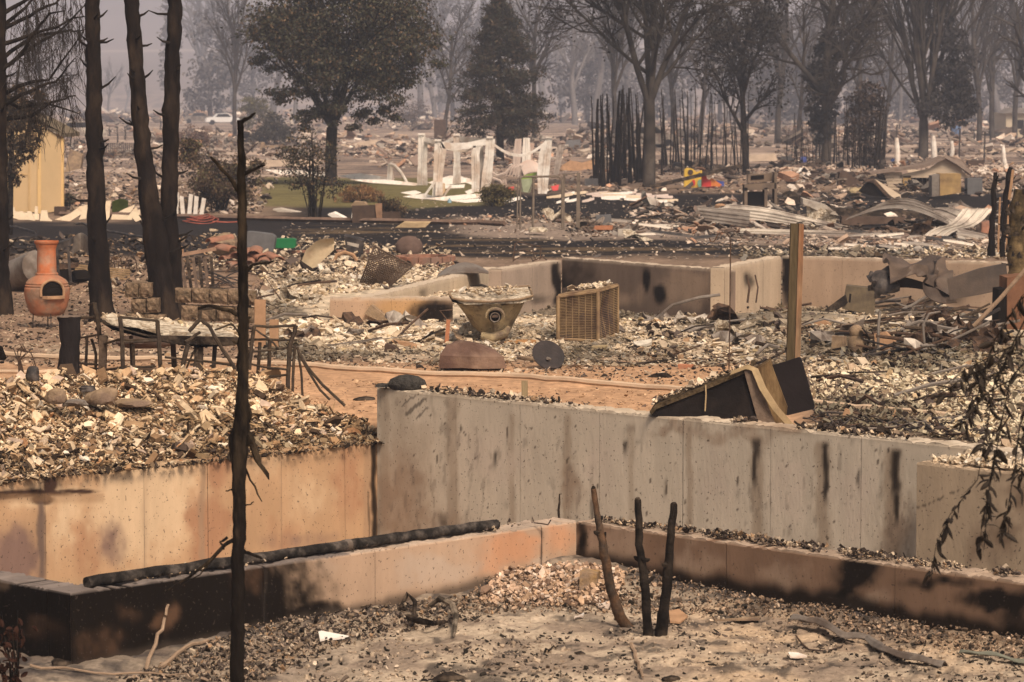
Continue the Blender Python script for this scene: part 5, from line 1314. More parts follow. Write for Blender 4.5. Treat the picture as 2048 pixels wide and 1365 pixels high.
# hanging charred leaves at the right, nearest thing
p0 = P(2110, 560, 13.5)
t = thing('hanging_branch', 'drooping branch of scorched black leaves hanging in front at the right edge', 'branch', p0)
k = K(0, 0, 1); k.o = p0; k.D = 13.5
lfm = []
for i in range(4):
    mb = MB(); cv = [.10, .25, -.15, .4][i]
    mb.sheet(lambda u, v, cv=cv, i=i: (.05 * math.sin(u * 5 + i) + cv * u * u * .4, (v - .5) * math.sin(math.pi * min(.06 + .94 * u, 1)) ** .8 * [.30, .20, .36, .24][i] + .10 * u * u * (i - 1.5), -u), 6, 2, (.012, 0, 0)); lfm.append(mb.mesh('leaf', M_BROWNL, True))
rr = np.random.default_rng(680)
twigs = [[(2100, 560), (2040, 600), (1990, 680), (1960, 760), (1950, 840)], [(2090, 600), (2030, 690), (1990, 760), (1975, 850), (1955, 960), (1900, 1030), (1872, 1090), (1862, 1160)], [(2060, 620), (2010, 720), (1920, 760), (1880, 790)], [(2070, 700), (2020, 760), (2000, 860), (1985, 950), (1965, 1040), (1958, 1110)],
         [(2080, 760), (2040, 850), (2030, 930), (2015, 1020), (2005, 1070)], [(2030, 690), (1970, 720), (1930, 740), (1890, 770)], [(2040, 750), (1950, 800), (1925, 850)], [(2060, 820), (2046, 900), (2040, 980)], [(2010, 740), (1965, 760), (1935, 770)],
         [(1975, 850), (1920, 900), (1800, 880), (1770, 900), (1735, 960)], [(1800, 860), (1786, 850), (1770, 870), (1754, 930)], [(1990, 900), (1975, 1000), (1968, 1100)], [(2020, 830), (1990, 880), (1960, 900)]]
twigs = [w for i, w in enumerate(twigs) if i not in (9, 10)]
for ti, tw in enumerate(twigs):
    dz = rr.uniform(-.25, .35); q = [k(x, y, dz) for x, y in tw]
    mb = MB(); mb.tube(q, [max(.0018, .0045 * (1 - i / len(q))) for i in range(len(q))], 5); mb.build('twig', M_BARK, t, smooth=True)
    n = int(len(tw) * 8)
    for j in range(n):
        f = rr.uniform(.15, 1) * (len(q) - 1); i = min(int(f), len(q) - 2); b = q[i].lerp(q[i + 1], f - i)
        o = link('leaf', lfm[rr.integers(0, 4)], t, b + Vector(rr.normal(0, .006, 3)), (rr.normal(0, .5), rr.normal(0, .6), rr.uniform(0, 6.3))); s_ = rr.uniform(.03, .095); o.scale = (s_ * rr.uniform(.7, 2.2), s_ * rr.uniform(.6, 1.2), s_)
# two far twigs with leaves seen against the grey wall
# ------------------------------------------------------------------ long pale pipe and second pipe along the dirt path
def gtube(name, pth, w, m, lab, cat, n=7, lift=None, group=None, sub=4, jit=.0):
    p_ = GP(*pth[0]); q = []
    for a, b in zip(pth[:-1], pth[1:]):
        for i in range(sub): q.append((a[0] + (b[0] - a[0]) * i / sub, a[1] + (b[1] - a[1]) * i / sub))
    q.append(pth[-1]); mb = MB(); r = .5 * w * p_.y / FPX
    pts = [G0(x, y, .02) for x, y in q]
    pts = [Vector((g.x, g.y, max(gz1(g.x, g.y), -.02) + (lift if lift is not None else r * .8))) - p_ for g in pts]
    mb.tube(pts, r, n); return one(mb, name, m, lab, cat, p_, group=group, smooth=True)
gtube('garden_pipe', [(-40, 706), (60, 712), (140, 716), (420, 722), (600, 732), (760, 741), (900, 748), (1010, 752), (1150, 763), (1290, 773), (1400, 784), (1540, 800), (1640, 806), (1760, 818), (1900, 832)], 11, M_PIPE, 'long pale plastic pipe along the far edge of the dirt path', 'pipe', sub=5)
gtube('garden_pipe', [(-40, 742), (60, 746), (140, 744), (300, 757), (440, 764)], 8, M_PIPE, 'second pale pipe on the dirt path behind the table legs', 'pipe')
gtube('burnt_lath', [(1180, 722), (1260, 728), (1340, 722), (1400, 716)], 8, M_CHARW, 'long dark lath on the ash right of the dark metal disc', 'lath')
gtube('burnt_lath', [(1030, 716), (1060, 722), (1110, 726)], 8, M_STONE, 'pale lath lying under the dark metal disc', 'lath')
# ------------------------------------------------------------------ chiminea
k = K(95, 655); t = thing('chiminea', 'orange clay chiminea with a tall neck and dark arched mouth by the charred trunks', 'fireplace', k.o)
m = k.m; zz = lambda y: k(95, y).z
c0 = Vector((0, 0, 0))
prof = [(m(34), zz(628)), (m(40), zz(612)), (m(45), zz(592)), (m(45.5), zz(580)), (m(44), zz(570)), (m(43), zz(569)), (m(42.5), zz(566)), (m(40), zz(565)), (m(35), zz(560)), (m(24), zz(552)), (m(21), zz(548))]
body = MB(); n = 40
# body with a real arched opening facing the viewer and slightly right
aw, ac = .50, -math.pi / 2 + .42
pr = [(m(26), zz(631)), (m(34), zz(626)), (m(40), zz(613)), (m(44), zz(598)), (m(45.5), zz(586)), (m(45), zz(576)), (m(43.2), zz(574)), (m(44), zz(571)), (m(42), zz(569)), (m(42.5), zz(566)), (m(38), zz(560)), (m(30), zz(555)), (m(23), zz(551)), (m(21), zz(547))]
def inmouth(ang, z):
    a = (ang - ac + math.pi) % (2 * math.pi) - math.pi
    zc, zb, ztp = zz(578), zz(592), zz(560)
    if z < zb or abs(a) > aw: return False
    return z < zc + (ztp - zc) * math.sqrt(max(0, 1 - (a / aw) ** 2))
fine = []
for (r1, z1), (r2, z2) in zip(pr[:-1], pr[1:]):
    for j in range(3): fine.append((r1 + (r2 - r1) * j / 3, z1 + (z2 - z1) * j / 3))
fine.append(pr[-1]); n = 72
vs = [(r * math.cos(2 * math.pi * j / n), r * math.sin(2 * math.pi * j / n), z) for r, z in fine for j in range(n)]
fs = []
for i in range(len(fine) - 1):
    for j in range(n):
        if not inmouth(2 * math.pi * (j + .5) / n, (fine[i][1] + fine[i + 1][1]) / 2): fs.append((i * n + j, i * n + (j + 1) % n, (i + 1) * n + (j + 1) % n, (i + 1) * n + j))
body.add(vs, fs)
body.build('body', M_TERRA, t, smooth=True)
ins = MB(); ins.lathe([(.0, zz(627))] + [(r - m(4), z) for r, z in pr[1:-1]] + [(0, zz(548))], 32); ins.build('inner_shell', M_DARKIN, t, smooth=True)
# raised rim round the mouth
rim = []
for j in range(25):
    a = -aw * 1.06 + 2 * aw * 1.06 * j / 24; zt = zz(578) + (zz(559) - zz(578)) * math.sqrt(max(0, 1 - (a / (aw * 1.06)) ** 2)); rim.append((a, zt))
def onb(a, z, e=1.0):
    rr_ = np.interp(z, [q[1] for q in pr], [q[0] for q in pr]) * 1.0 + m(e); g = ac + a; return Vector((rr_ * math.cos(g), rr_ * math.sin(g), z))
mb = MB(); pts = [onb(-aw * 1.06, zz(591))] + [onb(a, z) for a, z in rim] + [onb(aw * 1.06, zz(591))]; mb.tube(pts, m(2.6), 7)
mb.build('mouth_rim', M_TERRA2, t, smooth=True)
mb = MB(); mb.prism([onb(-aw * 1.1, zz(590), -2), onb(-aw * .5, zz(590), 6), onb(aw * .5, zz(590), 8), onb(aw * 1.15, zz(590), 2)], (0, 0, -m(6))); mb.build('hearth_lip', M_TERRA2, t)
mb = MB(); mb.lathe([(m(21), zz(548)), (m(19.5), zz(544)), (m(19), zz(520)), (m(18.5), zz(500)), (m(20), zz(494)), (m(21), zz(492)), (m(21), zz(490)), (m(23), zz(488)), (m(24.5), zz(485)), (m(24.5), zz(482)), (m(19), zz(482)), (m(16), zz(490)), (m(16), zz(545))], 36); mb.build('neck', mat('terracotta_neck', (.44, .14, .06), var=.25, scale=6, bump=.15, col2=(.36, .2, .13), c2scale=4), t, smooth=True)
mb = MB(); mb.lathe([(m(22.5), zz(550)), (m(23), zz(548)), (m(22), zz(546)), (m(20), zz(546))], 36); mb.build('collar', M_TERRA, t, smooth=True)
mb = MB(); mb.lathe([(m(20), zz(632)), (m(29), zz(630)), (m(33), zz(618)), (m(35), zz(614))], 28); mb.build('base_bowl', M_TERRA2, t, smooth=True)
for a in (-2.5, -1.2, .3, 1.7):
    mb = MB(); mb.tube([(m(31) * math.cos(a), m(31) * math.sin(a), zz(618)), (m(33) * math.cos(a), m(33) * math.sin(a), -.02)], m(1.2), 5); mb.build('stand_leg', M_BLKM, t)
mb = MB(); ring = [(m(33) * math.cos(a), m(33) * math.sin(a), zz(617)) for a in np.linspace(0, 6.283, 25)]; mb.tube(ring, m(1.3), 5); mb.build('stand_ring', M_BLKM, t, smooth=True)
# wreckage behind the chiminea
def simple(name, lab, cat, bx, by, m_, fn, smooth=False, group=None, D=None):
    k = K(bx, by, D); mb = MB(); fn(mb, k); return one(mb, name, m_, lab, cat, k.o, group=group, smooth=smooth)
def cyl(mb, a, b, r0, r1, n=20): mb.tube([a, Vector(a).lerp(Vector(b), .5), b], [r0, (r0 + r1) / 2, r1], n)
simple('metal_drum', 'dented grey metal drum lying left behind the chiminea', 'drum', 40, 582, M_GRYM, lambda mb, k: cyl(mb, k(18, 560, .3), k(75, 535, -.4), k.m(34), k.m(34)), True)
simple('metal_scrap', 'tilted grey metal panel leaning behind the neck of the chiminea', 'panel', 58, 565, M_GRYM, lambda mb, k: mb.prism([k(28, 512), k(70, 500), k(88, 545), k(50, 570)], (0, .04, 0)))
k = K(120, 570); t = thing('grill_cart', 'black burnt grill cart frame right behind the chiminea', 'grill', k.o)
mb = MB(); mb.prism([k(108, 490), k(138, 480), k(140, 492), k(112, 502)], (.0, .45, .03)); mb.build('lid', M_BLKM, t)
for x0, x1 in ((112, 120), (136, 142)):
    mb = MB(); mb.bar(k(x0, 495), k(x1, 572), k.m(5)); mb.build('leg', M_BLKM, t); mb = MB(); mb.bar(k(x0, 495, .45), k(x1, 565, .45), k.m(5)); mb.build('leg', M_BLKM, t)
mb = MB(); mb.prism([k(108, 530), k(150, 528), k(150, 536), k(108, 540)], (0, .4, 0)); mb.build('shelf', M_RUST, t)
mb = MB(); mb.prism([k(112, 540), k(140, 538), k(140, 568), k(114, 570)], (0, .03, 0)); mb.build('back_panel', M_DARKIN, t)
simple('barrel_shell', 'curved grey metal shell left of the straight charred trunk', 'shell', 165, 530, M_GRYM, lambda mb, k: mb.sheet(lambda u, v: k(145 + 32 * u, 478 + 34 * v - 12 * math.sin(u * 3), .3 * math.sin(u * 3.1)), 8, 4, (0, .02, 0)), True)
simple('wire_spring_bed', 'tan slatted burnt bench seat beside the straight charred trunk', 'bench', 190, 562, mat('tan_slats', (.30, .20, .11), var=.3, bump=.2), lambda mb, k: [mb.bar(k(150, 530 + i * 4.5, .5 - i * .12), k(260, 541 + i * 4.5, .5 - i * .12), k.m(3.2)) for i in range(5)])
simple('dark_tarp', 'black burnt lump under the tan slats behind the chiminea', 'debris', 165, 565, M_DARKIN, lambda mb, k: mb.rock(k(160, 556), (k.m(28), .3, k.m(14)), 5, .3, .5), True)
for i, (x, y) in enumerate([(218, 548), (232, 545), (247, 552), (262, 548)]):
    k = K(x, y); mb = MB()
    mb.tube([k(x - 12, y), k(x - 10, y - 24), k(x, y - 38 - 3 * i), k(x + 10, y - 26), k(x + 13, y, .1)], k.m(1.1), 5); mb.tube([k(x - 11, y - 20), k(x + 11, y - 22)], k.m(.9), 4)
    one(mb, 'wire_hoop', M_RUST, 'thin rusty wire hoop between the straight and the leaning charred trunk', 'wire hoop', k.o, group='wire hoops between the charred trunks', smooth=True)
for pth, lab in [([(10, 473), (40, 478), (72, 488)], 'grey rod over the wreckage left of the chiminea neck'), ([(212, 485), (250, 492), (290, 500)], 'dark rod lying across the yard behind the charred trunks'), ([(150, 470), (165, 468), (180, 475)], 'short dark rod on the wreckage left of the straight trunk')]:
    gtube('burnt_rod', pth, 5, M_BLKM, lab, 'rod', lift=.25)
rr = random.Random(700)
for i in range(12):
    x, y = rr.uniform(0, 70), rr.uniform(478, 540); k = K(x, 545); L = rr.uniform(25, 60); mb = MB(); mb.tube([k(x, y), k(x + L * .5, y + rr.uniform(-6, 10)), k(x + L, y + rr.uniform(-4, 16))], k.m(1.4), 5)
    one(mb, 'burnt_rod', M_BLKM, 'thin dark rod in the heap left of the chiminea neck', 'rod', k.o, group='rods in the heap left of the chiminea')

# planter wall of split-faced blocks
def blockwall(lab, rows, D, name='block_wall', depth=.2):
    """rows: (y_top_left, y_top_right, px height, [x edges])"""
    x0 = min(r[3][0] for r in rows); yb = max(max(r[0], r[1]) + r[2] for r in rows); b = P((rows[0][3][0] + rows[0][3][-1]) / 2, yb, D); k = K(0, 0, 1); k.o = b; k.D = D
    t = thing(name, lab, 'block wall', b); rr = random.Random(int(x0))
    for ya, yb_, h, xs in rows:
        for i in range(len(xs) - 1):
            u0, u1 = [(x - xs[0]) / (xs[-1] - xs[0]) for x in (xs[i], xs[i + 1])]
            y0, y1 = ya + (yb_ - ya) * u0, ya + (yb_ - ya) * u1; o_ = rr.uniform(-.025, .02); g = .8
            mb = MB(); a, b_, c, d = k(xs[i] + g, y0 + g, o_), k(xs[i + 1] - g, y1 + g, o_), k(xs[i + 1] - g, y1 + h - g, o_), k(xs[i] + g, y0 + h - g, o_)
            # front face broken up, body behind
            fr = []
            def fn(u, v): p = a.lerp(b_, u).lerp(d.lerp(c, u), v); e = min(u, 1 - u, v, 1 - v); return p + Vector((rr.uniform(-.004, .004), (-.02 if e > .01 else .008) + rr.uniform(-.012, .012), rr.uniform(-.004, .004)))
            mb.sheet(fn, 5, 4, (0, depth, 0)); mb.build('block', M_BLOCK, t)
    return t
DB = 37.6
blockwall('low planter wall of rough brown blocks behind the round table', [(566, 566, 30, [249, 277, 303]), (597, 597, 30, [262, 292, 318]), (576, 582, 30, [349, 383, 418, 455, 490, 512]), (610, 616, 32, [362, 396, 432, 470, 508]), (626, 630, 22, [250, 290, 330])], DB)
blockwall('short garden edging of two rows of tan blocks right of the wooden post', [(711, 713, 18, [1672, 1728, 1780, 1812]), (730, 733, 15, [1642, 1700, 1754, 1800])], 33.3)
k = K(1664, 722, 33.4); mb = MB(); mb.rock((0, 0, 0), (.07, .06, .06), 4, .3); one(mb, 'stone', M_STONE, 'single rounded stone at the left end of the tan block edging', 'stone', k.o)

# ------------------------------------------------------------------ round table with ash, metal chairs
D = 28.6; b = P(350, 802, D); b.z = gz1(b.x, D); k = K(0, 0, 1); k.o = b; k.D = D
t = thing('garden_table', 'burnt garden table with a sagging ash covered top behind the plaster heap', 'table', b)
mb = MB(); front = [(205, 640), (225, 653), (260, 662), (300, 672), (345, 681), (400, 688), (470, 684), (480, 676)]; back = [(480, 652), (430, 648), (360, 645), (300, 640), (240, 634), (210, 632)]
top = [k(x, y, -.35) for x, y in front] + [k(x, y, .35) for x, y in back]
mb.prism(top, (0, 0, -.035)); mb.build('tabletop', M_CHARW, t)
mb = MB(); mb.prism([p + Vector((0, .03 if p.y < 0 else -.03, .004)) for p in top], (0, 0, .012)); mb.build('ash_layer', M_ASHC, t)
for x0, x1, y1, w in ((207, 204, 765, 15), (398, 396, 790, 17), (345, 352, 790, 10), (262, 266, 770, 7)):
    mb = MB(); d0 = -.25 if w > 12 else .25; mb.bar(k(x0, 672, d0), k(x1, y1, d0), k.m(w), k.m(w)); mb.build('leg', mat('scorched_leg', (.10, .07, .05), var=.5, scale=16, bump=.4, col2=(.05, .04, .032), c2scale=4), t)
me = flakes_mesh('ash', np.array([k(rr.uniform(225, 470), rr.uniform(646, 676), rr.uniform(-.28, .28)) for _ in range(10)]), np.full(10, .05), pick(PAL_ASH, 10, np.random.default_rng(3)), .4, seed=3)
C = []
rg = np.random.default_rng(711)
for i in range(520):
    u, v = rg.random(), rg.random(); f = u * (len(front) - 1); j = min(int(f), len(front) - 2); fp = k(front[j][0] + (front[j + 1][0] - front[j][0]) * (f - j), front[j][1] + (front[j + 1][1] - front[j][1]) * (f - j), -.35)
    bk = back[::-1]; f = u * (len(bk) - 1); j = min(int(f), len(bk) - 2); bp = k(bk[j][0] + (bk[j + 1][0] - bk[j][0]) * (f - j), bk[j][1] + (bk[j + 1][1] - bk[j][1]) * (f - j), .35)
    C.append(fp.lerp(bp, .06 + .88 * v) + Vector((0, 0, .015)))
o = link('ash_flakes', flakes_mesh('ash_flakes', np.array(C), .045 * np.exp(rg.normal(0, .4, 520)), pick(PAL_ASH, 520, rg), .5, seed=712), t); o['kind'] = 'stuff'
p_ = b + k(222, 646, 0); mb = MB(); mb.rock((0, 0, .03), (.08, .07, .055), 8, .35, .5); one(mb, 'ash_lump', M_ASHC, 'pale ash lump at the left end of the burnt table', 'lump', p_)
# half round black log stump
k = K(0, 0, 1); p_ = P(138, 790, 28.0); p_.z = gz1(p_.x, 28.0); k.o = p_; k.D = 28.0
T, pts, rad = px_trunk(k, [(137, 795, 46), (136, 735, 42), (140, 690, 38), (140, 655, 42), (139, 634, 50)], 14, .3, 720); t = thing('tree_stump', 'tall black hollow stump left of the burnt table', 'stump', p_)
link('trunk', T.mesh('trunk', mat('stump_char', (.022, .018, .0175), var=.4, scale=10, bump=.5, stretch=(1, 1, .3))), t)
mb = MB(); mb.rock(pts[-1], (rad[-1] * .95, rad[-1] * .9, .015), 4, .2); mb.build('hollow_top', mat('stump_ash', (.16, .12, .095), var=.4, scale=20, bump=.4), t)
M_CH = mat('chair_iron', (.07, .05, .034), var=.45, scale=18, rough=.85, bump=.35, col2=(.05, .038, .03), c2scale=5)
def chair(lab, cat_px, D, segs, legs, extra=()):
    p_ = P(*cat_px, D); p_.z = gz1(p_.x, D); k = K(0, 0, 1); k.o = p_; k.D = D
    t = thing('metal_chair', lab, 'chair', p_, group='burnt metal chairs around the table')
    for nm, pth, w in segs: ptube(k, fine_path(pth, 3, .5, len(pth) + int(pth[0][0])), w, 6, nm, M_CH, parent=t)
    for pth, w in legs: ptube(k, fine_path(pth, 3, .5, int(pth[0][0])), w, 6, 'leg', M_CH, parent=t)
    return t
chair('burnt iron chair frame facing away at the left front of the table', (285, 795), 28.0,
      [('back_rail', [(239, 634, 0), (262, 637, 0), (317, 642, 0)], 5.5), ('seat_rail', [(205, 688, .35), (235, 680, .1), (318, 680, 0)], 5), ('seat_rail', [(247, 685, 0), (320, 681, 0)], 5), ('stretcher', [(212, 740, .3), (245, 735, 0), (310, 733, 0)], 5), ('stretcher', [(248, 738, 0), (312, 745, 0), (385, 738, .3)], 4.5)],
      [([(240, 634, 0), (245, 690, 0), (246, 735, 0), (243, 790, 0)], 9), ([(315, 642, 0), (318, 690, 0), (321, 735, 0), (314, 792, 0)], 9), ([(266, 690, .35), (267, 790, .35)], 7)])
chair('burnt iron chair frame seen sideways left of the table beside the stump', (190, 785), 28.9,
      [('back_rail', [(187, 607, .2), (178, 610, .4)], 5), ('arm_rail', [(150, 637, .2), (190, 634, 0)], 6), ('seat_rail', [(160, 676, .3), (195, 670, 0)], 4.5), ('stretcher', [(160, 727, .3), (205, 730, 0)], 4.5), ('stretcher', [(160, 735, .1), (205, 738, 0)], 4)],
      [([(189, 606, 0), (195, 640, 0), (202, 690, 0), (205, 780, 0)], 9), ([(174, 672, .3), (172, 720, .3), (171, 775, .3)], 6), ([(183, 678, .15), (192, 710, .15), (190, 780, .15)], 6)])
chair('collapsed burnt iron chair leaning over the right half of the table', (400, 795), 28.1,
      [('back_rail', [(402, 640, 0), (420, 655, 0), (445, 700, 0), (462, 725, 0), (474, 745, 0)], 7.5), ('arm_rail', [(378, 663, 0), (400, 640, 0)], 8), ('arm_rail', [(402, 618, 0), (430, 615, .1), (460, 622, .1), (480, 634, .1)], 7), ('arm_rail', [(430, 660, .1), (462, 648, .2), (480, 668, .2)], 4), ('seat_rail', [(370, 684, 0), (400, 665, .1)], 6), ('stretcher', [(330, 715, .2), (400, 722, .1), (470, 730, .1)], 5)],
      [([(376, 690, 0), (366, 730, 0), (352, 785, 0)], 10), ([(392, 695, .2), (372, 740, .2), (358, 790, .2)], 4), ([(402, 618, 0), (400, 640, 0)], 6), ([(430, 690, .3), (428, 720, .3), (424, 795, .3)], 9), ([(395, 700, .1), (386, 740, .1), (380, 775, .1)], 4)])
chair('upright burnt iron chair frame right of the slim burnt tree at the table', (545, 795), 28.3,
      [('back_rail', [(509, 652, 0), (545, 654, 0), (592, 651, 0)], 5.5), ('seat_rail', [(498, 680, .1), (594, 681, 0)], 5), ('seat_rail', [(500, 704, 0), (545, 700, 0), (590, 694, .1)], 4.5), ('stretcher', [(500, 728, .2), (530, 735, .1), (575, 740, 0)], 4.5), ('stretcher', [(500, 756, .1), (576, 750, 0)], 5), ('slat', [(512, 660, 0), (540, 680, 0), (560, 700, 0)], 4)],
      [([(509, 652, 0), (503, 690, 0), (499, 740, 0)], 8), ([(592, 651, 0), (580, 690, 0), (577, 740, 0), (576, 795, 0)], 9), ([(520, 685, .3), (517, 730, .3), (511, 785, .3)], 7), ([(540, 680, .25), (538, 730, .25), (537, 790, .25)], 8), ([(590, 690, .1), (587, 735, .1), (584, 795, .1)], 6), ([(595, 695, .1), (602, 740, .1), (606, 800, .1)], 5)])
for i, pth in enumerate([[(596, 702), (615, 735), (645, 770), (690, 812)], [(598, 708), (618, 745), (640, 780), (660, 800)]]):
    D = 27.7; k = K(0, 0, 1); k.o = P(*pth[-1], D); k.o.z = gz1(k.o.x, D); k.D = D
    ptube(k, [(x, y, 0) for x, y in pth], 6 - i, 6, 'burnt_rod', M_CH, ['long burnt rod leaning from the right chair down to the heap', 'shorter burnt rod leaning beside the right chair'][i], 'rod')
simple('terracotta_saucer', 'dull red wide bowl under the burnt table', 'bowl', 290, 700, M_DKBRN, lambda mb, k: mb.rock(k(290, 684), (k.m(60), .3, k.m(17)), 9, .1, .7), True, D=31.5)
for x, w, lab in [(520, 22, 'pale pinkish board standing behind the slim burnt tree'), (548, 18, 'pale scorched board with orange edge behind the right chair')]:
    k = K(x, 690, 34.5); mb = MB(); mb.prism([k(x - w / 2, 694), k(x + w / 2, 694), k(x + w / 2, 600 if x < 540 else 640), k(x - w / 2, 600 if x < 540 else 640)], (0, .05, 0)); one(mb, 'board', M_TERRA2, lab, 'board', k.o)

# stones and bits on the heap crest
for (px, py), sx, sz, m_, lab, q in [((205, 790), 30, 22, M_STONE, 'smooth tan cracked round stone on the crest of the plaster heap', 1.0), ((112, 790), 24, 20, M_STONE, 'tan angular stone left of the round one on the plaster heap', 1.0), ((150, 797), 24, 9, M_GRYM, 'grey brown flat stone between the two tan stones on the heap', .9),
        ((268, 798), 36, 10, M_STONE, 'low flat tan stone right of the round stone on the heap', 1.0), ((66, 745), 15, 18, M_BLKM, 'dark rounded metal cap at the left crest of the heap', 1.4), ((176, 768), 16, 8, M_BLKM, 'black folded scrap behind the tan stones on the heap', 1.3)]:
    s_, t_ = st_of(*G0(px, py, .2).xy); D = None
    best = min(((abs(proj(*(lambda xy: (xy[0], xy[1], gz1(*xy) + .05))(xy_of(-qq, tt)))[0] - px), tt) for tt in np.linspace(.1, 6, 120) for qq in (q,)), key=lambda z_: z_[0])
    x, y = xy_of(-q, best[1]); D = y; p_ = P(px, py, D); p_.z = max(gz1(x, y), p_.z - .06); k = K(0, 0, 1); k.o = p_; k.D = D
    mb = MB(); mb.rock((0, 0, k.m(sz) * .4), (k.m(sx), k.m(sx) * .8, k.m(sz)), px, .34, .6, 3); one(mb, 'stone' if m_ is M_STONE else 'scrap', m_, lab, 'stone' if m_ is M_STONE else 'scrap', p_, smooth=True)
simple('wire_bush', 'tangled rusty wire rising from the left end of the plaster heap', 'wire', 45, 745, M_RUST, lambda mb, k: [mb.tube([k(38 + i * 2, 748), k(36 + i, 720), k(26 + 9 * i, 696 + (i * 7) % 12), k(40 + 8 * math.sin(i), 688 + i * 2), k(50 + i * 2, 705)], k.m(1.1), 4) for i in range(6)], True, D=26.6)
simple('wire_bush', 'single bent wire arching beside the dark cap on the heap', 'wire', 72, 745, M_RUST, lambda mb, k: mb.tube([k(60, 704), k(66, 715), k(72, 735), k(80, 760)], k.m(1.3), 5), True, D=26.6)
simple('black_scrap', 'black curved scrap cut by the left edge above the heap', 'scrap', 2, 720, M_DARKIN, lambda mb, k: mb.prism([k(-14, 690), k(1, 695), k(9, 716), k(8, 721), k(-14, 721)], (0, .1, 0)), D=26.5)
simple('burnt_log', 'short black burnt log lying on the dirt at the right end of the heap', 'log', 730, 800, M_CHARW, lambda mb, k: mb.rock(k(728, 799), (k.m(27), .08, k.m(6)), 6, .3, .5), True)

# ------------------------------------------------------------------ boulder, disc, condenser, corner tub
def boulder(mb, k):
    pts = [(878, 738), (880, 712), (893, 690), (920, 677), (960, 680), (990, 694), (1010, 715), (1014, 738)]
    bm = bmesh.new()
    for d, sc, oy in ((-.18, 1.0, 0), (.12, .93, 0), (.40, .7, 3)):
        for x, y in pts:
            xx = 946 + (x - 946) * sc; yy = 740 + (y - 740) * (sc if d > 0 else (.86 if 895 < x < 1000 else 1))
            bm.verts.new(k(xx, yy, d + (.10 if y < 700 and d < 0 else 0)))
    bmesh.ops.convex_hull(bm, input=bm.verts); bmesh.ops.delete(bm, geom=[v for v in bm.verts if not v.link_faces], context='VERTS')
    bmesh.ops.subdivide_edges(bm, edges=bm.edges, cuts=2, use_grid_fill=True)
    from mathutils import noise as mn
    for v in bm.verts: v.co += Vector((mn.noise(v.co * 5), mn.noise(v.co * 5 + Vector((9, 0, 0))), mn.noise(v.co * 5 + Vector((0, 9, 0))))) * .022
    bm.verts.index_update(); mb.add([v.co for v in bm.verts], [tuple(v.index for v in f.verts) for f in bm.faces]); bm.free()
simple('boulder', 'big reddish brown boulder behind the long pale pipe', 'boulder', 946, 740, M_ROCK, boulder)
k = K(1098, 738); t = thing('metal_disc', 'tilted black metal disc with a small hub leaning on the ash', 'disc', k.o)
ctr = k(1097, 710); nrm = Vector((.22, -1, .42)).normalized(); a_ = Vector((.80, 0, -.42)); a_ = (a_ - nrm * a_.dot(nrm)).normalized(); b_ = nrm.cross(a_)
def disc(r, th, off, n=32, e=1.0): 
    return [ctr + nrm * off + a_ * (math.cos(j * 2 * math.pi / n) * r) + b_ * (math.sin(j * 2 * math.pi / n) * r * e) for j in range(n)]
mb = MB(); mb.prism(disc(k.m(34), 0, 0, e=.86), -nrm * .012); mb.build('plate', mat('disc_iron', (.017, .012, .012), var=.4, scale=8, rough=.65, bump=.2, col2=(.032, .022, .02), c2scale=3), t)
ctr2 = ctr; ctr = ctr + a_ * k.m(4) - Vector((0, 0, k.m(8))); mb = MB(); mb.prism(disc(k.m(11), 0, .008), nrm * .008); mb.build('hub_plate', M_RUST, t)
mb = MB(); mb.tube([ctr, ctr + nrm * .05 + Vector((-.04, 0, 0))], k.m(3.4), 8); mb.build('hub', M_GRYM, t)
mb = MB(); ctr = ctr2; mb.tube([k(1086, 733), k(1100, 741), k(1125, 738), k(1150, 730, -.1)], k.m(1.6), 5); mb.build('rim_wire', M_STONE, t, smooth=True)

# air conditioner cabinet
k = K(1176, 686); t = thing('condenser_unit', 'dented beige louvred air conditioner condenser standing in the ash', 'air conditioner', k.o)
FL, FR, BR = (1114, 1196), (1196, 1240), None
def A(x, y, d=0): return k(x, y, d)
dB = .62
front = lambda u, v: k(1116 + 80 * u, (594 - 10 * u) + ((678 + 5 * u) - (594 - 10 * u)) * v, .10 - .10 * u)
dent = lambda u, v: math.exp(-((u - .38) / .25) ** 2 - ((v - .45) / .30) ** 2)
side = lambda u, v: k(1196 + 40 * u - 9 * dent(u, v), (584 - 12 * u) + ((683 - 14 * u) - (584 - 12 * u)) * v, .0 + dB * u + .12 * dent(u, v))
mb = MB(); mb.sheet(lambda u, v: front(u * .96 + .02, v * .94 + .03) + Vector((0, .06, 0)), 6, 6, (0, .02, 0)); mb.sheet(lambda u, v: side(u * .94 + .03, v * .94 + .03) + Vector((-.05, .03, 0)), 6, 6, (-.01, .02, 0)); mb.build('coil', mat('condenser_coil', (.125, .08, .05), var=.5, scale=12, bump=.3, col2=(.05, .04, .045), c2scale=3), t)
sl = MB(); ns = 27
for i in range(ns):
    v = .05 + .92 * i / (ns - 1)
    sl.tube([front(u, v) for u in np.linspace(.04, .97, 7)], k.m(.62), 4, False)
    sl.tube([side(u, v) for u in np.linspace(.05, .98, 10)], k.m(.62), 4, False)
o = sl.build('louvre_slats', M_AC, t); o['kind'] = 'stuff'
for u in (.2, .36, .52, .68, .84):
    mb = MB(); mb.tube([front(u, v) for v in np.linspace(.02, 1, 6)], k.m(.9), 4); mb.build('louvre_rib', M_AC, t)
for u in (.2, .4, .6, .8):
    mb = MB(); mb.tube([side(u, v) for v in np.linspace(.02, 1, 9)], k.m(.8), 4); mb.build('louvre_rib', M_AC, t)
for fn, u, w in ((front, 0, 8), (front, 1, 8), (side, 1, 5)):
    mb = MB(); q = [fn(u, v) for v in np.linspace(-.02, 1.02, 7)]; mb.tube(q, k.m(w / 2), 8); mb.build('corner_post', M_AC, t, smooth=True)
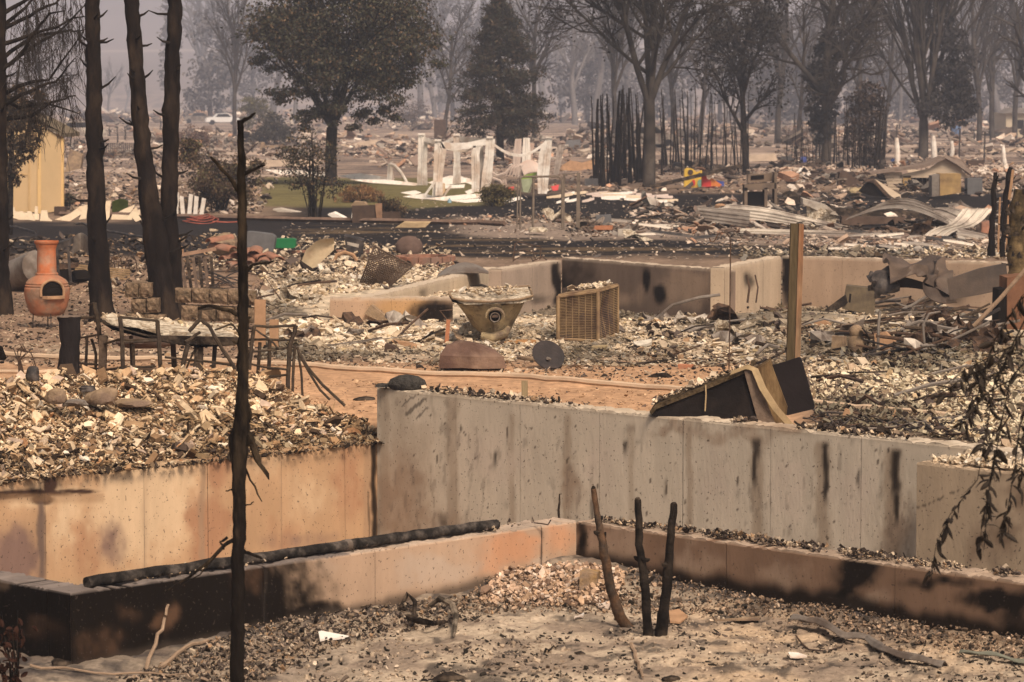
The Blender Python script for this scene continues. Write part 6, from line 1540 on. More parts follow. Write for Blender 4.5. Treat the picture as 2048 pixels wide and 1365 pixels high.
for v in (0, 1):
    mb = MB(); mb.tube([front(u, v) for u in np.linspace(0, 1, 5)] , k.m(3.2), 6); mb.build('rail', M_AC, t, smooth=True); mb = MB(); mb.tube([side(u, v) for u in np.linspace(0, 1, 7)], k.m(2.6), 6); mb.build('rail', M_AC, t, smooth=True)
p00, p10, p11 = front(0, 0), front(1, 0), side(1, 0); p01 = p00 + (p11 - p10)
mb = MB(); mb.prism([p00, p10, p11, p01], (0, 0, .03)); mb.build('top_cover', M_AC, t)
for e0, e1 in ((p01, p11), (p00, p01)):
    mb = MB(); mb.prism([e0, e1, Vector((e1.x, e1.y, 0)), Vector((e0.x, e0.y, 0))], (.01, .02, 0)); mb.build('side_panel', M_RUST, t)
mb = MB(); mb.sheet(lambda u, v: k(1126 + 44 * u, 588 - 14 * v - 4 * u + 6 * abs(u - .5), dB * .8), 4, 3, (0, .03, 0)); mb.build('bent_panel', M_RUST, t)
C = np.array([p00.lerp(p10, rr.random()).lerp(p01.lerp(p11, rr.random()), rr.uniform(.3, .95)) + Vector((0, 0, .035 + .03 * rr.random())) for _ in range(170)])
o = link('ash_flakes', flakes_mesh('ash_flakes', C, .05 * np.exp(rg.normal(0, .4, 170)), pick(PAL_ASH, 170, rg), .5, seed=731), t); o['kind'] = 'stuff'
mb = MB(); mb.lathe([(k.m(15), 0), (k.m(17), .02), (k.m(15), .04), (k.m(9), .03)], 20, (p10.lerp(p01, .35) + Vector((.06, .1, .03)))); mb.build('fan_ring', M_ASHC, t, smooth=True)

# corner tub on its side
k = K(985, 684); t = thing('corner_tub', 'scorched corner bathtub shell with a round drain fitting, tilted on the ash heap', 'tub', k.o)
rimf = [(898, 588), (905, 599), (930, 604), (985, 606), (1040, 601), (1066, 594)]; rimb = [(1058, 574), (1000, 578), (940, 582), (900, 586)]
rf = [k(x, y, -.35) for x, y in rimf]; rb = [k(x, y, .35) for x, y in rimb]
mb = MB(); mb.prism(rf + rb, (0, 0, -.035)); mb.build('rim', M_ASHC, t)
mb = MB(); q = [p + Vector((0, -.01, .012)) for p in rf] ; mb.tube(q, k.m(2.4), 6); mb.tube([rf[-1] + Vector((0, 0, .01))] + [p + Vector((0, 0, .01)) for p in rb] + [rf[0] + Vector((0, 0, .01))], k.m(1.8), 6); mb.build('rim_edge', M_STONE, t, smooth=True)
bot = [(960, 676), (975, 682), (1000, 683), (1020, 664), (1030, 640)]
mb = MB()
topl = [(908, 602), (935, 607), (985, 609), (1030, 604), (1054, 598)]; botl = [(946, 654), (964, 669), (990, 672), (1018, 660), (1034, 636)]
def tubf(u, v):
    f = u * 4; i = min(int(f), 3); g = f - i
    a, b2 = [(1 - g) * topl[i][c] + g * topl[i + 1][c] for c in (0, 1)], [(1 - g) * botl[i][c] + g * botl[i + 1][c] for c in (0, 1)]
    return k(a[0] + (b2[0] - a[0]) * v ** .85, a[1] + (b2[1] - a[1]) * v, -.33 + .22 * v - .06 * math.sin(math.pi * u) + .25 * abs(u - .5) * 1.2)
mb.sheet(tubf, 16, 10, (0, .04, 0)); mb.build('basin', M_TUB, t, smooth=True)
mb = MB(); bk = lambda u, v: k(908 + 146 * u + (970 + 50 * u - 908 - 146 * u) * v, 596 - 14 * u * (1 - u) + (670 - 596) * v * .9, .34 - .2 * v); mb.sheet(bk, 8, 6, (0, .03, 0)); mb.build('basin_back', M_TUB, t, smooth=True)
c_ = k(990, 633, -.40); dirn = Vector((.05, -1, .05)).normalized()
def ringp(c, r, n=28, ex=1.0): return [c + Vector((r * math.cos(j * 2 * math.pi / n) * ex, 0, r * math.sin(j * 2 * math.pi / n))) for j in range(n + 1)]
mb = MB(); arch = [c_ + Vector((k.m(18) * math.cos(a), -.02, k.m(15) * math.sin(a))) for a in np.linspace(-.2, math.pi + .25, 16)]; mb.tube(arch, [k.m(1.2 + 2.6 * math.sin(math.pi * j / 15)) for j in range(16)], 7); mb.build('hood', M_TUB, t, smooth=True)
mb = MB(); mb.prism(ringp(c_ + Vector((0, 0, 0)), k.m(13))[:-1], (0, .03, 0)); mb.build('dark_recess', M_DARKIN, t)
mb = MB(); mb.tube(ringp(c_ + Vector((0, -.025, -k.m(2))), k.m(9)), k.m(1.3), 6, False); mb.build('fitting_ring', M_GRYM, t, smooth=True)
mb = MB(); mb.rock(c_ + Vector((0, -.02, -k.m(2))), (k.m(7), .03, k.m(7)), 3, .3); mb.build('fitting', M_RUST, t, smooth=True)
mb = MB(); mb.tube([k(963, 672, -.25), k(985, 676, -.28), k(1010, 668, -.25), k(1018, 655, -.2)], [k.m(8), k.m(10), k.m(9), k.m(5)], 9); mb.build('drain_pipe', M_TUB, t, smooth=True)
C = np.array([rf[0].lerp(rf[-1], rr.random()).lerp(rb[-1].lerp(rb[0], rr.random()), rr.uniform(.2, .95)) + Vector((0, 0, .01 + .02 * rr.random())) for _ in range(150)])
o = link('ash_flakes', flakes_mesh('ash_flakes', C, .045 * np.exp(rg.normal(0, .4, 150)), pick(PAL_ASH, 150, rg), .5, seed=732), t); o['kind'] = 'stuff'
simple('corrugated_hose', 'pale ribbed flexible hose under the left side of the corner tub', 'hose', 940, 680, M_ASHC, lambda mb, k: mb.tube([k(x, y) for x, y in fine_path([(922, 672), (932, 655), (945, 652), (958, 668), (962, 682)], 5, .2, 3)], [k.m(9 + 2 * (i % 2)) for i in range(21)], 9))
simple('orange_stake', 'thin orange stained stake left of the corner tub', 'stake', 895, 690, M_ORANGE, lambda mb, k: mb.bar(k(893, 690), k(897, 640), k.m(8)))
simple('split_plank', 'split orange brown plank on the ash behind the boulder', 'plank', 1040, 690, mat('orange_wood', (.36, .19, .08), var=.3, scale=14, bump=.3, stretch=(.4, 2, 2)), lambda mb, k: mb.prism([k(985, 690), k(1030, 683), k(1072, 682), k(1068, 694), k(1010, 700)], (0, .1, .01)))
for (px, py), pxs, m_, lab in [((775, 645), [(728, 628), (742, 610), (770, 632), (788, 648), (778, 652), (752, 640)], M_STONE, 'flat tan slab leaning on the low tan wall end'), ((775, 705), [(768, 706), (770, 688), (785, 692), (800, 704)], M_DKBRN, 'dark triangular scrap on the ash centre left'), ((810, 695), [(782, 682), (815, 686), (840, 694), (836, 704), (800, 696)], M_TERRA2, 'flat pinkish slab on the ash right of the dark scrap'),
        ((1400, 625), [(1355, 640), (1372, 628), (1410, 622), (1404, 640), (1370, 645)], M_ASHC, 'bright pale plaster slab in the middle of the ash field'), ((1195, 700), [(1182, 694), (1212, 692), (1212, 702), (1184, 704)], M_TUB, 'small yellowish block on the ash right of the disc'), ((1390, 736), [(1355, 730), (1385, 732), (1380, 742), (1358, 740)], M_TERRA, 'small dull orange shard on the dirt right of centre'),
        ((1330, 756), [(1290, 757), (1305, 750), (1330, 748), (1342, 756)], M_CHARW, 'small black charred scrap on the dirt near the pale pipe'), ((685, 660), [(660, 668), (672, 648), (690, 655), (684, 668)], M_ASHC, 'pale plaster slab standing on the white ash at centre left')]:
    k = K(px, py); mb = MB(); mb.prism([k(x, y) for x, y in pxs], (.02, .05, .01)); one(mb, 'debris_slab', m_, lab, 'slab', k.o)
for pth, w, lab in [([(794, 676, -.1), (820, 650, 0), (856, 618, .1)], 5, 'dark iron rod leaning across the left side of the ash field'), ([(846, 602, .1), (860, 630, 0), (868, 645, 0)], 6, 'short dark iron rod leaning against the low tan wall end'), ([(898, 646), (880, 622), (905, 620)], 4, 'thin bent rod beside the corner tub')]:
    k = K(*pth[0][:2]); ptube(k, pth, w, 5, 'iron_rod', M_RUST, lab, 'rod')
# ------------------------------------------------------------------ wooden post, shepherd hook, right wreckage
p_ = P(1590, 742, 31.6); p_.z = gz1(p_.x, 31.6); k = K(0, 0, 1); k.o = p_; k.D = 31.6
t = thing('wooden_post', 'tall weathered wooden post rising behind the overturned cabinet', 'post', p_)
mb = MB(); mb.prism([k(1573, 742), k(1582, 448), k(1597, 448), k(1588, 742)], (0, .10, 0)); mb.build('post', mat('mossy_post', (.075, .056, .03), var=.4, scale=10, bump=.3, stretch=(3, 3, .3), col2=(.11, .08, .045), c2scale=2), t)
mb = MB(); mb.prism([k(1589, 742, .004), k(1598, 448, .004), k(1608, 449, .004), k(1600, 742, .004)], (0, .09, 0)); mb.build('facing_board', mat('post_board', (.23, .15, .09), var=.4, scale=10, bump=.3, stretch=(3, 3, .3), col2=(.26, .12, .06), c2scale=1.5), t)
p_ = P(1458, 742, 31.9); p_.z = gz1(p_.x, 31.9); k = K(0, 0, 1); k.o = p_; k.D = 31.9
t = thing('shepherd_hook', 'thin rusty shepherd hook pole standing left of the wooden post', 'hook', p_)
ptube(k, [(1458, 742), (1460, 600), (1461, 490), (1460, 476), (1454, 467), (1445, 465), (1436, 469), (1431, 478), (1427, 484), (1421, 483), (1419, 476)], 2.6, 6, 'pole', M_RUST, parent=t)

# curled sheet, boxes and rods at the right
k = K(1820, 600, 42.0); t = thing('curled_sheet', 'large curled blackened metal sheet lying against the long tan wall', 'metal sheet', k.o)
MCS = mat('curled_metal', (.085, .062, .048), var=.3, scale=4, rough=.6, bump=.2, col2=(.05, .04, .036), c2scale=1.3)
def mnv(p):
    s = math.sin; return Vector((s(p.x * 3.3 + p.y * 1.7 + p.z) + .5 * s(p.x * 7.1 - p.y * 4.3), s(p.y * 3.1 + p.x * 1.9 + 2 * p.z) + .5 * s(p.y * 6.7 + p.x * 5.2), s(p.x * 2.7 - p.y * 2.3 + 3 * p.z) + .5 * s(p.x * 6.1 + p.y * 7.7))) * .5
def curl_(u, v):
    top = [(1778, 520), (1800, 514), (1840, 516), (1880, 520), (1904, 530)]; bo = [(1790, 552), (1822, 556), (1850, 566), (1880, 584), (1906, 602)]
    f = u * 4; i = min(int(f), 3); g = f - i
    a, b = [top[i][c] * (1 - g) + top[i + 1][c] * g for c in (0, 1)], [bo[i][c] * (1 - g) + bo[i + 1][c] * g for c in (0, 1)]
    return k(a[0] + (b[0] - a[0]) * v, a[1] + (b[1] - a[1]) * v, 1.0 - 1.5 * v - .25 * math.sin(3.1 * v)) + mnv(Vector((u * 2.4, v * 1.6, 3))) * .20
mb = MB(); mb.sheet(curl_, 30, 14, (0, .015, -.01)); mb.build('upper_sheet', mat('brown_sheet', (.115, .08, .058), var=.25, scale=4, rough=.6, bump=.25, col2=(.06, .043, .034), c2scale=1.6), t, smooth=True)
def fold(u, v):
    a = 2.5 * v - .3; x = 1734 + 56 * u
    return k(x + 8 * math.sin(a), 580 - 26 * u * 0 - (34 + 18 * u) * math.sin(a) * .9 - 6 * u, .15 - .55 * math.cos(a) * (.6 + .4 * u)) + mnv(Vector((u * 2, v * 3, 7))) * .10
mb = MB(); mb.sheet(fold, 12, 14, (.01, .01, .01)); mb.build('rolled_end', M_BLKM, t, smooth=True)
mb = MB(); mb.sheet(lambda u, v: k(1776 + 130 * u, 552 + 44 * u * u + (26 - 20 * u) * v, -.30 + .35 * v + .05 * math.sin(u * 8)), 16, 4, (0, .02, 0)); mb.build('under_fold', M_DARKIN, t, smooth=True)
k = K(1960, 606, 40.5); mb = MB(); mb.prism([k(1895, 560), k(1960, 538), k(2012, 528), k(2018, 578), k(1960, 590), k(1900, 600)], (0, .03, .01)); one(mb, 'metal_scrap', MCS, 'tilted dark metal panel right of the curled sheet', 'panel', k.o)
k = K(2030, 668, 37.5); mb = MB(); mb.prism([k(2014, 668), k(2014, 556), k(2090, 548), k(2090, 668)], (0, .6, 0)); one(mb, 'rusty_box', mat('red_rust_box', (.17, .085, .05), var=.25, scale=6, bump=.2), 'reddish rusty box standing at the right edge behind the rods', 'box', k.o)
k = K(2004, 670, 37.3); mb = MB(); mb.prism([k(1996, 668), k(1998, 580), k(2013, 578), k(2013, 668)], (0, .5, 0)); one(mb, 'dark_board', M_DARKIN, 'narrow dark board beside the rusty box at the right edge', 'board', k.o)
k = K(1716, 630); t = thing('metal_box', 'square brown metal box with a slot sitting on the debris left of the rods', 'box', k.o)
mb = MB(); mb.prism([k(1684, 618), k(1692, 572), k(1753, 578), k(1748, 632)], (.05, .4, 0)); mb.build('body', mat('brown_metal_box', (.135, .10, .06), var=.3, scale=6, rough=.7, bump=.15, col2=(.08, .06, .04), c2scale=2), t)
mb = MB(); mb.prism([k(1697, 605, -.004), k(1699, 588, -.004), k(1703, 588, -.004), k(1701, 606, -.004)], (0, .01, 0)); mb.build('slot', M_DARKIN, t)
gtube('rusted_pole', [(1895, 690), (1945, 650), (2000, 600), (2060, 530)], 9, mat('pole_tan', (.22, .15, .10), var=.4, scale=8, bump=.3), 'long tan pole slanting up to the right edge over the rods', 'pole', lift=.0)
o_ = [o for o in bpy.data.objects if o.name.startswith('rusted_pole')][0]; bpy.data.objects.remove(o_)
k = K(1896, 700); ptube(k, [(1880, 704, 0), (1950, 650, .1), (2000, 598, .2), (2064, 524, .3)], 9, 8, 'rusted_pole', mat('pole_tan'), 'long tan pole slanting up to the right edge over the rods', 'pole')
rr = random.Random(740)
for i in range(70):
    x, y = rr.uniform(1730, 1975), rr.uniform(596, 706); k = K(x, min(y + 18, 712)); L = rr.uniform(50, 150); s = rr.choice([-.35, -.25, .1, .2, -.5, -.15]); cu = rr.uniform(-10, 10)
    mb = MB(); q = [k(x + L * (u - .5), y + s * L * (u - .5) + cu * math.sin(3 * u), rr.uniform(-.1, .1)) for u in (0, .3, .6, 1)]
    for v in q: v.z = max(v.z, .01)
    mb.tube(q, k.m(rr.choice([1.6, 2.2, 2.8, 3.6])), 6)
    one(mb, 'bent_rod', [M_RUST, M_BLKM, M_GRYM, M_CH][i % 4], 'bent burnt metal rod in the big tangle below the curled sheet', 'rod', k.o, group='tangled metal rods below the curled sheet', smooth=True)
for pth, w, lab in [([(1756, 706, -.2), (1757, 650, -.2), (1760, 622, -.2)], 6, 'upright grey pipe end at the left of the rod tangle'), ([(1850, 700, -.1), (1846, 650, -.1), (1858, 628, -.1), (1880, 624, 0)], 5, 'elbow bent grey pipe in the middle of the rod tangle'), ([(1500, 560), (1560, 578), (1640, 590), (1690, 600)], 4, 'thin sagging rod along the crumbling wall left of the metal box'), ([(1500, 575), (1580, 590), (1650, 600)], 3, 'thinner lower rod along the crumbling wall left of the metal box'), ([(1310, 640), (1345, 610), (1400, 595), (1440, 590)], 6, 'rusty bent rod rising from the ash by the smoke darkened wall')]:
    k = K(pth[0][0], max(p[1] for p in pth) + 4); ptube(k, pth, w, 6, 'bent_pipe', M_GRYM if w > 4 else M_RUST, lab, 'pipe')
for (px, py), pxs, m_, lab in [((1680, 706), [(1662, 706), (1664, 672), (1690, 674), (1692, 704)], M_STONE, 'square tan stone standing left of the broken urn'), ((1762, 706), [(1752, 704), (1748, 668), (1770, 664), (1790, 684), (1784, 706)], M_TERRA2, 'dusky pink bowl shaped shard right of the broken urn'), ((1640, 655), [(1600, 680), (1612, 650), (1650, 640), (1668, 660), (1640, 676)], M_TERRA2, 'orange pink shard right of the wooden post'), ((1655, 630), [(1622, 640), (1690, 590), (1694, 606), (1640, 644)], M_CHARW, 'black charred plank left of the metal box')]:
    k = K(px, py); mb = MB(); mb.prism([k(x, y) for x, y in pxs], (.03, .08, 0)); one(mb, 'debris_shard', m_, lab, 'shard', k.o)
k = K(1712, 708); t = thing('broken_urn', 'broken tan clay urn beside the block edging with a dark half shell', 'urn', k.o)
mb = MB(); mb.lathe([(k.m(12), 0), (k.m(17), k.m(14)), (k.m(17), k.m(26)), (k.m(12), k.m(36)), (k.m(15), k.m(44)), (k.m(13), k.m(52)), (k.m(5), k.m(58)), (0, k.m(58))], 18); mb.build('body', M_STONE, t, smooth=True)
mb = MB(); mb.sheet(lambda u, v: k(1722 + 14 * math.sin(v * 3.1), 656 + 48 * v, -.2 + .1 * u + .1 * math.sin(v * 3)), 3, 10, (.02, .02, 0)); mb.build('shell', M_DARKIN, t, smooth=True)

# ------------------------------------------------------------------ middle left wreckage: dishes, lattice, fire pit, bins
k = K(632, 548); t = thing('tub_shard', 'large pale curved shell fragment standing upright in the wreckage', 'shell', k.o)
out = [(668, 477), (640, 479), (618, 492), (604, 515), (600, 538), (608, 546), (622, 540), (640, 522), (660, 500), (668, 490)]
mb = MB(); mb.sheet(lambda u, v: k(*(np.array([(668, 476), (636, 480), (612, 500), (600, 530), (606, 546)])[min(int(u * 4), 3)] * (1 - (u * 4 - min(int(u * 4), 3))) + np.array([(668, 476), (636, 480), (612, 500), (600, 530), (606, 546)])[min(int(u * 4), 3) + 1] * (u * 4 - min(int(u * 4), 3))) * (1 - v) + np.array((668 - 46 * u, 500 + 44 * u)) * v, -.05 + .12 * math.sin(3.1 * v)), 14, 6, (0, .03, 0)); mb.build('shell', mat('cream_shell', (.52, .42, .28), var=.15, scale=5, bump=.2, col2=(.42, .31, .2), c2scale=3), t, smooth=True)
for x, y, s, lab in [(640, 532, 16, 'pale broken pipe elbow beside the curved shell'), (668, 518, 14, 'pale broken vessel neck right of the curved shell'), (690, 515, 12, 'small pale lump right of the curved shell'), (655, 545, 18, 'low pale lump in front of the curved shell'), (700, 530, 16, 'pale crumpled lump between the shell and the lattice')]:
    k = K(x, y + 8); mb = MB(); mb.rock((0, 0, k.m(s) * .4), (k.m(s) * .9, k.m(s) * .6, k.m(s) * .6), x, .45); one(mb, 'ceramic_lump', M_ASHC, lab, 'lump', k.o, smooth=True)
simple('arched_shard', 'arched orange white shard like a broken pot rim in the wreckage', 'shard', 690, 530, M_TERRA2, lambda mb, k: mb.tube([k(668, 524), (k(674, 510)), k(690, 505), k(706, 510), k(714, 522)], k.m(4), 7), True)
k = K(706, 516); t = thing('burnt_box', 'black burnt box with a pale broken front in the wreckage', 'box', k.o)
mb = MB(); mb.prism([k(688, 472), k(727, 482), k(724, 516), k(694, 510)], (0, .35, .03)); mb.build('body', M_BLKM, t)
mb = MB(); mb.prism([k(694, 484, -.01), k(718, 489, -.01), k(717, 496, -.01), k(695, 490, -.01)], (0, .02, 0)); mb.build('front_strip', M_ZINC, t)
k = K(766, 574); t = thing('lattice_panel', 'brown perforated lattice panel folded and leaning in the wreckage', 'lattice', k.o)
P0 = [k(748, 494), k(825, 532), k(775, 576), k(720, 566)]
mb = MB(); N = 13
def latt(u, v, bow=.0): p = P0[0].lerp(P0[1], u).lerp(P0[3].lerp(P0[2], u), v); return p + Vector((0, -.10 * math.sin(math.pi * v) + .12 * (1 - u), 0))
for i in range(-N, N + 1):
    q = []
    for j in range(0, 13):
        u = j / 12; v = u + i / N
        if 0 <= v <= 1: q.append(latt(u, v))
    if len(q) > 1: mb.tube(q, k.m(1.25), 4)
    q = []
    for j in range(0, 13):
        u = j / 12; v = -u + (i + N) / N
        if 0 <= v <= 1: q.append(latt(u, v))
    if len(q) > 1: mb.tube(q, k.m(1.25), 4)
o = mb.build('lattice_strips', M_LATT, t); o['kind'] = 'stuff'
for e in range(4):
    mb = MB(); a, b_ = [(0, 0), (1, 0), (1, 1), (0, 1)][e], [(0, 0), (1, 0), (1, 1), (0, 1)][(e + 1) % 4]
    mb.tube([latt(a[0] + (b_[0] - a[0]) * u, a[1] + (b_[1] - a[1]) * u) for u in np.linspace(0, 1, 6)], k.m(2), 5); mb.build('frame_rail', M_LATT, t)
mb = MB(); mb.sheet(lambda u, v: latt(.3 + .5 * u, .35 + .6 * v) + Vector((0, .10, 0)), 4, 4, (0, .02, 0)); mb.build('backing', M_DARKIN, t)
simple('fire_pit_dome', 'round rusty dark dome lid standing on the fire pit ring', 'dome', 818, 512, mat('dome_rust', (.12, .08, .065), var=.3, scale=5, bump=.2), lambda mb, k: mb.rock(k(818, 496), (k.m(28), k.m(22), k.m(25)), 3, .05, .8, 3), True)
k = K(850, 535); t = thing('fire_pit_ring', 'low pinkish stone fire pit ring behind the lattice panel', 'fire pit', k.o)
for i in range(16):
    a = i * 2 * math.pi / 16; c = k(850, 522) + Vector((k.m(52) * math.cos(a), k.m(52) * math.sin(a) * 1.3 + .4, -.02)); mb = MB(); mb.box(c, (.20, .14, .17), (0, 0, math.atan2(math.cos(a) * 1.3, -math.sin(a)))); mb.build('stone', M_TILE, t)
mb = MB(); mb.lathe([(k.m(47), .05), (0, .05)], 20, k(850, 522) + Vector((0, .4, -.05))); mb.build('ash_bed', M_DARKIN, t)
simple('metal_dome', 'wide dented grey metal hood lying on the end of the slanting pale wall', 'metal hood', 930, 556, M_GRYM, lambda mb, k: mb.sheet(lambda u, v: k(874 + 112 * u, 552 - 6 * u - (24 * math.sin(math.pi * min(1, u * 1.06)) ** .8) * math.sin(math.pi * (v * .5 + .06)) , -.35 + .7 * v), 14, 8, (0, 0, -.02)), True, D=46.5)
simple('green_bin', 'bright green plastic bin lid among the wreckage', 'bin', 570, 510, M_GREEN, lambda mb, k: (mb.prism(rr_poly([k(547, 497), k(547, 478), k(591, 478), k(591, 497)], .2), (0, .35, 0))), False)
simple('grey_bin', 'grey rounded plastic tote lying open behind the slim burnt tree', 'bin', 520, 512, M_GREY, lambda mb, k: mb.prism(rr_poly([k(488, 512), k(486, 462), k(552, 470), k(546, 508)], .25), (0, .4, 0)))
simple('low_kerb_wall', 'low purplish border strip behind the burnt box', 'border', 640, 508, M_TILE, lambda mb, k: mb.prism([k(560, 502), k(740, 500), k(740, 508), k(560, 508)], (0, .15, 0)))
for i, (x, y) in enumerate([(468, 520), (486, 512), (505, 508), (520, 516), (496, 524), (478, 532), (512, 528), (530, 526), (544, 520), (450, 500), (440, 485)]):
    k = K(x, 545); mb = MB(); r_ = k.m(13); z0 = k(x, y).z
    mb.sheet(lambda u, v: (r_ * math.cos(math.pi * u), -.22 + .44 * v, z0 + r_ * .55 * math.sin(math.pi * u) + .06 * v), 8, 2, (0, 0, .015))
    one(mb, 'roof_tile', M_TILE, 'curved dull red roof tile in the small heap behind the slim burnt tree', 'roof tile', k.o, (0, .15 * (i % 3 - 1), .5 * (i % 5 - 2)), 'roof tiles behind the slim burnt tree')
simple('tan_rock', 'rounded orange tan rock left of the roof tile heap', 'rock', 445, 525, M_STONE, lambda mb, k: mb.rock(k(447, 490), (k.m(32), .4, k.m(24)), 6, .3, .9, 3), True)
k = K(395, 592); t = thing('slatted_chair', 'burnt wooden slatted chair back leaning beside the right charred trunk', 'chair', k.o)
for i in range(6):
    mb = MB(); mb.bar(k(362 + i * 12, 514, 0), k(372 + i * 11, 582, -.1), k.m(6), k.m(3)); mb.build('slat', M_CHARW if i % 2 else mat('grey_burnt_wood', (.12, .085, .065), var=.4, scale=14, bump=.3), t)
mb = MB(); mb.bar(k(356, 511), k(432, 498), k.m(7)); mb.build('top_rail', mat('pink_rail', (.30, .19, .13), var=.3), t)
mb = MB(); mb.bar(k(366, 583, -.1), k(440, 576, -.1), k.m(6)); mb.build('bottom_rail', M_CHARW, t)
mb = MB(); mb.prism([k(350, 494), k(366, 494), k(366, 514), k(350, 514)], (0, .12, 0)); mb.build('post_block', M_TERRA2, t)
rr = random.Random(750)
for i in range(22):
    x, y = rr.uniform(418, 540), rr.uniform(520, 600); k = K(x, y + 12); L = rr.uniform(30, 80); a = rr.uniform(-.9, .9)
    mb = MB(); mb.tube([k(x - L / 2, y + a * L / 3), k(x, y - 4), k(x + L / 2, y - a * L / 3)], k.m(rr.choice([1, 1.4, 2])), 5)
    one(mb, 'burnt_stick', M_BLKM if i % 2 else M_RUST, 'thin dark rod in the tangle right of the slatted chair', 'rod', k.o, group='rods right of the slatted chair')
for pth, lab in [([(510, 600), (530, 555), (562, 600)], 'thin bent triangular wire on the ash behind the right chair'), ([(500, 592), (530, 604), (560, 628)], 'thin rod lying on the ash behind the right chair')]:
    k = K(pth[0][0], 612); ptube(k, pth, 3, 5, 'bent_wire', M_RUST, lab, 'wire')
k = K(1055, 535, 50); t = thing('wire_chair', 'thin rusty wire chair frame on the black yard behind the far wall corner', 'chair', k.o)
for pth in ([(1026, 524), (1030, 488), (1036, 484), (1080, 494), (1082, 498), (1080, 520)], [(1026, 522), (1040, 514), (1062, 515), (1066, 524)], [(1030, 505), (1048, 500), (1075, 508)], [(1064, 490), (1066, 508), (1072, 520)], [(1066, 522), (1085, 514), (1100, 526)]):
    ptube(k, pth, 2.6, 5, 'wire', M_RUST, parent=t)
for x, lab in ((1495, 'dark burnt pipe stub left of the wooden post beside the crumbling wall'), (1512, 'second dark pipe stub beside the crumbling wall')):
    k = K(x, 600, 43.5); mb = MB(); mb.tube([k(x, 606), k(x + 4, 575), k(x - 2, 550)], k.m(2.2 if x < 1500 else 1.6), 8); one(mb, 'pipe_stub', M_RUST, lab, 'pipe', k.o)

# ------------------------------------------------------------------ timber kerb, planter, hose, fence at the left
gtube('timber_kerb', [(120, 431), (340, 436), (560, 441), (760, 445), (960, 448), (1010, 452)], 9, mat('kerb_timber', (.15, .10, .075), var=.35, scale=6, bump=.4), 'long low timber kerb along the garden bed edge', 'kerb', n=4, lift=.06)
k = K(760, 446); t = thing('planter_box', 'broken wooden planter box with pale scraps beside the garden kerb', 'planter', k.o)
mb = MB(); mb.prism([k(704, 446), k(704, 412), k(755, 410), k(755, 446)], (0, .08, 0)); mb.build('front_board', M_DKBRN, t)
mb = MB(); mb.prism([k(754, 448, -.05), k(750, 408, -.05), k(764, 407, -.05), k(764, 448, -.05)], (0, .1, 0)); mb.build('corner_post', mat('orange_post', (.27, .16, .10), var=.3), t)
mb = MB(); mb.prism([k(765, 446), k(765, 424), k(800, 424), k(800, 446)], (0, .08, 0)); mb.build('side_board', M_DKBRN, t)
for (px, py), pxs, m_, lab in [((680, 442), [(655, 430), (668, 426), (690, 437), (694, 443), (672, 440)], M_WHITEV, 'crumpled white scrap left of the planter box'), ((715, 440), [(702, 440), (704, 424), (724, 426), (722, 434), (708, 442)], M_WHITEV, 'white folded sheet in front of the planter box'), ((735, 440), [(710, 442), (730, 428), (752, 428), (752, 444)], M_DARKIN, 'black sheet in front of the planter box'),
        ((715, 412), [(700, 412), (708, 404), (730, 406), (734, 412)], M_STONE, 'tan stone on the planter box'), ((825, 456), [(788, 458), (806, 446), (860, 446), (848, 458)], mat('yellow_board', (.40, .29, .17), var=.25, stretch=(1, 4, 1)), 'flat yellowish slatted board on the black yard'), ((570, 425), [(545, 420), (560, 418), (600, 426), (606, 430), (570, 430)], M_ZINC, 'curved grey strip on the lawn edge'), ((830, 400), [(805, 420), (842, 418), (848, 424), (812, 425)], M_ZINC, 'small pale scrap on the black yard left of the pergola')]:
    k = K(px, py); mb = MB(); mb.prism([k(x, y) for x, y in pxs], (.03, .12, .03)); one(mb, 'yard_scrap', m_, lab, 'scrap', k.o)
k = K(400, 444); mb = MB()
for i in range(3): mb.tube([(k.m((34 - i * 8 + 2 * math.sin(3 * a + i)) * math.cos(a)), k.m((34 - i * 5) * math.sin(a)) * 3.2, 0.02 + .05 * i + .03 * math.sin(2 * a)) for a in np.linspace(0, 6.2, 24)], .016, 5)
mb.tube([k(425, 444), k(455, 446), k(475, 445)], .025, 5)
one(mb, 'garden_hose', mat('red_hose', (.30, .085, .06), bump=0), 'coiled red garden hose on the kerb right of the charred trunks', 'hose', k.o, smooth=True)
for i, (x, y0, y1, l) in enumerate([(352, 384, 432, 2), (366, 392, 432, -3), (378, 388, 434, 4), (390, 392, 434, 3), (402, 396, 434, 6)]):
    k = K(x, y1); mb = MB(); mb.prism([k(x - 4, y1), k(x - 4 + l, y0), k(x + 4 + l, y0 + 2), k(x + 4, y1)], (0, .05, 0))
    one(mb, 'fence_picket', M_WHITEV, 'pale leaning fence picket right of the charred trunks', 'picket', k.o, group='fence pickets right of the charred trunks')
def board(pxs, lab, m_=None, th=.06, group=None, name='vinyl_board', cat='board'):
    cx = sum(p[0] for p in pxs) / len(pxs); by = max(p[1] for p in pxs); k = K(cx, by); mb = MB()
    mb.prism([k(x, y, (by - y) * .006) for x, y in pxs], (0, th, .01)); return one(mb, name, m_ or M_WHITEV, lab, cat, k.o, group=group)
MV2 = mat('yellowed_vinyl', (.62, .50, .36), var=.15, scale=5, bump=.2, col2=(.5, .35, .22), c2scale=1.5)
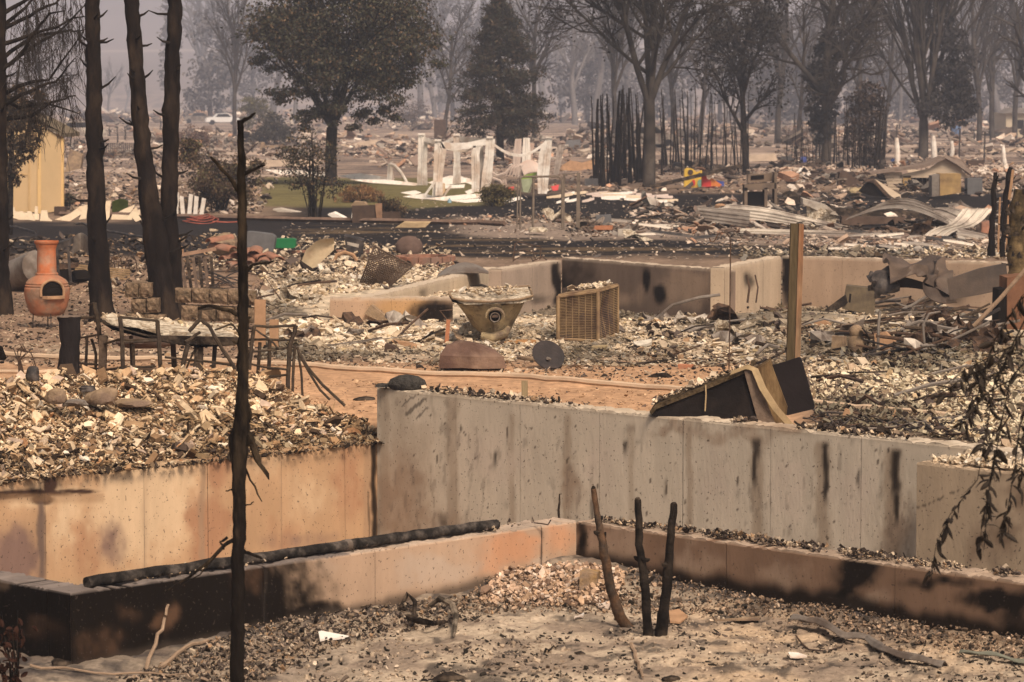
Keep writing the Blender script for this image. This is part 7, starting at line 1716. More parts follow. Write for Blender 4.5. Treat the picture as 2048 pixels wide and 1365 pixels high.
for pxs in [[(10, 432), (12, 418), (30, 424), (60, 428), (78, 430), (78, 440), (40, 440)], [(36, 440), (38, 424), (46, 424), (48, 440)], [(56, 440), (54, 424), (62, 424), (70, 442)], [(22, 430), (20, 414), (28, 416), (32, 432)], [(80, 442), (82, 422), (94, 422), (96, 436), (104, 443)], [(68, 438), (70, 414), (75, 414), (76, 432)], [(110, 440), (140, 428), (158, 414), (174, 412), (164, 428), (140, 443)],
            [(158, 440), (168, 412), (176, 410), (172, 438)], [(206, 442), (208, 404), (222, 402), (218, 440)], [(222, 440), (224, 430), (262, 432), (264, 440)], [(228, 430), (246, 420), (270, 410), (262, 424), (244, 434)], [(258, 430), (272, 414), (282, 440), (272, 444)], [(312, 436), (314, 414), (324, 412), (326, 436)], [(268, 424), (280, 420), (280, 442), (272, 440)]]:
    board(pxs, 'melted cream vinyl fence piece along the kerb at the foot of the shed', MV2, group='melted cream fence pieces along the kerb')
simple('green_tarp', 'green slatted garden item among the cream fence pieces', 'garden chair', 240, 432, mat('dull_green', (.13, .20, .045), var=.3), lambda mb, k: mb.sheet(lambda u, v: k(224 + 32 * u, 404 + 24 * v - 6 * math.sin(3 * u), .3 * v), 6, 4, (0, .03, 0)))
# trellis cage
k = K(378, 332); t = thing('wire_trellis', 'leaning rusty wire trellis panel right of the charred trunks', 'trellis', k.o)
for i in range(6):
    mb = MB(); mb.tube([k(356 + i * 5.5, 326), k(366 + i * 7.6, 282)], .03, 4); mb.build('wire', M_TERRA2, t)
for i in range(5):
    mb = MB(); mb.tube([k(356 + i * 2.4, 326 - i * 11), k(384 + i * 5, 326 - i * 11)], .03, 4); mb.build('wire', M_TERRA2, t)
k = K(50, 425); t = thing('iron_trellis', 'small black iron garden trellis in front of the shed doors', 'trellis', k.o)
for pth in ([(35, 424), (35, 372)], [(63, 424), (63, 372)], [(35, 372), (63, 372)], [(35, 384), (63, 384)], [(44, 384), (44, 420)], [(54, 384), (54, 420)], [(38, 420), (42, 400), (49, 392), (56, 400), (60, 420)]): ptube(k, pth, 2.2, 4, 'bar', M_BLKM, parent=t)
k = K(235, 312); t = thing('wire_fence', 'thin wire garden fence far behind the charred trunks', 'fence', k.o)
for i in range(24):
    mb = MB(); mb.tube([k(196 + i * 4.2, 312), k(196 + i * 4.2, 286)], .025, 3); mb.build('wire', M_BLKM, t)
for y in (288, 298, 308): ptube(k, [(196, y), (294, y)], .9, 3, 'wire', M_BLKM, parent=t)

# ------------------------------------------------------------------ yellow shed
D = P(0, 0, 1) and GP(100, 428).y; k = K(100, 428); t = thing('garden_shed', 'yellow wooden garden shed with a brown gable roof at the left edge', 'shed', k.o)
dS = 2.6
mb = MB(); mb.prism([k(-60, 425), k(76, 425), k(76, 246), k(-60, 215)], (0, .06, 0)); mb.build('front_wall', M_SHED, t)
mb = MB(); mb.prism([k(82, 428), k(126, 421, .6), k(126, 275, .6), k(82, 252)], (-.02, .06, 0)); mb.build('side_wall', M_SHED, t)
mb = MB(); mb.prism([k(-60, 425, dS), k(120, 421, dS), k(120, 270, dS), k(-60, 220, dS)], (0, .05, 0)); mb.build('rear_wall', M_SHED, t)
mb = MB(); mb.prism([k(75, 428, -.03), k(82, 428, -.03), k(82, 249, -.03), k(75, 247, -.03)], (0, .1, 0)); mb.build('corner_trim', mat('shed_corner', (.64, .43, .2), var=.05, bump=.03), t)
mb = MB(); mb.prism([k(122, 422, .54), k(127, 422, .54), k(127, 276, .54), k(122, 272, .54)], (0, .12, 0)); mb.build('corner_trim', mat('shed_corner'), t)
mb = MB(); mb.prism([k(56, 424, -.02), k(60, 424, -.02), k(60, 245, -.02), k(56, 244, -.02)], (0, .03, 0)); mb.build('door_trim', M_SHEDT, t)
mb = MB(); mb.prism([k(10, 348, -.02), k(56, 348, -.02), k(56, 351, -.02), k(10, 351, -.02)], (0, .03, 0)); mb.build('door_trim', M_SHEDT, t)
mb = MB(); mb.prism([k(-60, 205, -.15), k(70, 244, -.15), k(128, 275, .5), k(128, 267, .5), k(70, 236, -.15), k(-60, 196, -.15)], (0, dS + .2, 0)); mb.build('roof', M_ROOF, t)
simple('planter_box', 'low wooden planter in front of the right corner of the shed', 'planter', 120, 432, M_DKBRN, lambda mb, k: mb.prism([k(108, 432), k(130, 432), k(130, 414), k(108, 414)], (0, .3, 0)))
# ------------------------------------------------------------------ white melted pergola and what lies round it
k = K(950, 398); t = thing('pergola', 'white melted vinyl pergola of four sagging posts with drooping beams', 'pergola', k.o)
def vpost(k, xs, d, nm='post', parent=None, m_=None, w2=None, dep=.22):
    """hollow melted post: (x_left, x_right, y) rows, bottom to top"""
    mb = MB(); n = len(xs)
    for i in range(n - 1):
        a, b = xs[i], xs[i + 1]
        q = []
        for (l, r_, y) in ((l_ - .14 * (r2 - l_), r2 + .14 * (r2 - l_), y_) for l_, r2, y_ in (a, b)): q += [k(l, y, d), k(r_, y, d), k(r_, y, d + dep), k(l, y, d + dep)]
        mb.add(q, [(0, 1, 5, 4), (1, 2, 6, 5), (2, 3, 7, 6), (3, 0, 4, 7)] + ([(3, 2, 1, 0)] if i == 0 else []) + ([(4, 5, 6, 7)] if i == n - 2 else []))
    # rib folds on the face
    l0 = [(r[0] + (r[1] - r[0]) * .45, r[2]) for r in xs]
    mb.tube([k(x, y, d - .005) for x, y in l0], k.m(1.6), 5)
    l0 = [(r[0] + (r[1] - r[0]) * .75, r[2]) for r in xs]
    mb.tube([k(x, y, d - .002) for x, y in l0], k.m(1.2), 5)
    return mb.build(nm, m_ or M_WHITEV, parent)
vpost(k, [(836, 853, 371), (838, 852, 330), (838, 853, 290), (838, 848, 270)], .3, parent=t)
vpost(k, [(866, 880, 394), (869, 884, 350), (871, 890, 300), (872, 881, 283)], -1.0, parent=t)
vpost(k, [(907, 920, 368), (909, 919, 320), (908, 919, 290), (909, 918, 271)], 1.5, parent=t)
vpost(k, [(945, 957, 384), (945, 958, 350), (944, 957, 310), (948, 960, 292)], -1.0, 'post_shell', t)
vpost(k, [(963, 978, 385), (966, 982, 350), (972, 986, 310), (973, 988, 278)], -.9, parent=t)
vpost(k, [(958, 966, 380), (960, 967, 340), (960, 966, 292)], -.6, 'post_shell', t)
vpost(k, [(1078, 1092, 388), (1077, 1096, 345), (1081, 1100, 305), (1094, 1103, 276)], -.6, parent=t)
for x, y, d in ((843, 269, .3), (876, 281, -1), (913, 270, 1.5), (980, 275, -.9), (1098, 275, -.6)):
    mb = MB(); mb.box(k(x, y, d + .1), (k.m(13), .3, k.m(4))); mb.build('post_cap', M_WHITEV, t)
def beam(pth, w, parent=None, m_=None, nm='beam'):
    n = 14; mb = MB(); w *= 1.3
    def fn(u, v):
        f = u * (len(pth) - 1); i = min(int(f), len(pth) - 2); g = f - i; a, b = pth[i], pth[i + 1]
        return k(a[0] + (b[0] - a[0]) * g, a[1] + (b[1] - a[1]) * g + (v - .5) * w, (a[2] if len(a) > 2 else 0) * (1 - g) + (b[2] if len(b) > 2 else 0) * g)
    mb.sheet(fn, n, 2, (0, .16, 0)); return mb.build(nm, m_ or M_WHITEV, parent)
for pth, w in [([(848, 278, .3), (865, 284, 0), (882, 290, -.3), (908, 278, 1.5)], 6), ([(880, 290, -1), (905, 293, -1), (935, 292, -1), (972, 284, -1)], 10), ([(918, 278, 1.5), (945, 282, .6), (975, 282, -.8)], 8), ([(890, 296, -.6), (915, 302, -.6), (932, 303, -.6), (942, 297, -.7)], 4),
               ([(985, 288, -.9), (1002, 300, -.85), (1020, 309, -.8), (1042, 312, -.8), (1065, 305, -.7), (1088, 288, -.6)], 4.5), ([(848, 284, .3), (868, 292, -.8)], 4)]: beam(pth, w, t)
MVP = mat('pinkish_vinyl', (.58, .47, .41), var=.15, scale=4, bump=.15, col2=(.46, .33, .27), c2scale=2)
for i, (rows, d) in enumerate([([(1028, 1038, 350), (1028, 1040, 310), (1032, 1042, 278)], .8), ([(1044, 1056, 352), (1046, 1060, 320), (1048, 1058, 276)], .9), ([(1058, 1066, 340), (1058, 1064, 315), (1060, 1068, 287)], 1.0)]):
    o = vpost(k, rows, d, 'melted_post', None, [MVP, M_WHITEV, MVP][i]); o.location = k.o
    tag(o, ['melted pinkish post stub, left of three behind the drooping beam', 'melted white post stub, middle of three behind the drooping beam', 'melted thin post stub, right of three behind the drooping beam'][i], 'post')
o = vpost(k, [(1108, 1116, 350), (1112, 1122, 320), (1116, 1126, 296), (1120, 1130, 290)], 1.2, 'melted_post', None, mat('sooty_vinyl', (.35, .29, .25), var=.5, scale=5, bump=.3)); o.location = k.o; tag(o, 'sooty crumpled post remnant with bent top right of the pergola', 'post')
mb = MB(); mb.sheet(lambda u, v: k(1040 + 36 * u + 8 * v, 328 + 24 * v - 8 * math.sin(u * 3), .8 - .3 * v), 6, 6, (0, .04, 0)); one(mb, 'melted_sheet', MVP, 'pinkish melted sheet sagging below the post stubs right of the pergola', 'sheet', k.o)
t2 = thing('deck_chair', 'pinkish slatted deck chair collapsed right of the pergola', 'chair', k(1025, 372) * 0 + k.o)
for i in range(5):
    mb = MB(); mb.tube([k(1012 + i * 6, 352 + i, .3), k(1018 + i * 6, 338 - i, .3), k(1026 + i * 5, 330, .35)], k.m(1.7), 5); mb.build('slat', MVP, t2)
for pth in ([(984, 346), (995, 352), (1012, 346), (1022, 334)], [(1006, 360), (1004, 380)], [(1010, 358), (1012, 376)], [(985, 356), (1000, 362), (1008, 372)]): ptube(k, [(*p, .3) for p in pth], 5, 5, 'frame', MVP, parent=t2)
t3 = thing('lawn_chair', 'lime green folding lawn chair behind the pipe gate', 'chair', k.o)
mb = MB(); mb.prism([k(1046, 352, -.2), k(1074, 344, -.2), k(1072, 358, -.2), k(1042, 362, -.2)], (0, .04, 0)); mb.build('back', M_LIME, t3)
mb = MB(); mb.prism([k(1040, 360, -.3), k(1070, 356, -.3), k(1060, 386, -.3), k(1040, 384, -.3)], (0, .05, 0)); mb.build('seat', mat('pale_green', (.35, .38, .25), var=.2), t3)
for pth in ([(1040, 352), (1046, 388)], [(1072, 350), (1056, 388)]): ptube(k, [(*p, -.35) for p in pth], 2, 5, 'leg', M_GRYM, parent=t3)
for pxs, lab in [([(1014, 376), (1028, 374), (1026, 388), (1018, 386)], 'red plastic piece left of the lime lawn chair'), ([(1102, 374), (1118, 370), (1116, 381), (1106, 382)], 'red plastic piece right of the last pergola post')]:
    board(pxs, lab, M_RED, name='red_plastic_piece', cat='plastic piece')
# collapsed arch and sheets
k = K(795, 368); t = thing('vinyl_arch', 'small white collapsed vinyl arch left of the pergola', 'arch', k.o)
vpost(k, [(774, 782, 369), (776, 784, 345), (777, 784, 327)], 0, 'post', t)
ptube(k, [(779, 328), (790, 332), (802, 345), (814, 366)], 6, 6, 'curved_rail', M_WHITEV, parent=t)
vpost(k, [(783, 788, 366), (783, 787, 340)], .1, 'post', t, MVP)
k = K(880, 398); t = thing('vinyl_trestle', 'small white leaning vinyl trestle at the foot of the pergola', 'trestle', k.o)
for pth in ([(848, 394), (858, 380), (870, 364)], [(886, 394), (895, 382), (902, 372)]): ptube(k, [(*p, -.9) for p in pth], 5, 5, 'brace', M_WHITEV, parent=t)
vpost(k, [(872, 884, 392), (873, 884, 364)], -1.1, 'post', t)
mb = MB(); mb.prism([k(885, 390, -1), k(885, 366, -1), k(890, 368, -1), k(891, 384, -1)], (0, .05, 0)); mb.build('curved_panel', MV2, t)
for pxs in [[(802, 386), (830, 382), (842, 386), (826, 391)], [(806, 394), (850, 388), (866, 394), (880, 396), (846, 399)], [(850, 398), (930, 390), (965, 388), (960, 396), (890, 402)], [(900, 402), (960, 398), (965, 404), (930, 406)], [(855, 366), (900, 352), (940, 358), (945, 364), (880, 372)], [(880, 372), (930, 370), (928, 376), (885, 378)], [(920, 352), (948, 366), (944, 370), (914, 360)], [(930, 384), (946, 378), (950, 384), (936, 390)],
            [(676, 352), (720, 348), (790, 358), (780, 366), (700, 358)], [(530, 340), (600, 342), (650, 350), (560, 350)], [(700, 360), (770, 360), (840, 368), (830, 372), (740, 366)], [(600, 348), (660, 344), (672, 352), (620, 356)], [(720, 354), (742, 350), (756, 356), (736, 359)], [(1000, 404), (1040, 394), (1046, 398), (1010, 408)], [(1080, 384), (1094, 376), (1098, 382), (1086, 388)]]:
    board(pxs, 'flat white vinyl sheet lying on the lawn by the pergola', group='white vinyl sheets around the pergola', th=.10)
rr = random.Random(760)
for i in range(30):
    u = rr.random(); x = 1092 + 250 * u; y = 396 - 8 * math.sin(u * 3) + rr.uniform(-8, 10); L = rr.uniform(22, 55); s = rr.uniform(-.35, -.1) if u < .4 else rr.uniform(-.12, .06)
    board([(x - L / 2, y - s * L / 2), (x + L / 2, y + s * L / 2), (x + L / 2, y + s * L / 2 + 4), (x, y + 5), (x - L / 2, y - s * L / 2 + 3)], 'warped white vinyl slat on the black ground right of the pergola', [M_WHITEV, MV2, MVP][i % 3], group='warped vinyl slats right of the pergola', th=.12)
simple('blue_bottle', 'tiny pale blue bottle on the lawn edge below the pergola', 'bottle', 899, 406, mat('pale_blue', (.25, .38, .45), bump=0), lambda mb, k: mb.lathe([(k.m(4), 0), (k.m(4), k.m(6)), (k.m(1.5), k.m(8)), (k.m(1.5), k.m(10)), (0, k.m(10))], 10))

# ------------------------------------------------------------------ pipe gate and posts in the middle distance
k = K(1090, 460); t = thing('pipe_gate', 'thin grey pipe gate frame standing free in the debris strip', 'gate', k.o)
M_GP = mat('gate_pipe', (.17, .135, .105), var=.3, bump=.1)
for pth, w in [([(1040, 462), (1041, 358), (1046, 354), (1118, 354), (1124, 360), (1124, 460)], 3.6), ([(1034, 455), (1036, 362)], 3), ([(1066, 462), (1067, 356)], 5), ([(1050, 353), (1110, 352)], 2)]: ptube(k, pth, w, 6, 'frame_pipe', M_GP, parent=t)
for x, y0, w, lab in [(1157, 346, 7, 'square metal post right of the pipe gate'), (1128, 348, 4, 'thin metal post just right of the pipe gate')]:
    k = K(x, 460); mb = MB(); mb.bar(k(x - 1, 464), k(x, y0), k.m(w)); one(mb, 'metal_post', M_GP, lab, 'post', k.o)
k = K(1140, 350, K(1140, 460).D); ptube(k, [(1124, 350), (1156, 347)], 1.6, 4, 'loose_wire', M_GP, 'thin wire stretched between the two metal posts', 'wire')
# ------------------------------------------------------------------ toy kitchen
k = K(1400, 376); t = thing('toy_play_set', 'yellow plastic toy play set with round holes at the edge of the pole thicket', 'toy', k.o)
mb = MB(); mb.prism([k(1368, 374), k(1369, 340), k(1374, 336), k(1385, 338), k(1394, 345), k(1404, 341), k(1406, 372), k(1390, 376)], (0, .35, 0)); mb.build('body', M_YEL, t)
for x, y, r_ in ((1381, 345, 5.5), (1376, 356, 3.4), (1399, 349, 3)):
    mb = MB(); mb.prism([k(x, y, -.02) + Vector((k.m(r_) * math.cos(a), 0, k.m(r_) * math.sin(a))) for a in np.linspace(0, 6.28, 14)[:-1]], (0, .02, 0)); mb.build('hole', M_DKBRN, t)
for x, y, r_, m_ in ((1387, 366, 4, M_RED), (1400, 367, 5, mat('teal_plastic', (.2, .38, .3), bump=0))):
    mb = MB(); mb.prism([k(x, y, -.03) + Vector((k.m(r_) * math.cos(a), 0, k.m(r_) * 1.6 * math.sin(a))) for a in np.linspace(0, 6.28, 14)[:-1]], (0, .02, 0)); mb.build('door', m_, t)
for lab, pxs, m_, dd in [('red plastic toy seat right of the yellow play set', [(1404, 374), (1404, 352), (1412, 348), (1414, 358), (1422, 362), (1422, 374)], M_RED, .4), ('orange plastic toy slide right of the yellow play set', [(1412, 366), (1424, 357), (1444, 370), (1438, 374), (1420, 372)], mat('orange_plastic', (.6, .2, .06), bump=0), .3),
        ('small blue plastic toy box at the right end of the toys', [(1434, 372), (1434, 361), (1448, 364), (1448, 373)], M_BLUE, .3), ('flat pink plastic toy strip in front of the toys', [(1404, 376), (1440, 371), (1440, 375), (1406, 379)], mat('pink_plastic', (.6, .2, .2), bump=0), .2)]:
    k = K(sum(p[0] for p in pxs) / len(pxs), 377); mb = MB(); mb.prism([k(x, y) for x, y in pxs], (0, dd, 0)); one(mb, 'plastic_toy', m_, lab, 'toy', k.o)
simple('dark_bin', 'dark grey bin standing left of the pole thicket', 'bin', 1184, 372, M_GREY, lambda mb, k: mb.prism([k(1170, 377), k(1170, 358), k(1196, 358), k(1196, 377)], (0, .4, 0)))
simple('black_pot', 'dark domed pot above the toys in the thicket', 'pot', 1352, 345, M_BLKM, lambda mb, k: mb.rock(k(1354, 332), (k.m(10), k.m(9), k.m(8)), 2, .08, .7), True)
# ------------------------------------------------------------------ corrugated sheets
def corr(lab, corners, by, D, ribs, m_, bow=(0, 0), amp=.02, group='bent corrugated sheets on the debris strip', name='corrugated_sheet'):
    """corners: four (px, py, d): u runs 0->1 along first edge, v across the ribs"""
    c = corners; k = K(sum(p[0] for p in c) / 4, by, D); t = thing(name, lab, 'metal sheet', k.o, group=group)
    q = [k(*p) for p in c]
    mb = MB()
    def fn(u, v): p = q[0].lerp(q[1], u).lerp(q[3].lerp(q[2], u), v) + Vector((0, 0, .12)); rb = abs((v * ribs) % 1 - .5) < .10; return p + Vector((0, 0, bow[0] * math.sin(math.pi * u) + bow[1] * math.sin(2 * math.pi * u) + (amp if rb else 0)))
    mb.sheet(fn, 14, ribs * 5, (0, .015, .008)); mb.build('sheet', m_, t)
    for i in range(ribs):
        v = (i + .5) / ribs; mb = MB(); mb.tube([fn(u, v) + Vector((0, -.006, .004)) for u in np.linspace(0, 1, 12)], .016, 5); mb.build('rib', m_, t)
    return t
corr('long pale ribbed sheet sloping down right behind the wooden post', [(1460, 420, .8), (1700, 464, .2), (1690, 474, -.4), (1400, 446, .2)], 475, 68, 4, M_ZINC, (.05, .03))
corr('grey ribbed sheet at the left end of the debris strip sheets', [(1392, 424, .3), (1500, 434, .6), (1498, 466, -.5), (1410, 452, -.4)], 470, 67.5, 4, M_GRYM)
corr('wide arched ribbed sheet lying dark in the right part of the strip', [(1690, 452, .2), (1900, 462, .2), (1880, 436, 1.8), (1735, 436, 1.6)], 470, 66, 4, M_GRYM, (.32, .0))
corr('pale curved ribbed sheet right of the arched one', [(1812, 434, 1.2), (1900, 462, .1), (1960, 448, .3), (1870, 432, 1.4)], 470, 66.5, 3, M_ZINC, (.12, 0))
corr('long pale ribbed sheet sloping up to the right by the charred stakes', [(1838, 494, -.2), (1925, 430, .5), (1985, 430, .6), (1882, 496, -.5)], 500, 63.5, 3, M_ZINC, (-.05, .08))
corr('short pale ribbed sheet on the ground below the charred stakes', [(1915, 496, -.3), (1965, 508, -.3), (1975, 482, .8), (1915, 468, .9)], 508, 62, 3, M_ZINC)
corr('flat rusty ribbed sheet edge left behind the wooden post', [(1480, 470, .1), (1690, 476, .1), (1690, 482, -.3), (1480, 478, -.3)], 484, 63, 2, M_ZINC)
rr = random.Random(770)
for i in range(44):
    x, y = (rr.uniform(1680, 1960), rr.uniform(462, 498)) if i < 30 else (rr.uniform(1160, 1480), rr.uniform(440, 474)); L = rr.uniform(30, 90); s = rr.uniform(-.12, .2)
    board([(x - L / 2, y - s * L / 2), (x, y - 2), (x + L / 2, y + s * L / 2), (x + L / 2, y + s * L / 2 + 3), (x - L / 2, y - s * L / 2 + 3)], 'thin bent metal strip in the debris strip along the black yard', [M_GRYM, M_BLKM, M_ZINC, M_RUST][i % 4], group='metal strips in the debris strip', th=.1, name='metal_strip', cat='metal strip')
simple('bent_duct', 'pale crumpled duct end lying in front of the arched ribbed sheet', 'duct', 1836, 512, M_ZINC, lambda mb, k: mb.rock(k(1836, 502), (k.m(10), .2, k.m(10)), 4, .3), False)
simple('floor_lid', 'small flat white disc lying on the arched ribbed sheet', 'disc', 1734, 452, M_ZINC, lambda mb, k: mb.lathe([(0, 0), (k.m(17), 0), (k.m(17), .05), (0, .06)], 18, k(1734, 444, 1.0)))
k = K(1915, 508, 62.5); mb = MB(); mb.prism([k(1888, 508), k(1890, 484), k(1912, 474), k(1916, 506)], (0, .4, 0)); one(mb, 'dark_bin', M_DARKIN, 'dark square bin between the ribbed sheets', 'bin', k.o)
simple('black_planter', 'dark square pot on an orange crate in the debris strip', 'pot', 1208, 450, M_GREY, lambda mb, k: mb.prism([k(1192, 452), k(1192, 432), k(1222, 430), k(1224, 452)], (0, .4, 0)))
simple('orange_crate', 'orange plastic crate under the dark square pot', 'crate', 1205, 466, M_ORANGE, lambda mb, k: [mb.prism([k(1184, 463), k(1190, 452), k(1226, 451), k(1224, 463)], (0, .03, 0)), mb.prism([k(1184, 463, .4), k(1190, 452, .4), k(1226, 451, .4), k(1224, 463, .4)], (0, .03, 0)), mb.prism([k(1184, 463), k(1224, 463), k(1224, 463, .4), k(1184, 463, .4)], (0, 0, .03))])
simple('white_cushion', 'crumpled white lump at the left end of the debris strip', 'lump', 1072, 470, M_ASHC, lambda mb, k: mb.rock(k(1072, 464), (k.m(20), .25, k.m(8)), 7, .4), True)
simple('slotted_crate', 'pale slotted vent box on the debris strip', 'box', 1250, 474, M_ZINC, lambda mb, k: [mb.bar(k(1238 + i * 4, 473), k(1238 + i * 4, 460), k.m(2)) for i in range(7)] + [mb.prism([k(1236, 474, .1), k(1264, 474, .1), k(1264, 459, .1), k(1236, 459, .1)], (0, .3, 0))])
simple('white_bucket', 'small dark cube by the square metal post', 'box', 1166, 456, M_DARKIN, lambda mb, k: mb.box(k(1166, 450), (.18, .18, .14)))
# stoves and other wrecks
for bx, lab, rows, m_ in [(1515, 'rusty stove body without doors standing in the rubble', [(1490, 1535, 418, 378)], mat('stove_rust', (.20, .145, .105), var=.3, scale=4, bump=.2, col2=(.1, .075, .06), c2scale=2))]:
    k = K(bx, 420); t = thing('burnt_stove', lab, 'stove', k.o)
    for (x0, x1, y0, y1) in [(1489, 1495, 420, 376), (1529, 1535, 420, 376), (1549, 1554, 410, 345)]:
        mb = MB(); mb.prism([k(x0, y0), k(x1, y0), k(x1, y1), k(x0, y1)], (0, .7, 0)); mb.build('side_panel', m_, t)
    mb = MB(); mb.prism([k(1489, 382), k(1552, 378), k(1552, 366), k(1489, 370)], (0, .7, 0)); mb.build('top', m_, t)
    mb = MB(); mb.prism([k(1495, 366, .3), k(1549, 362, .3), k(1549, 346, .3), k(1495, 350, .3)], (0, .3, 0)); mb.build('back_guard', m_, t)
    mb = MB(); mb.prism([k(1495, 418, .2), k(1530, 418, .2), k(1530, 384, .2), k(1495, 384, .2)], (0, .1, 0)); mb.build('oven_cavity', M_DARKIN, t)
    mb = MB(); mb.prism([k(1502, 360, .28), k(1528, 358, .28), k(1528, 350, .28), k(1502, 352, .28)], (0, .03, 0)); mb.build('panel_slot', M_DARKIN, t)
k = K(1865, 398); t = thing('rusty_cabinet', 'ochre rusty metal cabinet standing in front of the collapsed roof', 'cabinet', k.o)
mb = MB(); mb.prism([k(1880, 392), k(1880, 348), k(1922, 348), k(1922, 386)], (0, .8, 0)); mb.build('body', mat('ochre_rust', (.38, .25, .11), var=.3, scale=3, bump=.2, col2=(.25, .16, .08), c2scale=1.2), t)
mb = MB(); mb.prism([k(1864, 394, -.1), k(1864, 352, -.1), k(1879, 349, -.1), k(1879, 392, -.1)], (0, .7, 0)); mb.build('frame', M_GRYM, t)
k = K(1940, 392); mb = MB(); mb.prism([k(1935, 390), k(1935, 357), k(1965, 357), k(1965, 388)], (0, .6, 0)); one(mb, 'dark_cabinet', M_GREY, 'dark grey metal cabinet right of the ochre one', 'cabinet', k.o)
k = K(1945, 334); mb = MB(); mb.prism([k(1936, 340), k(1936, 321), k(1968, 321), k(1968, 340)], (0, .6, 0)); one(mb, 'dark_cabinet', M_DKBRN, 'dark square frame right of the collapsed roof peak', 'frame', k.o)
k = K(1830, 380); t = thing('collapsed_roof', 'collapsed pale gable roof of a small outbuilding at the right', 'roof', k.o)
MR1, MR2 = mat('pale_siding', (.48, .38, .28), var=.12, scale=3, bump=.1, stretch=(1, 1, 8)), mat('roof_underside', (.20, .15, .12), var=.3, bump=.2)
mb = MB(); mb.prism([k(1800, 350), k(1858, 338), k(1888, 318), k(1920, 336), k(1936, 356), k(1800, 356)], (0, .1, 0)); mb.build('gable', MR1, t)
mb = MB(); mb.prism([k(1740, 346, -.2), k(1850, 330, -.2), k(1890, 314, -.2), k(1890, 319, -.2), k(1850, 336, -.2), k(1742, 350, -.2)], (0, 1.6, .0)); mb.build('roof_slope', MR2, t)
mb = MB(); mb.prism([k(1886, 314, -.2), k(1915, 330, -.2), k(1942, 350, -.2), k(1942, 342, 1.4), k(1925, 320, 1.4), k(1892, 310, 1.4)], (0, .05, -.06)); mb.build('roof_slope', MR2, t)
for i in range(6):
    mb = MB(); y = 345 + i * 6; mb.prism([k(1768 + i * 2, y), k(1804, y), k(1804, y + 5), k(1768 + i * 2, y + 5)], (0, .08, 0)); mb.build('siding_board', MR1, t)
mb = MB(); mb.prism([k(1806, 378), k(1806, 352), k(1822, 352), k(1822, 376)], (0, .1, 0)); mb.build('wall_panel', mat('ochre_rust'), t)
mb = MB(); mb.prism([k(1822, 376, .5), k(1822, 352, .5), k(1864, 352, .5), k(1864, 376, .5)], (0, .1, 0)); mb.build('dark_opening', M_DARKIN, t)
for x in (1826, 1832, 1845, 1854):
    mb = MB(); mb.bar(k(x, 376, .4), k(x, 353, .4), k.m(2)); mb.build('stud', M_GRYM, t)
for pxs, lab, m_ in [([(1752, 344), (1800, 338), (1850, 342), (1780, 350)], 'flat pale roof sheet sliding off the left of the collapsed roof', MR1), ([(1710, 358), (1760, 348), (1845, 346), (1730, 352)], 'second pale roof sheet lower left of the collapsed roof', MR1), ([(1738, 362), (1752, 360), (1810, 396), (1790, 398)], 'tan sloping sheet right of the black tent shaped wreck', MR1)]: board(pxs, lab, m_, name='roof_sheet', cat='sheet')
k = K(1755, 398); t = thing('tent_wreck', 'black tent shaped wreck of bent sheets in front of the collapsed roof', 'wreck', k.o)
mb = MB(); mb.prism([k(1720, 384), k(1736, 366), k(1750, 363), k(1766, 380), k(1782, 396), k(1740, 392)], (0, .5, 0)); mb.build('dark_face', M_DARKIN, t)
mb = MB(); mb.prism([k(1733, 364, -.1), k(1752, 361, -.1), k(1784, 396, -.1), k(1776, 397, -.1), k(1748, 367, -.1)], (0, .8, .03)); mb.build('ridge_sheet', M_RUST, t)
board([(1680, 345), (1690, 342), (1726, 368), (1712, 374), (1676, 372)], 'large dark sloping sheet left of the black tent shaped wreck', M_DKBRN, name='dark_sheet', cat='sheet', th=.5)
k = K(1640, 455); t = thing('ash_wreck', 'pale crumbled box like wreck with slanting top in the rubble left of the ribbed sheets', 'wreck', k.o)
mb = MB(); mb.prism([k(1606, 398), k(1655, 412), k(1678, 432), k(1640, 424), k(1606, 408)], (0, .6, .02)); mb.build('top', M_ZINC, t)
mb = MB(); mb.sheet(lambda u, v: k(1614 + 58 * u, 410 + 14 * u + (36 - 12 * u) * v, .12 * math.sin(7 * u + 3 * v)), 10, 6, (0, .1, 0)); mb.build('front', M_ASHC, t)
for x, y, s, m_, lab in [(1443, 420, 12, M_TERRA2, 'round pinkish rock on the black yard left of the stove'), (1600, 352, 16, M_WHITEV, 'pale folded sheet lump behind the stove'), (1618, 360, 14, M_WHITEV, 'second pale folded sheet lump behind the stove'), (1710, 392, 14, M_TUB, 'yellowish block left of the black tent shaped wreck'), (1725, 388, 12, M_TUB, 'second yellowish block beside the black tent shaped wreck'), (1930, 388, 9, M_WHITEV, 'white rounded tank right of the ochre cabinet'), (1580, 400, 16, M_CHARW, 'black charred mound right of the stove')]:
    k = K(x, y); mb = MB(); mb.rock((0, 0, k.m(s) * .4), (k.m(s), k.m(s) * .8, k.m(s) * .65), x, .35, .6); one(mb, 'yard_lump', m_, lab, 'lump', k.o)
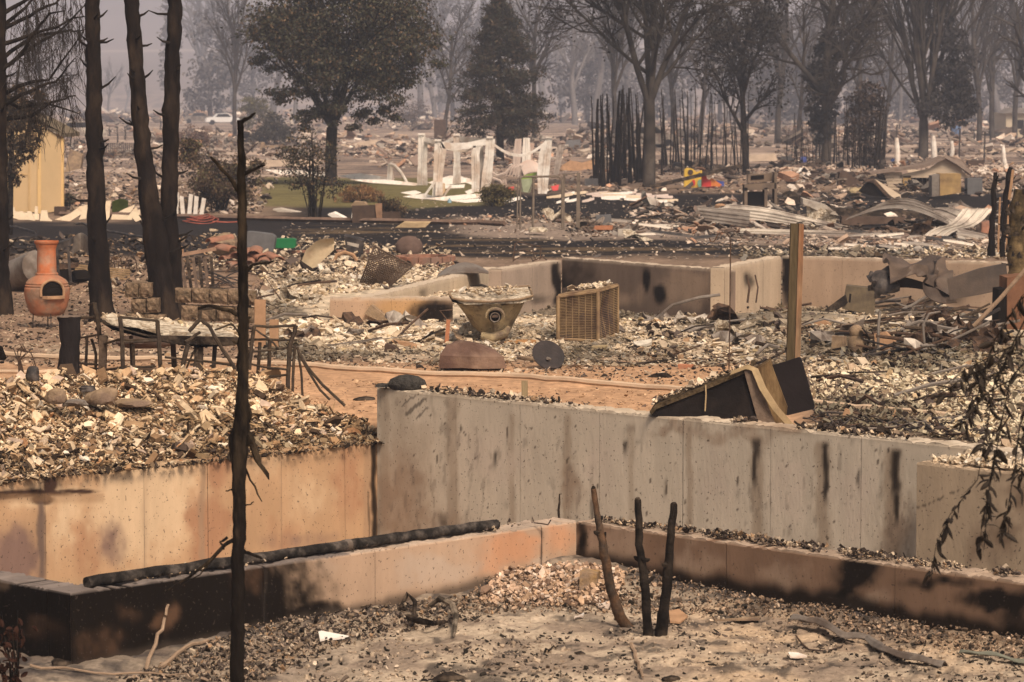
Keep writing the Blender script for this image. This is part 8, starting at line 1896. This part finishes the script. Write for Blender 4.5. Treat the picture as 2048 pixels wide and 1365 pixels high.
for pxs, lab, m_ in [([(1300, 372), (1480, 330), (1482, 335), (1304, 378)], 'fallen charred pole lying slanted behind the toys', M_CHARW), ([(1640, 416), (1870, 424), (1890, 440), (1660, 436)], 'dark burnt floor slab behind the arched ribbed sheet', M_CHARW), ([(1682, 452), (1684, 434), (1812, 436), (1812, 446)], 'brown low wall remnant behind the arched ribbed sheet', M_DKBRN), ([(1540, 400), (1600, 392), (1640, 402), (1560, 412)], 'black charred timber stack behind the pale wreck', M_CHARW),
                      ([(1310, 300), (1312, 296), (1400, 300), (1400, 303)], 'thin rail in the pole thicket', M_GRYM), ([(1962, 470), (1964, 446), (1980, 442), (1980, 470)], 'upright reddish panel behind the charred stakes', M_TILE)]: board(pxs, lab, m_, name='burnt_timber', cat='timber', th=.4)
# charred stakes and trunk at the right edge
for i, (b, path, lab) in enumerate([((1985, 512), [(1980, 512, 16), (1984, 470, 12), (1988, 420, 11), (1986, 380, 10), (1991, 345, 8)], 'left charred stake of the pair at the right edge'), ((2006, 512), [(2004, 514, 12), (2006, 470, 10), (2010, 420, 14), (2014, 375, 14), (2020, 350, 11), (2022, 335, 8)], 'right charred stake of the pair at the right edge')]):
    k = K(0, 0, 1); p_ = P(*b, 52); p_.z = gz1(p_.x, 52); k.o = p_; k.D = 52; t = thing('charred_stake', lab, 'stake', p_)
    T, pts, rad = px_trunk(k, path, 8, 1.2, 780 + i); link('stake', T.mesh('stake', M_TRUNK), t); stubs(k, t, pts, rad, 7, 785 + i, Lr=(.05, .15), zmin=.2)
k = K(0, 0, 1); p_ = P(2034, 540, 41); p_.z = gz1(p_.x, 41); k.o = p_; k.D = 41; t = thing('charred_tree', 'thick charred trunk remnant with pale edge at the right border', 'tree', p_)
T, pts, rad = px_trunk(k, [(2040, 560, 50), (2036, 480, 44), (2040, 420, 40), (2046, 380, 34)], 12, 1.5, 790); link('trunk', T.mesh('trunk', mat('mottled_char', (.05, .036, .02), var=.6, scale=8, bump=.6, col2=(.16, .11, .055), c2scale=5)), t); stubs(k, t, pts, rad, 12, 791, Lr=(.05, .2), zmin=.1)
for pth, w, lab in [([(1996, 505), (1998, 440), (2000, 395)], 4, 'thin pale rod between the charred stakes'), ([(2012, 500), (2016, 440), (2018, 410)], 4, 'second thin pale rod beside the right charred stake'), ([(2018, 400), (2026, 340)], 6, 'slim dusky pink pole behind the right charred stake')]:
    k = K(pth[0][0], 512, 50); ptube(k, pth, w, 5, 'thin_rod', M_TERRA2, lab, 'rod')
rr = random.Random(800)
for i in range(26):
    x, y = 2000 + rr.uniform(-22, 50), rr.uniform(390, 520); k = K(x, 540, 40.5); mb = MB(); mb.rock(k(x, y), (k.m(rr.uniform(3, 7)), .04, k.m(rr.uniform(6, 14))), i, .4)
    if x > 2012: one(mb, 'charred_leaf_clump', M_CHARW, 'small charred leaf clump hanging at the thick trunk remnant', 'leaf clump', k.o, group='charred leaf clumps at the right trunk remnant')
    else: pass
# ------------------------------------------------------------------ far plain: posts, cars, buildings, rubble walls
for x, yb, yt, w, m_, lab, d in [(1793, 332, 276, 11, M_WHITEV, 'white melted post left of the fan shaped tree', .5), (1866, 326, 272, 12, M_WHITEV, 'white melted post touching the right side of the fan tree trunk', 1), (1903, 318, 282, 9, M_WHITEV, 'white melted post right of the fan shaped tree', 0), (2006, 344, 292, 9, M_WHITEV, 'white bent post at the right above the charred stakes', 2)]:
    k = K(x, yb); mb = MB(); mb.tube([k(x + 4 * d, yb), k(x + 2, yb - (yb - yt) * .5), k(x, yt), k(x - 5 * (d > 1), yt)], [k.m(w / 2)] * 2 + [k.m(w * .35)] * 2, 8); one(mb, 'melted_post', m_, lab, 'post', k.o, smooth=True)
for x, yb, yt, lab in [(1918, 320, 258, 'thin dark far post right of the white posts'), (1968, 326, 264, 'thin dark far post near the dark square frame'), (1792, 300, 250, 'thin leaning dark far post left of the fan tree')]:
    k = K(x, yb); mb = MB(); mb.bar(k(x, yb), k(x + 2, yt), k.m(3)); one(mb, 'far_post', M_BLKM, lab, 'post', k.o)
def car(px, py, lab, m_, L=4.4, rz=0.0, burnt=False):
    p_ = GP(px, py); t = thing('parked_car', lab, 'car', p_, rz)
    mb = MB(); prof = [(-2.2, .35), (-2.2, .75), (-1.9, .92), (-1.2, .98), (-.7, 1.42), (.7, 1.45), (1.3, 1.0), (2.0, .85), (2.2, .6), (2.2, .35)]
    mb.prism([(x * L / 4.4, -.8, z) for x, z in prof], (0, 1.6, 0)); mb.build('body', m_, t)
    mb = MB(); mb.prism([(-.95 * L / 4.4, -.82, 1.0), (-.62 * L / 4.4, -.82, 1.36), (.62 * L / 4.4, -.82, 1.38), (1.05 * L / 4.4, -.82, 1.0)], (0, 1.64, 0)); mb.build('windows', M_DARKIN, t)
    for x in (-1.35, 1.35):
        for y in (-.75, .75):
            mb = MB(); mb.tube([(x, y - .1, .32), (x, y + .1, .32)], .32, 12); mb.build('wheel', M_DARKIN, t)
car(445, 250, 'white car parked far away left of the leafy tree', mat('white_car_paint', (.7, .68, .66), var=.05, rough=.4, bump=0), rz=.2)
car(398, 247, 'dark burnt out car left of the far white car', M_GRYM, rz=.1)
car(1285, 300, 'grey burnt out car far behind the pole thicket', M_GRYM, rz=.3)
car(155, 282, 'pale burnt out car beside the shed roof in the distance', M_ZINC, rz=.1)
k = K(2035, 275); t = thing('far_house', 'pale distant house with a dark window behind the bare tree at the right edge', 'house', k.o)
mb = MB(); mb.prism([k(2012, 275), k(2110, 275), k(2110, 226), k(2012, 226)], (0, 6, 0)); mb.build('wall', mat('far_house_wall', (.50, .42, .31), var=.1, bump=.05), t)
mb = MB(); mb.prism([k(2006, 227, -.4), k(2116, 227, -.4), k(2100, 216, 3), k(2022, 216, 3)], (0, 3, 0)); mb.build('roof', M_GRYM, t)
mb = MB(); mb.prism([k(2032, 258, -.03), k(2048, 258, -.03), k(2048, 240, -.03), k(2032, 240, -.03)], (0, .05, 0)); mb.build('window', M_DARKIN, t)
for x, y, m_, lab, s in [(1607, 326, M_BLUE, 'blue plastic barrel standing far back in the pole thicket', 6), (1912, 272, mat('dull_blue', (.10, .15, .26), bump=0), 'dull blue tank far behind the fan shaped tree', 10)]:
    k = K(x, y); mb = MB(); mb.lathe([(k.m(s) * .9, 0), (k.m(s), k.m(s) * .5), (k.m(s), k.m(s) * 1.6), (k.m(s) * .8, k.m(s) * 2), (0, k.m(s) * 2.05)], 14); one(mb, 'barrel', m_, lab, 'barrel', k.o, smooth=True)
board([(1782, 322), (1786, 318), (1830, 320), (1830, 326), (1786, 326)], 'dark blue tarp strip lying left of the fan tree trunk', mat('navy_tarp', (.03, .05, .12), bump=.1), name='tarp', cat='tarp', th=.3)
MSL = mat('far_plaster', (.48, .37, .28), var=.25, scale=1.2, bump=.2)
for pxs, lab, m_ in [([(480, 322), (640, 320), (640, 332), (490, 335)], 'pale far rubble slab behind the leafy shrub', MSL), ([(676, 290), (712, 286), (756, 280), (760, 290), (700, 296)], 'cream curved far slab right of the leafy tree trunk', MSL), ([(770, 290), (800, 272), (800, 290)], 'pale upright far slab left of the pergola', MSL), ([(815, 256), (878, 255), (878, 259), (815, 259)], 'orange far beam left of the conifer', M_TERRA2), ([(1124, 332), (1140, 322), (1165, 326), (1190, 320), (1196, 338), (1150, 342), (1120, 341)], 'dull orange far rubble heap right of the pergola', M_TERRA2), ([(140, 300), (165, 310), (160, 338), (128, 346)], 'tan far sheet beside the shed', M_STONE),
                      ([(360, 226), (400, 220), (418, 226), (410, 236), (366, 236)], 'orange pink far rubble right of the charred trunks', M_TERRA2), ([(520, 300), (522, 285), (528, 285), (530, 300)], 'small grey far post right of the slim burnt tree', M_STONE), ([(530, 292), (564, 291), (564, 296), (530, 296)], 'pale far rail beside the small grey post', M_STONE), ([(868, 292), (868, 240), (892, 240), (892, 290)], 'dark upright far wreck left of the conifer', M_DKBRN),
                      ([(1486, 312), (1550, 308), (1556, 322), (1490, 324)], 'pale far slab right of the slender tree', MSL), ([(1130, 300), (1132, 282), (1160, 280), (1162, 300)], 'dark boxy far wreck right of the conifer', M_GREY), ([(200, 225), (330, 222), (330, 226), (200, 229)], 'pinkish far rubble line seen between the charred trunks', MSL), ([(1960, 300), (2048, 296), (2048, 304), (1960, 306)], 'pale far rubble line at the right', MSL),
                      ([(840, 288), (868, 280), (878, 290), (850, 294)], 'tan far boulder shaped slab left of the pergola', MSL)]: board(pxs, lab, m_, name='far_slab', cat='slab', th=.6)
# fine far poles and stumps
for i in range(40):
    rr = random.Random(900 + i); x = rr.uniform(140, 2040); y = rr.uniform(240, 290); k = K(x, y); h = rr.uniform(12, 34)
    mb = MB(); mb.tube([k(x, y + 1), k(x + rr.uniform(-2, 2), y - h * .5), k(x + rr.uniform(-3, 3), y - h)], [k.m(1.5), k.m(1.2), k.m(.5)], 4)
    for j in range(3): u = rr.uniform(.4, .9); mb.tube([k(x, y - h * u), k(x + rr.uniform(-8, 8), y - h * u - rr.uniform(3, 10))], [k.m(.7), k.m(.3)], 3)
    one(mb, 'dead_sapling', M_BARK, 'small dead sapling standing in the far burnt plain', 'dead tree', k.o, group='dead saplings in the far plain')

# crumpled sheets and loose pipes scattered over the ash
rr = random.Random(960); crm = []
for i in range(5):
    mb = MB(); mb.sheet(lambda u, v: Vector((u - .5, (v - .5) * .6, .12 * math.sin(u * 5 + i) + .1 * math.sin(v * 6 + i * 2))) + mnv(Vector((u * 2.2 + i * 5, v * 2.2, 0))) * .22, 9, 6, (0, 0, .012)); crm.append([mb.mesh('crumpled_sheet', m_) for m_ in (M_GRYM, M_ASHC, M_RUST, M_ZINC)])
for i in range(46):
    x, y = (rr.uniform(1230, 1990), rr.uniform(606, 700)) if i < 22 else ((rr.uniform(520, 900), rr.uniform(545, 690)) if i < 34 else (rr.uniform(1100, 2040), rr.uniform(405, 500)))
    p_ = GP(x, y); s = rr.uniform(.25, .6) * (1 if i < 34 else 1.4); p_.z += .08 * s
    o = link('crumpled_sheet', crm[i % 5][rr.choice([0, 1, 2, 3, 0, 3])], None, p_, (rr.uniform(-.5, .7), rr.uniform(-.3, .3), rr.uniform(-.8, .8))); o.scale = (s, s, s * rr.uniform(.7, 1.3))
    z_ = 0 if i < 22 else 1 if i < 34 else 2
    tag(o, ['crumpled burnt sheet lying in the ash field of the house ruin', 'crumpled burnt sheet in the wreckage left of the corner tub', 'crumpled burnt sheet in the debris strip beyond the black yard'][z_], 'crumpled sheet', ['crumpled sheets in the ash field', 'crumpled sheets left of the tub', 'crumpled sheets in the debris strip'][z_])
for i in range(18):
    x, y = rr.uniform(1790, 1995), rr.uniform(612, 704); p_ = GP(x, y); s = rr.uniform(.16, .38); p_.z += .18 * s
    o = link('twisted_metal', crm[i % 5][(2, 0)[i % 3 == 0]], None, p_, (rr.uniform(.2, 1.5), rr.uniform(-.8, .8), rr.uniform(-1.2, 1.2))); o.scale = (s, s, s * 1.6)
    tag(o, 'twisted rusty metal piece stuck in the rod tangle below the curled sheet', 'twisted metal', 'twisted metal in the rod tangle')
for i in range(40):
    x, y = (rr.uniform(1240, 1740), rr.uniform(600, 735)) if i < 18 else ((rr.uniform(540, 880), rr.uniform(560, 700)) if i < 28 else (rr.uniform(1660, 2040), rr.uniform(720, 830)))
    p_ = GP(x, y); L = rr.uniform(.3, .95); a = rr.gauss(0, .6); c_, s_ = math.cos(a), math.sin(a); mb = MB()
    mb.tube([(-L / 2 * c_, -L / 2 * s_, .03), (0, rr.uniform(-.08, .08), .06 + rr.uniform(0, .08)), (L / 2 * c_, L / 2 * s_, .04 + rr.uniform(0, .15))], rr.choice([.006, .01, .014, .02]), 5)
    z_ = 0 if i < 18 else 1 if i < 28 else 2
    one(mb, 'loose_rod', [M_RUST, M_CHARW, M_GRYM][i % 3], ['burnt rod lying loose in the ash field of the house ruin', 'burnt rod lying loose in the ash left of the corner tub', 'burnt rod lying loose in the ash heap behind the hanging leaves'][z_], 'rod', p_, group=['loose rods in the ash field', 'loose rods left of the tub', 'loose rods in the right ash heap'][z_])
# labels that single out each piece of a row, counted from the left
for grp, lab in (('white vinyl sheets around the pergola', 'flat white vinyl sheet from the left on the lawn around the pergola'), ('warped vinyl slats right of the pergola', 'warped vinyl slat from the left on the black ground right of the pergola'),
                 ('melted cream fence pieces along the kerb', 'melted cream fence piece from the left along the kerb by the shed'), ('fence pickets right of the charred trunks', 'pale leaning fence picket from the left right of the charred trunks'),
                 ('roof tiles behind the slim burnt tree', 'curved dull red roof tile from the left in the heap behind the slim tree'), ('wire hoops between the charred trunks', 'thin rusty wire hoop from the left between the two left charred trunks')):
    for i, o in enumerate(sorted([o for o in bpy.data.objects if o.get('group') == grp], key=lambda o: o.location.x / o.location.y)): o['label'] = ORD(i + 1) + ' ' + lab
# pieces that belong to a part
for own, part, subs in (('chiminea', 'neck', ('collar',)), ('chiminea', 'body', ('mouth_rim', 'hearth_lip', 'inner_shell')), ('overturned_cabinet', 'body', ('handle', 'hanging_strap', 'side_rail', 'ash_flakes')), ('metal_box', 'body', ('slot',)), ('garden_shed', 'front_wall', ('door_trim',)),
                        ('corner_tub', 'basin', ('hood', 'dark_recess', 'fitting_ring', 'fitting')), ('corner_tub', 'rim', ('rim_edge', 'ash_flakes')), ('metal_disc', 'plate', ('hub_plate', 'hub')), ('far_house', 'wall', ('window',)), ('garden_table', 'tabletop', ('ash_layer', 'ash_flakes')), ('condenser_unit', 'top_cover', ('fan_ring', 'ash_flakes')), ('toy_play_set', 'body', ('hole', 'door')), ('burnt_box', 'body', ('front_strip',)), ('burnt_stove', 'back_guard', ('panel_slot',)), ('drain_pipe', 'pipe', ('coupling',))):
    for t in [o for o in bpy.data.objects if o.parent is None and o.name.split('.')[0] == own]:
        ch = list(t.children); par = [c for c in ch if c.name.split('.')[0] == part]
        if par:
            for c in ch:
                if c.name.split('.')[0] in subs: c.parent = par[0]
# ------------------------------------------------------------------ smoke haze
hz = MB(); hz.box((0, 1170, 57.5), (1300, 2420, 123.0))
mh = bpy.data.materials.new('smoke_haze'); mh.use_nodes = True
n_, l_ = mh.node_tree.nodes, mh.node_tree.links
n_.remove(n_['Principled BSDF'])
pv = n_.new('ShaderNodeVolumePrincipled'); pv.inputs['Color'].default_value = (.67, .73, .90, 1); pv.inputs['Density'].default_value = 0.00092; pv.inputs['Anisotropy'].default_value = .1
l_.new(pv.outputs['Volume'], n_['Material Output'].inputs['Volume'])
tag(hz.build('haze', mh), kind='stuff')
